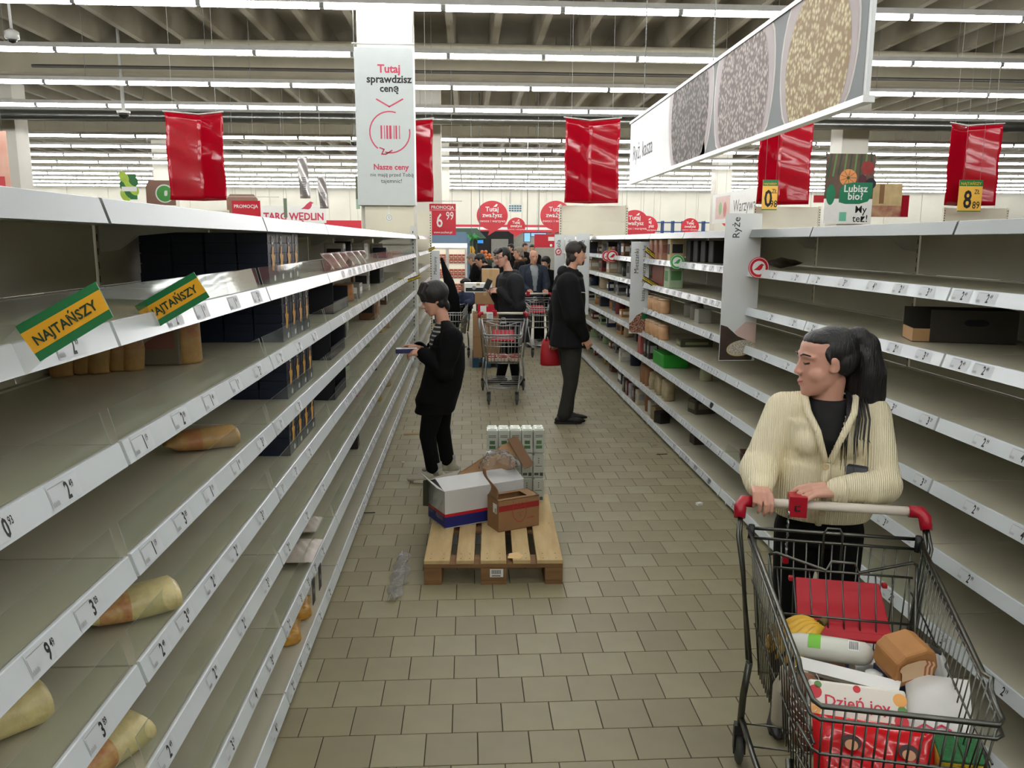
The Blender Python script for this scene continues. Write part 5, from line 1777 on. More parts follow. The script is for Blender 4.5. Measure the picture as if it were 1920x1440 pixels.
def legs_of(J):
    return [(s, [J[k + s] for k in ('hip', 'kn', 'an')]) for s in 'lr']


def make_person(label, loc, rz, J, vox=.008, hands=None, skin=m_skin, group=None):
    """one continuous skin: head, neck, trunk, arms, legs; clothes go on as children"""
    b = MB()
    head_shape(b, J.get('nose', 1.0), J.get('jaw', 1.0), J.get('soft', False))
    hm = head_matrix(J)
    b.xf(hm)
    r = J.get('girth', 1.0)
    hd = Vector(J['head'])
    nk = Vector(J['neck'])
    up = hm @ Vector((0, -.018, -.07))
    limb(b, [nk, nk.lerp(up, .5), up], [.058 * r, .052, .052], 16)
    ch, wa, pe = Vector(J['chest']), Vector(J['waist']), Vector(J['pelvis'])
    loft(b, [(pe.x, pe.y, pe.z - .08, .13 * r, .09 * r), (pe.x, pe.y, pe.z, .15 * r, .10 * r), (wa.x, wa.y, wa.z, .125 * r, .088 * r), (ch.x, ch.y, ch.z, .14 * r, .10 * r), (nk.x, nk.y, nk.z - .07, .12, .075), (nk.x, nk.y, nk.z - .01, .06, .055)])
    for s, P in arms_of(J):
        limb(b, P, [.045 * r, .038 * r, .026], 12)
        limb(b, [Vector(P[0]), Vector((nk.x, nk.y, nk.z - .05))], [.045 * r, .06], 12)
    for s, P in legs_of(J):
        limb(b, P, [.075 * r, .05 * r, .034], 12)
    m = remesh(b, vox, 2)
    if hands:
        for h in hands:
            hb = MB()
            hand_shape(hb, **h)
            wp = Vector(h['wr'])
            limb(hb, [wp - Vector(h['d']).normalized() * .05, wp + Vector(h['d']).normalized() * .01], [.025, .021], 12)
            hm_ = remesh(hb, .0035 if vox < .006 else .0045, 1)
            m.add(hm_.v, hm_.f, 0, True)
    o = m.build('person', [skin])
    o.location = loc
    o.rotation_euler = (0, 0, rz)
    tag(o, label, 'person', group)
    return o, hm


def face(o, hm, brow=m_hairb, closed=False, smile=False):
    for s in (-1, 1):
        b = MB()
        if closed:
            b.tube([(s * .018, .0865, .008), (s * .032, .0865, .0045), (s * .048, .076, .008)], .0028, 6)
            b.xf(hm)
            b.build('eyelashes', [m_iris], o)
        else:
            b.ball((s * .033, .0765, .011), .0125, 0, 12, 8, (1, .8, .62))
            b.ball((s * .033, .0855, .011), .0055, 1, 8, 6, (1, .6, 1))
            b.xf(hm)
            b.build('eye', [m_eyew, m_iris], o)
        b = MB().tube([(s * .014, .0945, .033), (s * .034, .0925, .040), (s * .056, .074, .034)], [.0028, .0034, .002], 6)
        b.xf(hm)
        b.build('eyebrow', [brow], o)
    b = MB()
    if smile:
        b.tube([(-.028, .080, -.056), (-.014, .0955, -.0615), (0, .0995, -.0635), (.014, .0955, -.0615), (.028, .080, -.056)], [.0015, .003, .0032, .003, .0015], 8)
        b.tube([(-.022, .083, -.064), (0, .0965, -.0735), (.022, .083, -.064)], [.0015, .0042, .0015], 8)
        b.xf(hm)
        b.build('lips', [m_lipm], o)
        return
    b.tube([(-.023, .087, -.0655 + .003), (-.01, .0985, -.0615), (0, .1025, -.0625), (.01, .0985, -.0615), (.023, .087, -.0625)], [.002, .004, .0045, .004, .002], 8)
    b.tube([(-.019, .0875, -.071), (0, .099, -.0745), (.019, .0875, -.071)], [.002, .005, .002], 8)
    b.xf(hm)
    b.build('lips', [m_lipm], o)


def short_hair(o, hm, mat, vox=.006, vol=1.0, fringe=0.0, nape=0.0, name='hair'):
    b = MB()
    v = vol
    b.ball((0, -.022, .045), .1, 0, 18, 14, (.83 * v, .98 * v, .86 * v))
    b.ball((0, .02, .082), .07, 0, 14, 10, (.98 * v, .98, .60 * v))
    b.ball((0, -.055, -.005), .075, 0, 14, 10, (.9 * v, .72, 1.0))
    for s in (-1, 1):
        b.ball((s * .062, -.01, .035), .04, 0, 10, 8, (.5, 1.0, 1.0))
        b.ball((s * .069, .022, .03), .02, 0, 8, 6, (.4, .8, 1.4))
    if fringe:
        for i in range(7):
            x = -.054 + .018 * i
            limb(b, [(x * .9, .03, .112 * v), (x * 1.05, .085, .085), (x * 1.1, .098 - abs(x) * .35, .052 - fringe)], [.024, .02, .008], 8)
    if nape:
        b.ball((0, -.07, -.05 - nape), .055, 0, 12, 10, (1.15, .6, 1.1))
        for s in (-1, 1):
            b.ball((s * .06, -.03, -.02 - nape * .6), .04, 0, 10, 8, (.55, 1.0, 1.3))
    m = remesh(b, vox, 2)
    m.xf(hm)
    return m.build(name, [mat], o)


def shoe(o, an, yaw, mat, sole=None, ln=.27, name='shoe'):
    b = MB()
    an = Vector(an)
    S_ = [(-.065, .028, .035), (-.03, .036, .05), (.03, .038, .048), (.09, .043, .033), (.15, .042, .026), (.185, .026, .018)]
    k = ln / .27
    for (y0, w0, h0), (y1, w1, h1) in zip(S_, S_[1:]):
        for q in range(5):
            f = q / 4
            y, w_, h = y0 + (y1 - y0) * f, w0 + (w1 - w0) * f, h0 + (h1 - h0) * f
            b.ball((0, y * k, .012 + h * .8), 1.0, 0, 12, 8, (w_ * k, .035, h))
    limb(b, [(0, -.025, .05), (0, -.022, .11)], [.045, .046], 12)
    m = remesh(b, .007, 2)
    mt = Matrix.Translation((an.x, an.y, 0)) @ Matrix.Rotation(yaw, 4, 'Z')
    for i, p in enumerate(m.v):
        m.v[i] = (p[0], p[1], max(p[2], .012))
    m.xf(mt)
    s = m.build(name, [mat], o)
    sb = MB()
    pts = [(.03, -.085), (.04, -.03), (.043, .05), (.047, .11), (.034, .165), (.0, .183), (-.032, .165), (-.045, .11), (-.04, .05), (-.038, -.03), (-.03, -.085), (0, -.1)]
    sb.poly([(p[0] * k, p[1] * k) for p in pts], (0, 0, .024), X, Y_, .0235, 0)
    sb.xf(mt)
    sb.build('sole', [sole or mat], s, bev=.004)
    return s


def trousers(o, J, mat, vox=.009, fat=1.0, hem=.0, name='trousers', flare=1.0):
    b = MB()
    pe, wa = Vector(J['pelvis']), Vector(J['waist'])
    r = J.get('girth', 1.0) * fat
    loft(b, [(pe.x, pe.y, pe.z - .09, .145 * r, .105 * r), (pe.x, pe.y, pe.z, .168 * r, .118 * r), (pe.x * .5 + wa.x * .5, pe.y * .5 + wa.y * .5, pe.z + .1, .155 * r, .108 * r)])
    for s, P in legs_of(J):
        hip, kn, an = [Vector(p) for p in P]
        an2 = an.lerp(kn, hem)
        limb(b, [hip, hip.lerp(kn, .5), kn, kn.lerp(an2, .5), an2], [.092 * r, .082 * r, .066 * r, .06 * r, .054 * r * flare], 16)
    return remesh(b, vox, 2).build(name, [mat], o)


def upper(o, J, mat, hem_z, vox=.009, fat=1.0, cut=None, name='jacket', cuff=1.0, low=None, extra=None, sleeve=(.07, .062, .05), collar=True, neckr=.072):
    b = MB()
    ch, wa, pe, nk = (Vector(J[k]) for k in ('chest', 'waist', 'pelvis', 'neck'))
    r = J.get('girth', 1.0) * fat
    def at(z):
        if z < wa.z:
            f = (z - pe.z) / max(.01, wa.z - pe.z)
            return pe.lerp(wa, f)
        return wa.lerp(ch, (z - wa.z) / max(.01, ch.z - wa.z))
    low = low or (.19, .14)
    secs = []
    for i in range(4):
        z = hem_z + (wa.z - hem_z) * i / 4
        c = at(z)
        f = i / 4
        secs.append((c.x, c.y, z, (low[0] * (1 - f) + .16 * f) * r, (low[1] * (1 - f) + .122 * f) * r))
    secs += [(wa.x, wa.y, wa.z, .16 * r, .122 * r), (ch.x, ch.y, ch.z - .05, .172 * r, .132 * r), (ch.x, ch.y, ch.z + .05, .175 * r, .128 * r), (nk.x, nk.y, nk.z - .075, .15 * r, .095 * r), (nk.x, nk.y, nk.z - .02, .085, .08)]
    loft(b, secs, 26)
    if collar:
        loft(b, [(nk.x, nk.y, nk.z - .04, .09, .085), (nk.x, nk.y + .004, nk.z + .025, neckr, neckr)], 20)
    for s, P in arms_of(J):
        sh, el, wr = [Vector(p) for p in P]
        wr2 = wr.lerp(el, 1 - cuff) if cuff < 1 else wr
        limb(b, [sh, sh.lerp(el, .5), el, el.lerp(wr2, .55), wr2], [sleeve[0] * r, (sleeve[0] * .55 + sleeve[1] * .45) * r, sleeve[1] * r, (sleeve[1] * .5 + sleeve[2] * .5), sleeve[2] * .95], 16)
        limb(b, [sh, Vector((nk.x, nk.y, nk.z - .045))], [sleeve[0] * r * .98, .075], 14)
    if extra:
        extra(b)
    return remesh(b, vox, 3, cut).build(name, [mat], o, solid=.004 if cut else 0)


def jy(px, py, px0, Y, sgn):
    """pixel on the plane at depth Y to (local y, z) for someone facing along the shelves' cross direction"""
    a, c = on_y(px, py, Y), on_y(px0, 700, Y)
    return sgn * (a.x - c.x), a.z


# ------------------------------------------------ the woman in the cream cardigan
WZ = math.radians(161.4)
WB = Vector((1.335, 2.868, 0))
J = dict(head=(.022, .012, 1.474), look=(-1.30, -.08, 0), hs=1.02, nose=.94, jaw=1.06, soft=True, neck=(0.004, -.008, 1.335), chest=(0, -.015, 1.21), waist=(0, -.02, 1.03), pelvis=(0, -.03, .86), girth=.93,
         shr=(.155, -.02, 1.28), elr=(.232, .055, 1.075), wrr=(.232, .195, 1.03), shl=(-.152, -.02, 1.28), ell=(-.19, .095, 1.045), wrl=(-.025, .222, 1.052),
         hipr=(.08, -.03, .82), knr=(.085, -.02, .45), anr=(.09, -.06, .08), hipl=(-.08, -.03, .82), knl=(-.085, .0, .45), anl=(-.09, -.04, .08))
hands = [dict(wr=(.238, .20, 1.03), d=(-.12, .9, .02), nrm=(-.05, .05, 1), side=-1, curl=(.75, .8, .85, .95), thumb=(.75, .4), size=.95, spread=.05),
         dict(wr=(-.02, .225, 1.05), d=(.9, .32, .02), nrm=(-.1, .35, .95), side=-1, curl=(.4, .5, .55, .62), thumb=(.8, .3), size=.97, spread=.07)]
hands[0]['side'] = -1
hands[1]['side'] = 1
wom, hm = make_person('woman in a cream knit cardigan with a long black ponytail, leaning on the nearest trolley', WB, WZ, J, .005, hands)
face(wom, hm, closed=True, smile=True)
trousers(wom, J, m_trou, .008, 1.0)
shoe(wom, (.09, -.06, 0), -.1, m_shoe)
shoe(wom, (-.09, -.04, 0), .1, m_shoe)
# black top under the cardigan
b = MB()
loft(b, [(0, -.02, 1.0, .145, .108), (0, -.012, 1.2, .152, .114), (0, -.010, 1.27, .105, .084), (0, -.008, 1.315, .085, .069), (0, -.010, 1.335, .072, .064)])
remesh(b, .007, 2).build('black_top', [M('top_black', (14, 14, 16), .8, 0, .1, 12)], wom)
m_knit = M('cardigan_cream', (236, 226, 192), .9, 0, .05, 10)
nt = m_knit.node_tree
tc = nt.nodes.new('ShaderNodeTexCoord')
wv = nt.nodes.new('ShaderNodeTexWave')
wv.wave_type = 'BANDS'
wv.bands_direction = 'X'
wv.inputs['Scale'].default_value = 42
wv.inputs['Distortion'].default_value = 1.2
wv.inputs['Detail'].default_value = 1
wv.inputs['Detail Scale'].default_value = 3
bp = nt.nodes.new('ShaderNodeBump')
bp.inputs['Strength'].default_value = .55
bp.inputs['Distance'].default_value = .006
nt.links.new(tc.outputs['Object'], wv.inputs['Vector'])
nt.links.new(wv.outputs[0], bp.inputs['Height'])
nt.links.new(bp.outputs[0], nt.nodes['Principled BSDF'].inputs['Normal'])
def vneck(c):
    return c.y > .0 and c.z > 1.12 and abs(c.x - .005) < (c.z - 1.12) * .36 and abs(c.x) < .074
def puff(b):
    limb(b, [(.225, .02, 1.10), (.236, .075, 1.065), (.235, .14, 1.045)], [.062, .072, .06], 14)
    limb(b, [(-.19, .06, 1.09), (-.188, .105, 1.05), (-.14, .15, 1.045)], [.06, .068, .06], 14)
    loft(b, [(0, -.02, .885, .172, .132), (0, -.02, .93, .19, .148), (0, -.02, 1.0, .185, .142), (0, -.02, 1.1, .178, .138)], 26)
    b.ball((.065, .07, 1.185), .06, 0, 14, 10)
    b.ball((-.065, .07, 1.185), .06, 0, 14, 10)
card = upper(wom, J, m_knit, .885, .006, 1.05, vneck, 'cardigan', low=(.172, .13), extra=puff, sleeve=(.07, .064, .045), collar=False)
b = MB()
for s in (-1, 1):
    P = [(s * .088, -.03, 1.352), (s * .088, .03, 1.345), (s * .078, .085, 1.30), (s * .045, .135, 1.24), (.005 + s * .008, .15, 1.13)]
    b.tube(P, [.012, .013, .013, .012, .012], 8)
b.tube([(-.088, -.03, 1.352), (-.06, -.085, 1.357), (0, -.1, 1.36), (.06, -.085, 1.357), (.088, -.03, 1.352)], .013, 8)
b.tube([(.008, .15, 1.13), (.012, .147, 1.05), (.016, .143, .98), (.02, .13, .888)], [.013, .014, .014, .012], 8)
b.build('button_band', [m_knit], card)
for z, y in ((1.118, .163), (1.03, .158), (.945, .156)):
    MB().lathe([(0, -.004), (.011, -.004), (.013, 0), (.011, .003), (.009, .002), (0, .002)], 16, (.013, y, z), 'Y').build('button', [M('button_horn', (196, 180, 140), .35)], card)
for P in ([(-.045, .215, 1.05), (-.012, .228, 1.05)], [(.24, .17, 1.033), (.238, .2, 1.03)]):
    MB().tube(P, [.043, .036], 16, caps=False).build('cuff', [m_knit], card, solid=.008)
# hair: cap, pony tail, loose strands
b = MB()
b.ball((0, -.024, .042), .1, 0, 20, 14, (.83, .97, .88))
b.ball((0, .013, .080), .071, 0, 16, 12, (.98, .91, .58))
b.ball((0, -.06, .02), .08, 0, 16, 12, (.95, .75, 1.0))
for s in (-1, 1):
    b.ball((s * .060, -.012, .045), .042, 0, 12, 8, (.5, 1.1, .9))
    b.ball((s * .064, -.045, .0), .04, 0, 12, 8, (.5, 1.0, 1.1))
    limb(b, [(s * .070, .018, .04), (s * .076, .016, .02), (s * .076, .010, .0)], [.010, .007, .003], 8)
b.ball((0, -.095, .075), .042, 0, 14, 10)
cap = remesh(b, .004, 2)
cap.xf(hm)
cap.build('hair', [m_hairb], wom)
b = MB()
t0 = [(0, -.085, .070), (0, -.115, .075), (0, -.142, .045), (.004, -.152, -.02), (.012, -.15, -.10), (.022, -.14, -.18), (.03, -.14, -.25), (.03, -.15, -.31)]
rr = [.036, .045, .052, .055, .058, .054, .042, .022]
for k, (dx, dy) in enumerate(((0, 0), (.03, .01), (-.03, .012), (.0, .035), (.02, -.02), (-.02, -.015), (.05, .03), (.045, .055))):
    limb(b, [(p[0] + dx * min(1, i / 3), p[1] + dy * min(1, i / 3), p[2] - .015 * (k % 3)) for i, p in enumerate(t0)], [q * (.8 if k else 1) for q in rr], 12)
pt = remesh(b, .006, 2)
pt.xf(hm)
pt.build('ponytail', [m_hairb], wom)
b = MB()
for k in range(46):
    s0 = Vector((random.uniform(-.03, .075), -.13 + random.uniform(-.05, .09), -.15))
    pts = [s0]
    sw = random.uniform(-.06, .10)
    fw = random.uniform(-.07, .05)
    for q in range(1, 7):
        f = q / 6
        pts.append(s0 + Vector((.05 * f + .03 * math.sin(f * 3 + k), fw * f ** 1.5, -(.10 + .16 * ((k * 37) % 10) / 10) * f)))
    b.tube(pts, [.0035, .004, .0038, .0034, .0028, .002, .0008], 5)
b.xf(hm)
stuff(b.build('loose_strands', [m_hairb], wom))
b = MB()
for k in range(34):
    f = (k * 29 % 34) / 34
    g = random.random()
    if k < 20:
        e = -.035 - .115 * g
        lo = 1.10 + .13 * random.random()
        P = [(-.045 - .02 * f, -.105, 1.42), (-.055 - .05 * g, -.05, 1.385), (-.055 - .075 * g, .035, 1.345), (e * .8 - .02, .10, 1.285), (e * .9, .142, 1.22), (e * .92 + .004 * math.sin(k), .158 - .015 * g, lo)]
    else:
        P = [(-.06 - .03 * f, -.12, 1.41), (-.12 - .03 * g, -.09, 1.365), (-.165 - .03 * g, -.045, 1.32), (-.205 - .02 * g, .0, 1.26), (-.222 - .012 * g, .03, 1.19), (-.226, .04 + .03 * f, 1.13 - .06 * f)]
    b.tube(P, [.006, .0055, .0042, .003, .0022, .0008], 6)
stuff(b.build('shoulder_strands', [m_hairb], wom))
t = thing('navy_wallet', 'dark navy wallet tucked under the left arm of the woman in cream', 'wallet')
t.matrix_basis = Matrix.Translation(WB) @ Matrix.Rotation(WZ, 4, 'Z') @ Matrix.Translation((-.098, .122, 1.035)) @ Matrix.Rotation(-.35, 4, 'Z')
MB().box(-.034, .034, -.012, .012, -.07, .085).build('wallet_body', [M('leather_navy', (26, 32, 50), .5, 0, .1, 20)], t, bev=.006)
MB().box(-.034, .034, -.014, -.011, -.066, .08).box(-.034, .034, .011, .0135, -.066, .08).build('seam_edge', [M('leather_edge', (80, 84, 92), .6)], t)

# ------------------------------------------------ young shopper in the long black coat
Y0 = 6.4
q = lambda px, py: jy(px, py, 818, Y0, -1)
base = on_y(818, 700, Y0)
def pt_(px, py, x):
    y, z = q(px, py)
    return (x, y, z)
J = dict(head=pt_(814, 561, 0), look=(.25, -.38, 0), hs=.98, neck=pt_(832, 604, 0), chest=pt_(836, 645, 0), waist=pt_(832, 690, 0), pelvis=pt_(824, 725, 0), girth=.92,
         shl=pt_(848, 630, -.16), ell=pt_(834, 690, -.2), wrl=pt_(796, 659, -.1), shr=pt_(838, 628, .17), elr=pt_(812, 690, .19), wrr=pt_(785, 655, .06),
         hipl=pt_(818, 740, -.075), knl=pt_(803, 812, -.1), anl=pt_(815, 884, -.12), hipr=pt_(828, 738, .08), knr=pt_(828, 806, .10), anr=pt_(839, 873, .12))
J['anl'] = J['anl'][:2] + (.085,)
J['anr'] = J['anr'][:2] + (.085,)
hands = [dict(wr=J['wrl'], d=(.15, .9, .05), nrm=(-.5, .1, .8), side=1, curl=(.45, .5, .55, .6), thumb=(.3, .1)), dict(wr=J['wrr'], d=(-.1, .9, .15), nrm=(.5, .1, .8), side=-1, curl=(.4, .45, .5, .55), thumb=(.3, .1))]
yp, hm = make_person('young dark-haired person in a long black coat reading a blue packet at the left rack', (base.x, Y0, 0), math.radians(90), J, .007, hands, m_skin2)
face(yp, hm)
short_hair(yp, hm, M('hair_very_dark', (24, 20, 18), .5, 0, .2, 40, bump=.5, bscale=120, stretch=(1, 1, .2)), .006, 1.22, .03, .02)
trousers(yp, J, m_trou, .009, 1.12, .12, flare=1.1)
m_gsh = M('trainer_grey', (176, 172, 152), .7, 0, .06, 30)
shoe(yp, J['anl'], .08, m_gsh, M('trainer_sole', (206, 200, 184), .6), .27, 'trainer')
shoe(yp, J['anr'], -.05, m_gsh, M('trainer_sole', (206, 200, 184), .6), .27, 'trainer')
for s, k in (('l', -1), ('r', 1)):
    a = Vector(J['an' + s])
    MB().tube([(a.x, a.y - .022, .06), (a.x, a.y - .022, .16)], [.044, .042], 14).build('sock', [M('sock_grey', (150, 150, 144), .9)], yp)
nk, chs, wa = Vector(J['neck']), Vector(J['chest']), Vector(J['waist'])
def opn(c):
    lo = wa.z + .05
    return c.z > lo and c.y > chs.y + .035 and abs(c.x + .045) < .05 + (c.z - lo) * .22
def cext(b):
    p = Vector(J['pelvis'])
    y1, z1 = q(838, 772)
    loft(b, [(0, q(815, 768)[0] - .01, q(800, 768)[1], .17, .15), (0, q(818, 748)[0], q(818, 748)[1], .185, .17), (0, p.y - .01, p.z, .185, .165), (0, wa.y - .01, wa.z, .185, .16), (0, chs.y, chs.z, .185, .15)], 26)
coat = upper(yp, J, m_coat, q(820, 772)[1], .008, 1.12, opn, 'coat', low=(.17, .15), extra=cext, sleeve=(.084, .072, .058), collar=False)
m_str = M('shirt_striped', (20, 20, 22), .8)
nt = m_str.node_tree
tc = nt.nodes.new('ShaderNodeTexCoord')
wv = nt.nodes.new('ShaderNodeTexWave')
wv.bands_direction = 'Z'
wv.inputs['Scale'].default_value = 9.5
ra = nt.nodes.new('ShaderNodeValToRGB')
ra.color_ramp.interpolation = 'CONSTANT'
ra.color_ramp.elements[0].color = (.012, .012, .013, 1)
ra.color_ramp.elements[1].color = (.42, .42, .40, 1)
ra.color_ramp.elements[1].position = .72
nt.links.new(tc.outputs['Object'], wv.inputs['Vector'])
nt.links.new(wv.outputs[0], ra.inputs[0])
nt.links.new(ra.outputs[0], nt.nodes['Principled BSDF'].inputs['Base Color'])
b = MB()
loft(b, [(0, wa.y + .02, wa.z - .05, .13, .11), (0, chs.y + .01, chs.z, .15, .125), (0, nk.y, nk.z - .07, .12, .09), (0, nk.y, nk.z - .01, .07, .068)])
remesh(b, .008, 2).build('striped_shirt', [m_str], yp)
t = thing('blue_packet', 'flat blue and white packet held by the young person in the black coat', 'packet', on_y(762, 657, Y0 - .03), math.radians(8))
MB().box(-.085, .085, -.05, .05, -.019, .019, 0, [1, 2, 0, 0, 0, 0]).build('packet_body', [M('packet_navy', (30, 34, 84), .4), m_wht, M('packet_pale', (196, 200, 206), .4)], t, bev=.003)
MB().poly(circ(.013, 14), (-.0856, 0, 0), -Y_, Z_, 0, 0).build('oval_logo', [m_wht], t)

# ------------------------------------------------ man in the black jacket with the red bag
Y0 = 8.43
base = on_y(1064, 700, Y0)
q = lambda px, py: jy(px, py, 1064, Y0, 1)
J = dict(head=pt_(1080, 476, 0), look=(-.12, -.12, 0), hs=.95, neck=pt_(1071, 509, 0), chest=pt_(1066, 552, 0), waist=pt_(1066, 600, 0), pelvis=pt_(1068, 638, 0), girth=1.08,
         shr=pt_(1060, 532, .2), elr=pt_(1072, 590, .245), wrr=pt_(1090, 628, .22), shl=pt_(1064, 532, -.2), ell=pt_(1052, 592, -.25), wrl=pt_(1042, 640, -.22),
         hipr=pt_(1070, 650, .09), knr=pt_(1068, 715, .09), anr=pt_(1056, 772, .1), hipl=pt_(1066, 650, -.09), knl=pt_(1072, 715, -.09), anl=pt_(1064, 770, -.1))
J['anl'] = J['anl'][:2] + (.09,)
J['anr'] = J['anr'][:2] + (.09,)
hands = [dict(wr=J['wrr'], d=(.05, .5, -.8), nrm=(.9, .2, 0), side=1, curl=(.5, .6, .65, .7), thumb=(.3, .2)), dict(wr=J['wrl'], d=(0, .1, -1), nrm=(-.9, 0, 0), side=-1, curl=(1., 1.05, 1.1, 1.1), thumb=(.5, .3))]
mr, hm = make_person('man in a black hooded jacket and dark olive trousers studying the right rack', (base.x, Y0, 0), math.radians(-90), J, .008, hands, m_skin2)
face(mr, hm, m_hairbr)
short_hair(mr, hm, m_hairbr, .006, 1.08, .022, .035)
b = MB()
b.ball((0, .085, -.088), .03, 0, 12, 8, (1.1, .6, .9))
b.xf(hm)
b.build('beard', [M('beard_stubble', (70, 50, 42), .8, 0, .2, 60)], mr)
trousers(mr, J, m_olive, .009, 1.1, .05, flare=1.2)
shoe(mr, J['anr'], .05, m_shoe, None, .29)
shoe(mr, J['anl'], -.05, m_shoe, None, .29)
nk = Vector(J['neck'])
def hood(b):
    b.ball((0, nk.y - .085, nk.z - .01), .085, 0, 16, 10, (1.35, .75, .85))
    limb(b, [(-.1, nk.y - .04, nk.z + .01), (-.085, nk.y + .07, nk.z - .03), (0, nk.y + .1, nk.z - .05), (.085, nk.y + .07, nk.z - .03), (.1, nk.y - .04, nk.z + .01)], [.04, .035, .03, .035, .04], 10)
jk = upper(mr, J, m_jack, q(1066, 648)[1], .009, 1.24, None, 'jacket', low=(.185, .165), extra=hood, sleeve=(.092, .085, .066), cuff=.95)
c = Vector(pt_(1086, 547, .185))
MB().tube([c + Vector((.03, -.04, .01)), c + Vector((.015, .02, .005)), c + Vector((-.02, .06, -.005))], .004, 6).build('reflective_trim', [m_wht], jk)
t = thing('red_shopping_bag', 'red cloth shopping bag hanging from the hand of the man in black', 'bag', (on_y(1030, 660, 8.63).x + .02, 8.66, on_y(1030, 686, 8.63).z), math.radians(0))
b = MB()
sec = [(0, 0, .002, .105, .05), (0, 0, .02, .115, .06), (-.01, 0, .12, .105, .055), (-.02, 0, .22, .085, .035), (-.025, 0, .29, .06, .02)]
loft(b, sec, 20)
b.build('bag_body', [M('bag_red', (176, 16, 30), .55, 0, .08, 6, bump=.5, bscale=9)], t)
for s in (-1, 1):
    MB().tube([(-.06, s * .018, .27), (-.04, s * .012, .36), (-.0, s * .0, .40)], .007, 6).build('bag_handle', [m_blk], t)

# ------------------------------------------------ man with glasses and phone
Y0 = 10.75
base = on_y(955, 700, Y0)
q = lambda px, py: jy(px, py, 955, Y0, -1)
J = dict(head=pt_(943, 482, 0), look=(.12, -.25, 0), hs=1.0, neck=pt_(954, 511, 0), chest=pt_(958, 545, 0), waist=pt_(960, 585, 0), pelvis=pt_(962, 612, 0), girth=1.1,
         shl=pt_(958, 528, -.2), ell=pt_(962, 572, -.24), wrl=pt_(932, 545, -.12), shr=pt_(954, 528, .2), elr=pt_(950, 575, .24), wrr=pt_(926, 547, .08),
         hipl=pt_(962, 622, -.09), knl=pt_(960, 672, -.1), anl=pt_(964, 714, -.11), hipr=pt_(960, 622, .09), knr=pt_(950, 672, .1), anr=pt_(942, 714, .11))
J['anl'] = J['anl'][:2] + (.09,)
J['anr'] = J['anr'][:2] + (.09,)
hands = [dict(wr=J['wrl'], d=(.25, .9, .1), nrm=(-.7, .1, .6), side=1, curl=(.5, .55, .6, .65), thumb=(.2, .0)), dict(wr=J['wrr'], d=(-.1, .9, .25), nrm=(.5, .2, -.5), side=-1, curl=(.5, .55, .6, .6), thumb=(.2, .1))]
mp_, hm = make_person('young man with glasses in a dark hooded jacket looking at his phone in mid aisle', (base.x, Y0, 0), math.radians(104), J, .009, hands)
face(mp_, hm, m_hairbr)
short_hair(mp_, hm, m_hairb, .007, 1.0, -.03, 0)
b = MB()
for s in (-1, 1):
    b.tube([(s * .034 + .021 * math.cos(a), .1, .008 + .016 * math.sin(a)) for a in [k * math.pi / 6 for k in range(12)]], .0022, 5, closed=True)
    b.tube([(s * .055, .098, .012), (s * .078, .02, .012)], .002, 5)
b.tube([(-.013, .101, .01), (.013, .101, .01)], .002, 5)
b.xf(hm)
b.build('glasses', [m_blk], mp_)
trousers(mp_, J, m_trou, .01, 1.05, .04)
shoe(mp_, J['anl'], .0, m_shoe, None, .29)
shoe(mp_, J['anr'], .05, m_shoe, None, .29)
nk = Vector(J['neck'])
def hood(b):
    b.ball((0, nk.y - .08, nk.z - .02), .085, 0, 16, 10, (1.3, .8, .75))
    limb(b, [(-.095, nk.y - .04, nk.z), (-.085, nk.y + .06, nk.z - .045), (0, nk.y + .085, nk.z - .075), (.085, nk.y + .06, nk.z - .045), (.095, nk.y - .04, nk.z)], [.035, .03, .028, .03, .035], 10)
upper(mp_, J, M('jacket_ink_blue', (13, 14, 20), .8, 0, .15, 12, bump=.3, bscale=12), q(960, 640)[1], .01, 1.24, None, 'jacket', low=(.18, .15), extra=hood, sleeve=(.088, .08, .062))
t = thing('phone', 'black phone held up by the young man with glasses', 'phone', on_y(915, 533, Y0 - .13), math.radians(14))
b = MB().cbox((0, 0, 0), (.078, .009, .155), 0, 0, -.5, .5)
b.build('phone_body', [m_blk], t, bev=.003)
MB().cbox((.002, -.006, .001), (.068, .002, .14), 0, 0, -.5, .5).build('screen', [M('phone_glass', (10, 12, 16), .1)], t)


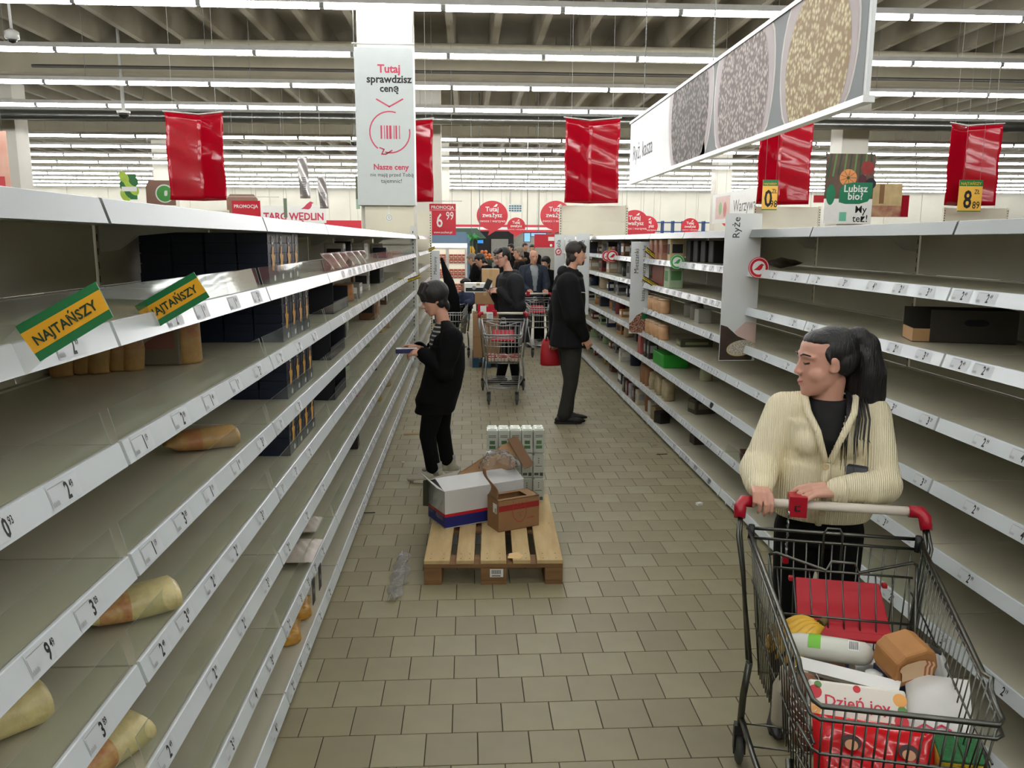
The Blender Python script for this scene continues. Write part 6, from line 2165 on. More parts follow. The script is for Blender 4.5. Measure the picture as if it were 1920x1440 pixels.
# ------------------------------------------------ people farther down the hall
def stander(label, px, py_top, Y, yaw, hair, jacket, trou=m_trou, skin=m_skin2, hgt=None, bend=0.0, girth=1.05, hairkw=None, arms=None, bald=False, shirt=None, group=None):
    c = on_y(px, py_top, Y)
    H = hgt or c.z
    k = H / 1.75
    f = bend
    J = dict(head=(0, .03 + .30 * f, (1.635 - .10 * f) * k), look=(0, -.2 - .5 * f, 0), hs=1.0, neck=(0, .0 + .22 * f, (1.49 - .06 * f) * k), chest=(0, .12 * f, 1.30 * k), waist=(0, .02 * f, 1.10 * k), pelvis=(0, -.05 * f, .93 * k), girth=girth,
             shr=(.19, .16 * f, 1.41 * k), shl=(-.19, .16 * f, 1.41 * k), elr=(.24, .08 + .15 * f, 1.14 * k), ell=(-.24, .08 + .15 * f, 1.14 * k), wrr=(.16, .27 + .1 * f, 1.05 * k), wrl=(-.16, .27 + .1 * f, 1.05 * k),
             hipr=(.085, -.03 * f, .9 * k), hipl=(-.085, -.03 * f, .9 * k), knr=(.09, .02, .49 * k), knl=(-.09, .01, .49 * k), anr=(.09, -.02, .09), anl=(-.09, -.03, .09))
    if arms:
        J.update(arms)
    hs = [dict(wr=J['wrr'], d=(-.1, .9, .0), nrm=(.2, .1, .9), side=-1, curl=(.6,) * 4), dict(wr=J['wrl'], d=(.1, .9, .0), nrm=(-.2, .1, .9), side=1, curl=(.6,) * 4)]
    o, hm = make_person(label, (c.x, Y, 0), yaw, J, .012, hs, skin, group)
    face(o, hm, m_hairbr)
    if bald:
        b = MB()
        b.ball((0, -.035, -.0), .088, 0, 14, 10, (.9, .82, .5))
        m = remesh(b, .008, 2)
        m.xf(hm)
        m.build('hair', [hair], o)
    else:
        short_hair(o, hm, hair, .009, *(hairkw or (1.05, 0, .01)))
    trousers(o, J, trou, .012)
    for s in 'lr':
        shoe(o, J['an' + s], 0, m_shoe)
    cut = None
    if shirt:
        ch = Vector(J['chest'])
        cut = lambda p: p.y > ch.y + .05 and p.z > 1.0 * k and abs(p.x) < .02 + (p.z - 1.0 * k) * .13
        b = MB()
        nk = Vector(J['neck'])
        loft(b, [(0, J['waist'][1], .95 * k, .14, .108), (0, ch.y, ch.z, .155, .118), (0, nk.y, nk.z - .06, .12, .085), (0, nk.y, nk.z + .005, .064, .064)])
        remesh(b, .01, 2).build('shirt', [shirt], o)
    upper(o, J, jacket, .78 * k, .012, 1.08, cut, 'jacket', low=(.18, .145))
    return o, J, hm


m_navy = M('blazer_navy', (26, 36, 52), .75, 0, .1, 12)
o, J, hm = stander('balding man in a navy blazer over a pale grey shirt behind his trolley', 1000, 470, 14.75, math.radians(190), m_hairbr, m_navy, bald=True, shirt=M('shirt_grey', (150, 156, 160), .8))
o, J, hm = stander('grey-haired person in a dark coat with a brown fur hood amid the far crowd', 975, 464, 16.6, math.radians(100), m_hairg, m_coat)
b = MB()
nk = Vector(J['neck'])
b.tube([(.12 * math.cos(a), nk.y - .02 + .10 * math.sin(a), nk.z + .0 - .03 * math.sin(a)) for a in [k * math.pi / 8 for k in range(16)]], .035, 8, closed=True)
b.build('fur_trim', [M('fur_brown', (96, 66, 42), .95, 0, .3, 60, bump=.8, bscale=80)], o)
stander('dark-haired man in a black coat bending forward left of the phone man', 926, 471, 15.4, math.radians(95), m_hairb, m_coat, bend=.75, hgt=1.74)
stander('greying person bending down in front of the fridge', 908, 482, 17.2, math.radians(70), m_hairg, m_coat, bend=.8, hgt=1.72)
stander('person in black with dark hair right of the balding man', 1024, 484, 15.6, math.radians(150), m_hairb, m_coat, hgt=1.6, hairkw=(1.15, .0, .04))
stander('distant dark-haired shopper, leftmost of three under the far red signs', 959, 458, 24.0, math.radians(120), m_hairb, m_coat)
stander('distant shopper in dark clothes, middle of three under the far red signs', 984, 456, 24.6, math.radians(200), m_hairbr, m_coat)
stander('distant dark-haired shopper, rightmost of three under the far red signs', 998, 459, 23.6, math.radians(170), m_hairb, m_coat)
stander('dark-haired person with pale face directly behind the phone man', 938, 474, 16.2, math.radians(110), m_hairb, m_coat, hgt=1.68)
# child riding in the trolley behind the young shopper
J = dict(head=(0, .02, 1.20), look=(-.5, -.3, 0), hs=.85, neck=(0, 0, 1.085), chest=(0, 0, 1.0), waist=(0, 0, .90), pelvis=(0, 0, .83), girth=.62, shr=(.11, 0, 1.04), shl=(-.11, 0, 1.04), elr=(.15, .06, .93), ell=(-.15, .06, .93), wrr=(.09, .14, .93), wrl=(-.09, .14, .93),
         hipr=(.05, .02, .82), hipl=(-.05, .02, .82), knr=(.07, .19, .84), knl=(-.07, .19, .84), anr=(.07, .22, .64), anl=(-.07, .22, .64))
cp = on_y(874, 560, 13.25)
o, hm = make_person('dark-haired small child sitting in the trolley behind the young shopper', (cp.x, 13.25, -.0), math.radians(150), J, .01, None, m_skin2)
face(o, hm)
short_hair(o, hm, m_hairb, .008, 1.08, .0, .0)
upper(o, J, M('child_jacket', (60, 70, 100), .8, 0, .2, 10), .82, .01, 1.15, None, 'jacket', low=(.16, .14), sleeve=(.07, .065, .05))
trousers(o, J, m_trou, .01)
# black coat over that trolley
t = thing('draped_coat', 'black coat draped tall over the trolley handle behind the young shopper', 'coat', (0, 0, 0))
P = [on_y(x, y, 12.95) for x, y in ((828, 485), (834, 505), (842, 530), (850, 560), (852, 590), (850, 620), (848, 660))]
b = MB()
limb(b, P, [.025, .05, .085, .10, .10, .09, .06], 14)
remesh(b, .012, 3).build('cloth', [m_coat], t)
# ================================================================= FAR END OF THE HALL
m_teal = M('pallet_blue', (30, 70, 92), .7, 0, .1, 6)
t = thing('blue_pallet', 'dark blue pallet under the stacked cartons behind the mid aisle trolley', 'pallet', (.30, 12.2, 0))
for x0 in (-.24, -.12, 0, .12):
    MB().box(x0, x0 + .1, 0, 1.0, .122, .144).build('deck_board', [m_teal], t)
for y0 in (0, .44, .88):
    MB().box(-.24, .22, y0, y0 + .12, .1, .1215).build('cross_board', [m_teal], t)
    for x0 in (-.24, -.06, .12):
        MB().box(x0, x0 + .1, y0 + .002, y0 + .118, 0, .0995).build('block', [m_teal], t)
def carton(lab, x0, x1, y0, y1, z0, z1, mat, name='carton', extra=None, mats=None):
    t = thing(name, lab, 'box', ((x0 + x1) / 2, (y0 + y1) / 2, z0))
    w_, d_, h_ = (x1 - x0) / 2, (y1 - y0) / 2, z1 - z0
    MB().box(-w_, w_, -d_, d_, 0, h_).build('carton_body', [mat], t, bev=.004)
    b = MB()
    b.box(-w_, w_, -.025, .025, h_, h_ + .0008, 0).box(-.025, .025, -d_ - .0008, -d_, h_ * .75, h_, 0)
    b.build('tape', [M('tape_tan', (176, 146, 104), .3)], t)
    if extra:
        b = MB()
        extra(b, w_, d_, h_)
        b.build('print', mats, t)
    return t
carton('plain kraft carton at the bottom of the stack on the blue pallet', .07, .5, 12.25, 12.75, .145, .47, m_card)
carton('second kraft carton from the bottom of the blue pallet stack', .07, .5, 12.25, 12.75, .472, .82, m_card)
carton('red box with a white label on top of the kraft cartons', .14, .42, 12.3, 12.6, .823, .96, m_red, 'red_box', lambda b, w_, d_, h_: rect(b, -w_ * .7, -w_ * .05, h_ * .15, h_ * .85, 0, -d_ - .001), [m_wht])
carton('kraft carton above the red box in the blue pallet stack', .10, .40, 12.3, 12.6, .963, 1.14, m_card)
def pr(b, w_, d_, h_):
    rect(b, -w_ * .9, w_ * .9, h_ * .1, h_ * .5, 0, -d_ - .001)
    b.poly(circ(h_ * .22, 14, cx=-w_ * .3, cy=h_ * .5), (0, -d_ - .0016, 0), X, Z_, 0, 1)
    b.text('OV', (w_ * .5, -d_ - .0016, h_ * .2), X, Z_, h_ * .3, 1)
carton('white carton with black print and wheel drawing topmost of the near stack', -.06, .36, 12.3, 12.6, 1.143, 1.28, m_wht, 'printed_carton', pr, [m_ink, m_grey])
carton('plain light kraft carton rising behind the phone man hands', .22, .50, 13.0, 13.3, 1.0, 1.47, M('card_light', (190, 156, 112), .7, 0, .05))
carton('tall kraft carton standing behind the blue pallet stack', .2, .52, 12.95, 13.35, .145, .998, m_card)

# fridge
FY = 19.0
t = thing('fridge_cabinet', 'lit glass door fridge with red packs and a blue-grey hood, beyond the left rack', 'fridge', (-.48, FY, 0))
m_fb = M('fridge_blue', (92, 122, 146), .45, 0, .04)
m_lit = M('fridge_light', (255, 250, 240), .5, emit=1.6)
MB().box(-.46, .46, .06, .8, .1, 1.86).build('cabinet_body', [m_wht], t)
b = MB()
b.add([(-.5, -.06, 1.86), (.5, -.06, 1.86), (.44, .1, 2.12), (-.5, .1, 2.12), (-.5, .8, 1.86), (.5, .8, 1.86), (.44, .8, 2.12), (-.5, .8, 2.12)], [(0, 1, 2, 3), (1, 5, 6, 2), (4, 0, 3, 7), (3, 2, 6, 7), (5, 4, 7, 6), (0, 4, 5, 1)], 0)
b.build('hood', [m_fb], t)
MB().box(.462, .52, -.04, .8, .1, 2.0).build('side_panel', [m_fb], t)
MB().box(-.46, .46, 0, .8, 0, .098).build('plinth', [m_blk], t)
MB().box(-.46, .46, .0, .055, 1.77, 1.85).build('light_strip', [m_lit], t)
for x0 in (-.44, -.0):
    d = MB().box(x0, x0 + .035, -.04, .0, .5, 1.76).box(x0 + .405, x0 + .44, -.04, 0, .5, 1.76).box(x0 + .035, x0 + .405, -.04, 0, 1.72, 1.76).box(x0 + .035, x0 + .405, -.04, 0, .5, .54).build('door', [m_white], t)
    MB().box(x0 + .035, x0 + .405, -.025, -.02, .54, 1.72).build('glass_pane', [m_lip], d)
m_fin = M('fridge_inside', (240, 232, 220), .5, emit=.5)
MB().box(-.45, .45, .052, .058, .5, 1.77).build('lit_back', [m_fin], t)
for z in (.72, 1.06, 1.40):
    MB().box(-.45, .45, .0, .05, z - .02, z).build('shelf', [m_wht], t)
pk = MB().box(-.045, .045, 0, .035, 0, .1).mesh('pack_body', [M('pack_salmon', (206, 96, 74), .35, 0, .15, 30)])
pl = MB().quad((-.03, -.001, .03), (.03, -.001, .03), (.03, -.001, .055), (-.03, -.001, .055), 0).mesh('label', [m_wht])
n = 0
for zi, z in enumerate((.722, 1.062, 1.402)):
    for k in range(9):
        for j in range(2):
            o = thing('salmon_pack', 'small red pack in the lit fridge, %s from left on its %s shelf, %s layer' % (ORD[k], ('lowest', 'middle', 'top')[zi], ('lower', 'upper')[j]), 'packet', (-.48 - .38 + k * .095, FY + .005, z + j * .105), group='red packs in the lit fridge')
            link('pack_body', pk, o)
            link('label', pl, o)
MB().box(-.46, .46, -.05, .055, .1, .49).build('lower_panel', [m_wht], t)

# fruit, hanging decoration, screens, dark entrance
c = on_y(884, 470, 22.0)
t = thing('banana_garland', 'green and yellow artificial banana garland hanging beside the fridge', 'decoration', c)
MB().tube([(0, 0, .35), (0, 0, 6.749 - c.z)], .006, 5).build('wire', [m_grey], t)
b = MB()
for k in range(7):
    a = k * .9
    b.tube([(0, 0, .3), (.12 * math.cos(a), .05 * math.sin(a), .38 + .05 * math.sin(k)), (.26 * math.cos(a), .1 * math.sin(a), .28 + .05 * math.cos(k * 2))], [.01, .05, .006], 6)
b.build('leaf_cluster', [M('leaf_plastic', (60, 150, 76), .5, 0, .2, 6)], t)
for k in range(6):
    a = k * 1.05
    MB().tube([(.03 * math.cos(a), .03 * math.sin(a), .12), (.07 * math.cos(a), .07 * math.sin(a), 0), (.06 * math.cos(a), .06 * math.sin(a), -.14)], [.012, .028, .012], 7).build('banana', [m_ban], t)
MB().tube([(0, 0, .3), (.01, .01, -.5)], [.05, .02], 7).build('green_strip', [M('garland_green', (24, 66, 40), .6)], t)
a, d = on_y(893, 463, 20.5), on_y(922, 483, 20.5)
t = thing('orange_stand', 'stand with oranges behind the phone man', 'stand', ((a.x + d.x) / 2, 20.6, 0))
MB().box(-.24, .24, -.2, .3, d.z - .12, d.z - .06).box(-.2, .2, -.15, .25, 0, d.z - .12).build('stand_body', [M('stand_green', (40, 60, 44), .6)], t)
om = MB().ball((0, 0, 0), .045, 0, 12, 8).mesh('fruit', [M('orange_peel', (222, 130, 66), .5, 0, .1, 20)])
k = 0
for ly, (nx, ny) in enumerate(((5, 3), (4, 2), (2, 1))):
    for i in range(nx):
        for j in range(ny):
            o = link('orange', om, None, loc=((a.x + d.x) / 2 - .09 * (nx - 1) / 2 + .09 * i, 20.6 - .09 * (ny - 1) / 2 + .09 * j, d.z - .06 + .046 + .078 * ly))
            tag(o, 'orange on the far stand, %s from left, %s row, %s layer' % (ORD[i], ('front', 'second', 'third')[j], ('bottom', 'middle', 'top')[ly]), 'fruit', 'oranges on the stand')
t = thing('shop_entrance', 'dark open shop entrance with a grey roller door under the red band', 'entrance', (0, 44.0, 0))
a, d = on_y(856, 433, 44), on_y(963, 482, 44)
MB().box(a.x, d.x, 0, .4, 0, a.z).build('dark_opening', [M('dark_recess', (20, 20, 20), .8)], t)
e, f = on_y(921, 448, 43.9), on_y(953, 484, 43.9)
MB().box(e.x, f.x, -.1, -.01, 0, e.z).build('roller_door', [M('door_grey', (128, 128, 120), .6)], t)
t = thing('red_fascia', 'long red and white fascia band across the far wall behind the weigh-here signs', 'fascia', (0, 45.0, 0))
a, d = on_y(742, 420, 45), on_y(1075, 436, 45)
h_ = (a.z - d.z) / 3
for i, mt in enumerate((m_red, m_wht, m_red)):
    MB().box(a.x, d.x, -.1 - .02 * i, 0, d.z + h_ * (2 - i), d.z + h_ * (3 - i) - .01).build('band', [mt], t)
MB().box(a.x, d.x, .02, .2, 0, d.z).build('lower_wall', [M('counter_wall', (150, 148, 136), .7)], t)
t = thing('green_canopy', 'dark green gabled market canopy behind the fridge hood', 'canopy', (0, 27.0, 0))
q0, q1, q2, q3 = on_y(840, 450, 27), on_y(912, 447, 27), on_y(895, 427, 27), on_y(840, 427, 27)
MB().slab((q0.x, 0, q0.z), (q1.x, 0, q1.z), (q2.x, .9, q2.z), (q3.x, .9, q3.z), .05, 0).build('roof_slope', [M('canopy_green', (16, 66, 40), .6)], t)
for x in (q0.x + .2, q1.x - .35):
    MB().box(x, x + .06, .3, .36, 0, q0.z).build('post', [M('canopy_post', (40, 60, 44), .6)], t)
m_scr = M('screen_blue', (120, 176, 226), .4, emit=.9)
def screen(lab, x0, y0, x1, y1, Y, mat):
    a, d = on_y(x0, y0, Y), on_y(x1, y1, Y)
    t = thing('display_screen', lab, 'screen', ((a.x + d.x) / 2, Y, d.z))
    w_, h_ = (d.x - a.x) / 2, a.z - d.z
    MB().box(-w_ - .02, w_ + .02, 0, .06, -.02, h_ + .02).build('screen_case', [m_blk], t)
    MB().box(-w_, w_, -.004, -.001, 0, h_).build('screen_face', [mat], t)
    MB().tube([(0, .03, h_), (0, .03, 6.749 - d.z)], .012, 5).build('mount_rod', [m_grey], t)
screen('pale blue screen hanging beyond the phone man left of the red panel', 983, 437, 994, 453, 26.0, m_scr)
screen('wide low blue screen over the red panel in the distance', 996, 437, 1024, 443, 27.0, m_scr)
screen('small bright blue screen over the dark shop entrance', 893, 448, 906, 456, 28.0, M('screen_cobalt', (60, 140, 230), .4, emit=.8))
def dr(b, w_, h_):
    rect(b, w_ * .18, w_ * .48, h_ * .5, h_ * .8, 1)
    b.poly(circ(h_ * .1, 16), (w_ * .32, -.001, h_ * .16), X, Z_, 0, 1)
plate('red_panel_sign', 'red panel sign with a white label beyond the balding man', 1002, 439, 1040, 464, 21.0, [m_red, m_wht], dr)
t = thing('blue_shelving', 'blue steel shelving seen over the right rack between round red signs', 'shelving', (0, 41.0, 0))
a, d = on_y(1225, 414, 41), on_y(1340, 436, 41)
m_bs = M('steel_blue', (36, 84, 140), .5)
for i in range(7):
    x = a.x + (d.x - a.x) * i / 6
    MB().box(x - .03, x + .03, 0, .5, 0, a.z).build('post', [m_bs], t)
for i in range(6):
    z = a.z - .05 - .45 * i
    MB().box(a.x, d.x, .0, .5, z - .05, z).build('shelf', [m_bs], t)

# ================================================================= GOODS ON THE RACKS
DK = [z - .006 + .0006 for z in LEV]
m_pn = M('carton_navy', (30, 38, 58), .35, 0, .12, 6)
m_pn2 = M('carton_navy_edge', (12, 15, 25), .5)
m_fig = M('print_pasta_gold', (214, 160, 70), .4)
HC = .205
b = MB()
for k in range(5):
    z0 = k * HC / 5
    b.box(-.06, .06, -.07, .07, z0 + .0015, z0 + HC / 5 - .0015, 0)
b.box(-.056, .056, -.066, .066, 0, HC, 1)
b.box(-.062, .062, -.072, .072, 0.0006, .045, 0)
cbm = b.mesh('carton_body', [m_pn, m_pn2])
b = MB()
def on_face(pts, mat, up=.0626):
    b.add([(up, p[0], p[1]) for p in pts], [tuple(range(len(pts)))], mat)
on_face(circ(.018, 18, cx=0, cy=.176, sy=1.0), 0)
on_face(circ(.011, 14, cx=.0, cy=.176), 2, .063)
on_face(circ(.016, 18, cx=.02, cy=.022, sy=.8), 0, .0632)
on_face([(p[0] * 1.7, p[1]) for p in [(-.012, .058), (.008, .052), (.016, .09), (.022, .112), (.008, .12), (.012, .148), (-.002, .154), (-.008, .12), (-.018, .118), (-.008, .09)]], 1)
pmn = b.mesh('print', [m_wht, m_fig, m_pn])
def block(lev, Y0, ny, ncol, lvname, xf=-.80):
    for j in range(ny):
        for i in range(ncol if j == 0 else 1):
            rw = 'the front corner of its block' if (i == 0 and j == 0) else ('%s deep from the front' % ORD[i] if j == 0 else '%s along the edge' % ORD[j])
            lab = 'navy pasta carton on the %s left shelf, %s' % (lvname, rw)
            at = ((xf - .062 - i * .128, Y0 + .075 + j * .15, DK[lev]), random.uniform(-.015, .015))
            if i:
                solo('pasta_carton', lab, 'carton', cbm, *at, group='navy pasta cartons on the left rack')
                continue
            o = thing('pasta_carton', lab, 'carton', *at, group='navy pasta cartons on the left rack')
            link('carton_body', cbm, o)
            link('print', pmn, o)
block(1, 3.32, 4, 4, 'second')
block(2, 3.52, 4, 4, 'third')
block(3, 3.55, 4, 3, 'fourth')
block(4, 3.55, 4, 3, 'fifth')
m_dk = M('carton_midnight', (18, 20, 30), .6, 0, .1, 8)
for lev, y0, y1, nm in ((2, 4.9, 5.5, 'third'), (3, 4.75, 5.3, 'fourth'), (4, 4.85, 5.3, 'fifth')):
    t = thing('display_tray', 'dark navy display tray with an oval mark farther along the %s left shelf' % nm, 'tray', (-.98, (y0 + y1) / 2, DK[lev]))
    w_, d_ = .17, (y1 - y0) / 2
    MB().box(-w_, w_, -d_, -d_ + .006, 0, .19).box(-w_, w_, d_ - .006, d_, 0, .14).box(-w_, -w_ + .006, -d_, d_, 0, .19).box(w_ - .006, w_, -d_, d_, 0, .07).box(-w_, w_, -d_, d_, 0, .004).build('tray_body', [m_dk], t)
    MB().poly(circ(.03, 18, sy=.5), (0, -d_ - .0008, .14), X, Z_, 0, 0).build('oval_mark', [M('oval_rose', (150, 80, 84), .5)], t)


def upright_bag(name, lab, cat, x, y, z, w_, d_, h_, mats, rz=0, group=None, band=None, lie=False, lean=0.0):
    b = MB()
    n = 16
    secs = [(0, .46, .34), (.06, .5, .5), (.5, .5, .48), (.8, .49, .42), (.93, .48, .16), (1.0, .48, .03)]
    loft(b, [(.004 * math.sin(i * 3 + x * 9), lean * f * h_, f * h_, w_ * a, d_ * c) for i, (f, a, c) in enumerate(secs)], n)
    if band:
        for i, f in enumerate(b.f):
            zc = sum(b.v[k][2] for k in f) / len(f) / h_
            if band[0] < zc < band[1]:
                b.m[i] = 1
    if lie:
        b.xf(Matrix.Translation((0, 0, d_ * .5)) @ Matrix.Rotation(-math.pi / 2, 4, 'X') @ Matrix.Translation((0, 0, -h_ / 2)))
    return solo(name, lab, cat, b.mesh(name, mats), (x, y, z), rz, group)


def pack(name, lab, cat, x, y, z, w_, d_, h_, mat, label=None, rz=0, group=None):
    if not label:
        t = MB().box(-w_ / 2, w_ / 2, -d_ / 2, d_ / 2, 0, h_).build(name, [mat], None, bev=min(w_, d_, h_) * .06)
        t.location = (x, y, z)
        t.rotation_euler = (0, 0, rz)
        return tag(t, lab, cat, group)
    t = thing(name, lab, cat, (x, y, z), rz, group)
    MB().box(-w_ / 2, w_ / 2, -d_ / 2, d_ / 2, 0, h_).build('pack_body', [mat], t, bev=min(w_, d_, h_) * .06)
    if label:
        b = MB()
        rect(b, -w_ * .36, w_ * .36, h_ * .35, h_ * .75, 0, -d_ / 2 - .0008)
        for s in (1, -1):
            b.add([(s * (w_ / 2 + .0008), -s * d_ * .36, h_ * .3), (s * (w_ / 2 + .0008), s * d_ * .36, h_ * .3), (s * (w_ / 2 + .0008), s * d_ * .36, h_ * .75), (s * (w_ / 2 + .0008), -s * d_ * .36, h_ * .75)], [(0, 1, 2, 3)], 0)
        b.build('label', [label], t)
    return t


def jar(lab, x, y, z, r, h, mat, lidm, group=None):
    t = thing('jar', lab, 'jar', (x, y, z), 0, group)
    MB().lathe([(r * .92, 0), (r, h * .05), (r, h * .78), (r * .86, h * .88)], 16).build('jar_body', [mat], t)
    MB().lathe([(r * .9, h * .88), (r * .92, h * .89), (r * .92, h), (0, h)], 16).build('lid', [lidm], t)
    return t


m_pb = [M('pasta_bag', (186, 150, 96), .3, 0, .15, 25, bump=.3, bscale=40), M('pasta_bag_print', (176, 106, 74), .35, 0, .2, 22, rgb2=(196, 160, 100))]
m_pc = [M('pasta_cream', (218, 204, 148), .3, 0, .12, 30, bump=.3, bscale=40), M('pasta_print_mixed', (186, 96, 60), .35, 0, .25, 26, rgb2=(226, 202, 136))]
upright_bag('pasta_bag', 'tan pasta bag standing on the third left shelf beside the navy cartons', 'packet', -1.0, 2.92, DK[2], .09, .07, .19, m_pb, .8, band=(.3, .7))
for k in range(5):
    upright_bag('pasta_bag', 'dim pasta bag deep on the third left shelf, %s counting from the grey box leftwards' % ORD[k], 'packet', -1.13 - .045 * k, 2.76 + .02 * (k % 2) - .03 * k, DK[2], .07, .06, .15, m_pb, .6, band=(.3, .7))
pack('grey_box', 'dull grey-brown box between pasta bags deep on the third left shelf', 'box', -1.09, 2.92, DK[2], .14, .12, .17, M('box_dull', (120, 110, 92), .6, 0, .05), M('print_dull_red', (136, 90, 80), .5), .15)
upright_bag('pasta_bag', 'yellow and brown pasta bag lying alone on the fourth left shelf', 'packet', -.90, 2.68, DK[3], .11, .075, .24, m_pb, 2.04, band=(.3, .8), lie=True)
upright_bag('pasta_bag', 'cream and red pasta bag lying on the fifth left shelf near the 2 49 label', 'packet', -.87, 1.97, DK[4], .12, .085, .24, m_pc, 2.14, band=(.32, .85), lie=True)
upright_bag('pasta_bag', 'cream pasta bag at the left picture edge on the fifth left shelf', 'packet', -.93, 1.47, DK[4], .12, .09, .2, m_pc, 2.34, band=(.45, .6), lie=True)
upright_bag('pasta_bag', 'red and yellow pasta bag at the bottom picture edge on the sixth left shelf', 'packet', -.87, 1.76, DK[5], .13, .09, .22, m_pc, 2.64, band=(.3, .95), lie=True)
m_cl = M('thin_white_sack', (206, 196, 186), .5, 0, .08, 8, bump=.5, bscale=14)
for k, (x, y, w_) in enumerate(((-.83, 3.78, .3), (-.86, 4.15, .22))):
    t = thing('flat_sack', ('larger near', 'smaller far')[k] + ' slack white sack lying on the seventh left shelf', 'packet', (x, y, DK[6] + .042))
    pillow(w_ * .6, w_, .06, 16, 16, 0, .3).build('sack_body', [m_cl], t)
for k, (y, nm) in enumerate(((3.55, 'nearer'), (3.8, 'farther'))):
    upright_bag('pasta_bag', nm + ' golden pasta bag lying on the bottom left shelf', 'packet', -.85, y, DK[7], .12, .07, .22, [M('gold_pasta', (200, 150, 64), .25, 0, .25, 30, bump=.5, bscale=50)] * 2, .2, lie=True)
for k, y in enumerate((3.98, 4.16)):
    o = on_x((588, 600)[k], (1095, 1075)[k], XL + .004)
    t = thing('hanging_tag', 'black hanging tag under the seventh left price rail, ' + ('nearer', 'farther')[k], 'tag', (XL + .003, o.y, DK[6] - .06))
    MB().box(-.001, .001, -.03, .03, -.09, .03).build('tag_card', [m_blk], t)
    MB().poly([(p[0], p[1]) for p in circ(.014, 14, cy=-.03)], (.0016, 0, 0), Y_, Z_, 0, 0).build('mark', [m_grey], t)
m_film2 = M('film_pink', (176, 120, 116), .2, 0, .35, 10, rgb2=(206, 196, 190), bump=.6, bscale=20)
for k, (y0, y1) in enumerate(((4.75, 5.5), (5.6, 6.5))):
    t = thing('film_packs', ('nearer', 'farther') [k] + ' crinkled reddish film bag along the second left shelf edge', 'packet', (-.80, (y0 + y1) / 2, DK[1]))
    n = y1 - y0
    MB().grid(lambda u, v: (.02 * math.sin(u * 17 + v * 5) - .03 * v, (u - .5) * n, .10 * v + .004), 26, 8).build('film', [m_film2], t, solid=.003)
t = thing('card_strip', 'white card front leaning at the second left shelf edge before the navy cartons', 'card', (XL - .03, 2.95, DK[1]))
MB().slab((0, -.30, 0), (0, .06, 0), (-.02, .05, .075), (-.02, -.28, .07), .003, 0).build('card_front', [M('card_grey', (166, 162, 148), .5)], t)
# near left edge, red and white film pack
t = thing('red_edge_pack', 'clear pack with red stripes at the far left picture edge on the second left shelf', 'packet', (-.86, 1.20, DK[1]))
MB().box(-.03, .03, -.05, .05, 0, .10).build('pack_body', [M('pack_clear_grey', (170, 176, 172), .3)], t)
MB().box(-.031, .031, -.051, .051, .085, .095).box(-.031, .031, -.051, .051, .012, .022).build('red_stripe', [m_red], t)

m_crumb = M('pasta_crumb', (196, 160, 84), .6, 0, .2, 40)
for k, (px, py, i, nm) in enumerate(((172, 1052, 4, 'fourth left price rail, nearer of two'), (194, 1055, 4, 'fourth left price rail, farther of two'), (305, 1098, 4, 'fifth left shelf behind the red pasta bag'), (6, 1075, 4, 'picture edge on the left rack'))):
    p = on_z(px, py, DK[i])
    o = MB().tube([(-.018, 0, .005), (0, .006, .006), (.018, 0, .005)], .0045, 6).build('pasta_crumb', [m_crumb])
    o.location = (p.x, p.y, DK[i] + .0)
    tag(o, 'loose yellow pasta crumb by the ' + nm, 'crumb')
# right rack
m_pap2 = M('paper_tan', (176, 132, 104), .6, 0, .1, 12)
PB = on_z(1250, 490, 1.729)
for k in range(3):
    pack('paper_bag', 'tan paper bag on the second right shelf above the green disc, %s from left' % ORD[k], 'packet', 1.945 + .0 * k, 8.42 - .22 * k, DK[1], .1, .1, .20, m_pap2, M('paper_rose', (150, 90, 80), .5))
pack('cream_box', 'cream carton with dark drawing right of the tan paper bags', 'box', 1.97, 7.65, DK[1], .14, .11, .21, M('carton_cream', (196, 176, 134), .5, 0, .05), m_ink)
for k in range(4):
    pack('dark_box', 'black box in a row on the second right shelf, %s from the cream carton' % ORD[k], 'box', 2.12 + .02 * k, 7.42 - .17 * k, DK[1], .2, .14, .19, M('box_nightblack', (26, 24, 24), .5))
pack('flat_pack', 'pale green flat pack lying alone on the second right shelf', 'packet', 2.2, 6.45, DK[1], .18, .1, .06, M('pack_palegreen', (120, 132, 110), .5))
pack('brown_red_box', 'brown-red carton on the third right shelf under the tan bags', 'box', 2.0, 8.25, DK[2], .12, .5, .21, M('carton_rust', (126, 62, 40), .5, 0, .1), None)
pack('mint_box', 'white and mint carton with a small bird disc on the third right shelf', 'box', 1.98, 7.75, DK[2], .14, .2, .22, M('carton_mint', (170, 190, 160), .5, 0, .06), M('mint_print', (90, 140, 90), .5))
m_jt = M('jar_tan', (204, 162, 122), .35, 0, .1, 20)
m_jl = M('jar_lid', (206, 176, 140), .4)
for k in range(3):
    jar('tan jar on the fourth right shelf, %s from left' % ORD[k], 1.93, 8.35 - .24 * k, DK[3], .062, .145, m_jt, m_jl)
for k in range(2):
    jar('dim grey jar behind the tan jars on the fourth right shelf, %s' % ('nearer the white tub', 'nearer the tan jars')[k], 2.08, 7.25 + .22 * k, DK[3], .06, .14, M('jar_dim', (120, 116, 104), .4), M('jar_dim_lid', (130, 126, 114), .4))
pack('white_tub', 'white tub alone on the fourth right shelf right of the jars', 'tub', 2.05, 6.95, DK[3], .12, .12, .12, M('tub_grey', (160, 160, 150), .5))
for k in range(4):
    jar('tan jar on the fifth right shelf, %s from left' % ORD[k], 1.93, 8.45 - .2 * k, DK[4], .058, .15, m_jt, m_jl)
pack('flat_dark_box', 'flat dark green box on the fifth right shelf', 'box', 2.1, 7.35, DK[4], .3, .16, .06, M('box_moss', (62, 66, 48), .5), M('moss_print', (130, 130, 90), .5))
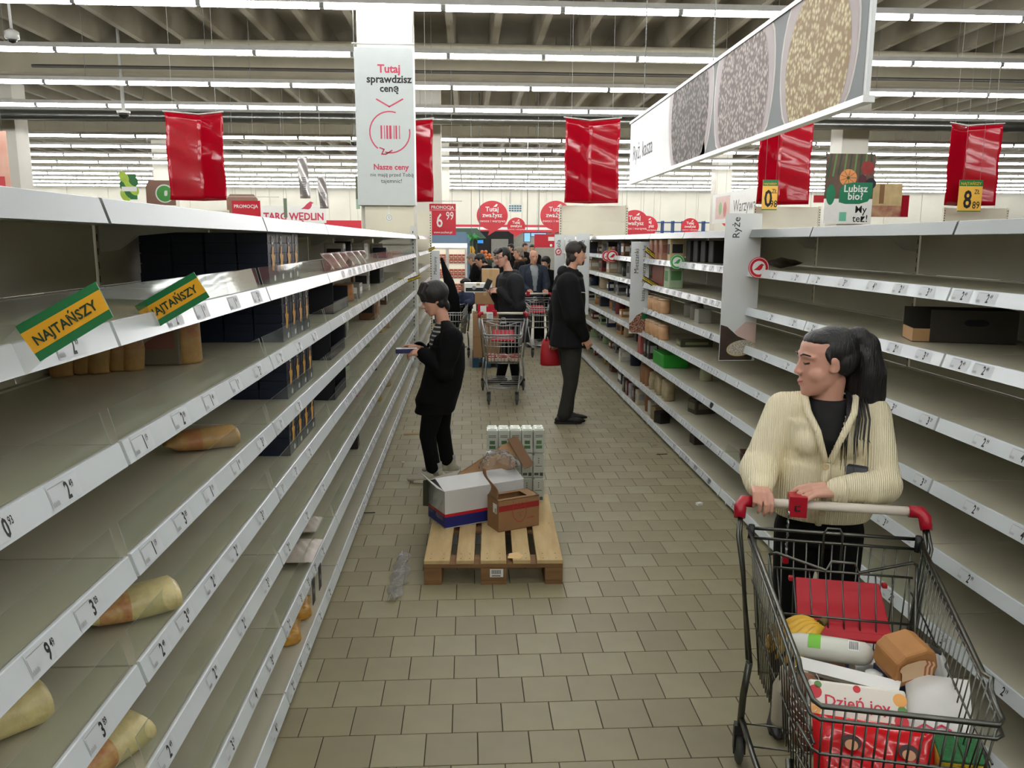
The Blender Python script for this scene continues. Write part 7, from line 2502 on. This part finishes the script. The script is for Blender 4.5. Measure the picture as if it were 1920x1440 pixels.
pack('green_box', 'bright green open box on the sixth right shelf', 'box', 2.03, 7.95, DK[5], .25, .46, .13, M('box_green', (40, 150, 44), .45, 0, .06))
for k in range(2):
    pack('dark_pack', 'dark tall pack left of the bright green box, %s one' % ('nearer', 'farther')[k], 'packet', 1.95, 8.4 + .16 * k, DK[5], .1, .1, .19, M('pack_coal', (44, 38, 38), .5), m_grey)
pack('pink_pack', 'rose coloured pack on the sixth right shelf under the bean flag', 'packet', 1.94, 8.8, DK[5], .1, .14, .2, M('pack_rose', (170, 90, 84), .45))
for k in range(3):
    upright_bag('brown_bag', 'upright brown bag on the seventh right shelf, %s from left' % ORD[k], 'packet', 1.95, 8.75 - .12 * k, DK[6], .1, .07, .2, [M('bag_kraft', (150, 108, 74), .6, 0, .1, 10)] * 2, .3)
for k in range(5):
    upright_bag('snack_bag', 'crinkled cream and dark snack bag on the seventh right shelf, %s from left' % ORD[k], 'packet', 1.96 + .02 * (k % 2), 8.3 - .16 * k, DK[6], .12, .08, .19, [M('snack_cream', (170, 156, 124), .3, 0, .2, 16, bump=.4, bscale=30), M('snack_dark', (62, 46, 34), .35, 0, .2, 16)], .3 + .1 * (k % 3), band=(.3, .62))
pack('brown_pack', 'long dark brown pack on the seventh right shelf left of the woman', 'packet', 2.06, 5.46, DK[6], .26, .09, .07, M('pack_cocoa', (70, 36, 32), .35, 0, .15, 20), M('cocoa_print', (120, 70, 60), .5), -.25)
pack('shadow_box', 'dark open box in the middle of the seventh right shelf', 'box', 2.12, 7.1, DK[6], .2, .16, .13, M('box_umber', (64, 60, 48), .6), M('umber_print', (110, 106, 84), .6), .2)
pack('shadow_box', 'small dark box on the bottom right shelf', 'box', 2.12, 7.1, DK[7], .16, .12, .08, M('box_umber', (64, 60, 48), .6), None, .1)
upright_bag('clear_pouch', 'pale translucent pouch alone on the sixth right shelf', 'packet', 2.12, 7.0, DK[5], .12, .08, .14, [M('pouch_milky', (170, 170, 140), .4)] * 2)
upright_bag('brown_sack', 'big brown paper bag on the bottom right shelf by the foil pack', 'packet', 2.0, 8.55, DK[7], .16, .12, .22, [M('sack_brown', (130, 84, 60), .6, 0, .1, 10)] * 2, .3)
for k in range(3):
    pack('foil_pack', 'crinkled pack on the bottom right shelf, %s from the big brown bag' % ORD[k], 'packet', 1.97, 8.3 - .17 * k, DK[7], .12, .12, .16 - .02 * k, M('foil_%d' % k, ((190, 188, 176), (150, 132, 96), (44, 40, 40))[k], .3, .2, .2, 20, bump=.5, bscale=40), None, .2 * k)
for k in range(5):
    pack('bottom_pack', 'small pack on the bottom right shelf near the man in black, %s counting from him' % ORD[k], 'packet', 1.95, 9.7 - .2 * k, DK[7], .1, .12, .17, M('bpack_%d' % k, ((60, 56, 44), (96, 40, 44), (170, 160, 176), (80, 50, 40), (186, 176, 150))[k], .4, 0, .15, 15), m_grey)
t = thing('dark_pouch', 'dark crumpled pouch on the second right shelf beside the red bird disc', 'packet', (2.1, 5.35, DK[1] + .042), .5)
pillow(.24, .16, .06, 16, 12, 0, .25).build('pouch_body', [M('pouch_dark', (60, 52, 46), .35, 0, .2, 14)], t)
# the big dark fruit box
t = thing('dark_fruit_box', 'large dark grey cardboard box with kraft end and hand hole on third right shelf', 'box', (1.985, 3.49, DK[2]), math.radians(-17))
m_db = M('box_graphite', (58, 54, 46), .7, 0, .06, 8)
LX, DY, HZ = .42, .2, .145
b = MB()
b.box(0.07, LX, 0, .005, 0, HZ, 0).box(0, LX, DY - .005, DY, 0, HZ, 0).box(LX - .005, LX, .005, DY - .005, 0, HZ, 0).box(0, LX, 0, DY, 0, .004, 0)
b.build('box_body', [m_db], t, bev=.001)
MB().box(0, .005, .0, DY - .005, 0.004, .06, 0).box(0.005, .07, 0, .005, .004, .06, 0).build('kraft_end', [M('kraft_pale', (190, 150, 104), .7, 0, .05)], t)
MB().poly([(.05 * math.copysign(abs(math.cos(a)) ** .5, math.cos(a)), .015 * math.sin(a)) for a in [k * math.pi / 12 for k in range(24)]], (.255, -.0008, .09), X, Z_, 0, 0).build('hand_hole', [M('hole_dark', (20, 22, 30), .8)], t)
pack('red_edged_box', 'shelf tray box with red ends on the bottom right shelf at the right picture edge', 'box', 2.36, 3.12, DK[7], .12, .24, .1, M('tray_red', (160, 30, 34), .5), None, .35)
pack('olive_tin', 'olive green tin beside the red ended tray box on the bottom right shelf', 'tin', 2.38, 2.88, DK[7], .1, .1, .17, M('tin_olive', (90, 96, 40), .5, 0, .1))

# small goods far along the racks
cols = [('orange', (176, 120, 66)), ('dark red', (120, 44, 42)), ('white', (200, 198, 190)), ('navy', (26, 32, 60)), ('brown', (110, 76, 50)), ('yellow', (180, 156, 88)), ('black', (26, 26, 26)), ('pale green', (150, 170, 130)), ('beige', (190, 170, 140)), ('grey', (130, 130, 126))]
lv = ('', 'second', 'third', 'fourth', 'fifth', 'sixth', 'seventh', 'bottom')
random.seed(21)
for side, kb in (('left', range(4, 7)), ('right', range(6, 11))):
    s, xf = SIDE[side]
    for k in kb:
        if (side, k) not in BAYS:
            continue
        y0 = BAYS[side, k].location.y
        for i in range(1, 8):
            cc = random.sample(cols, 3 if side == 'right' else 2)
            for j, (cn, rgb) in enumerate(cc):
                h_ = random.uniform(.09, .19)
                y = y0 + .25 + .42 * j + random.uniform(-.06, .06)
                x = xf + s * random.uniform(.16, .3)
                lab = 'small %s pack on the %s shelf of the %s %s bay' % (cn, lv[i], names[k], side)
                mt = M('goods_' + cn.replace(' ', '_'), rgb, .45, 0, .15, 14)
                if (i + j + k) % 3 == 0:
                    upright_bag('small_pack', lab, 'packet', x, y, DK[i], .14, .10, h_, [mt, m_wht], random.uniform(-.4, .4), band=(.4, .6))
                else:
                    pack('small_pack', lab, 'packet', x, y, DK[i], .14, random.uniform(.12, .26), h_, mt, m_wht if j % 2 else m_ink, random.uniform(-.1, .1))
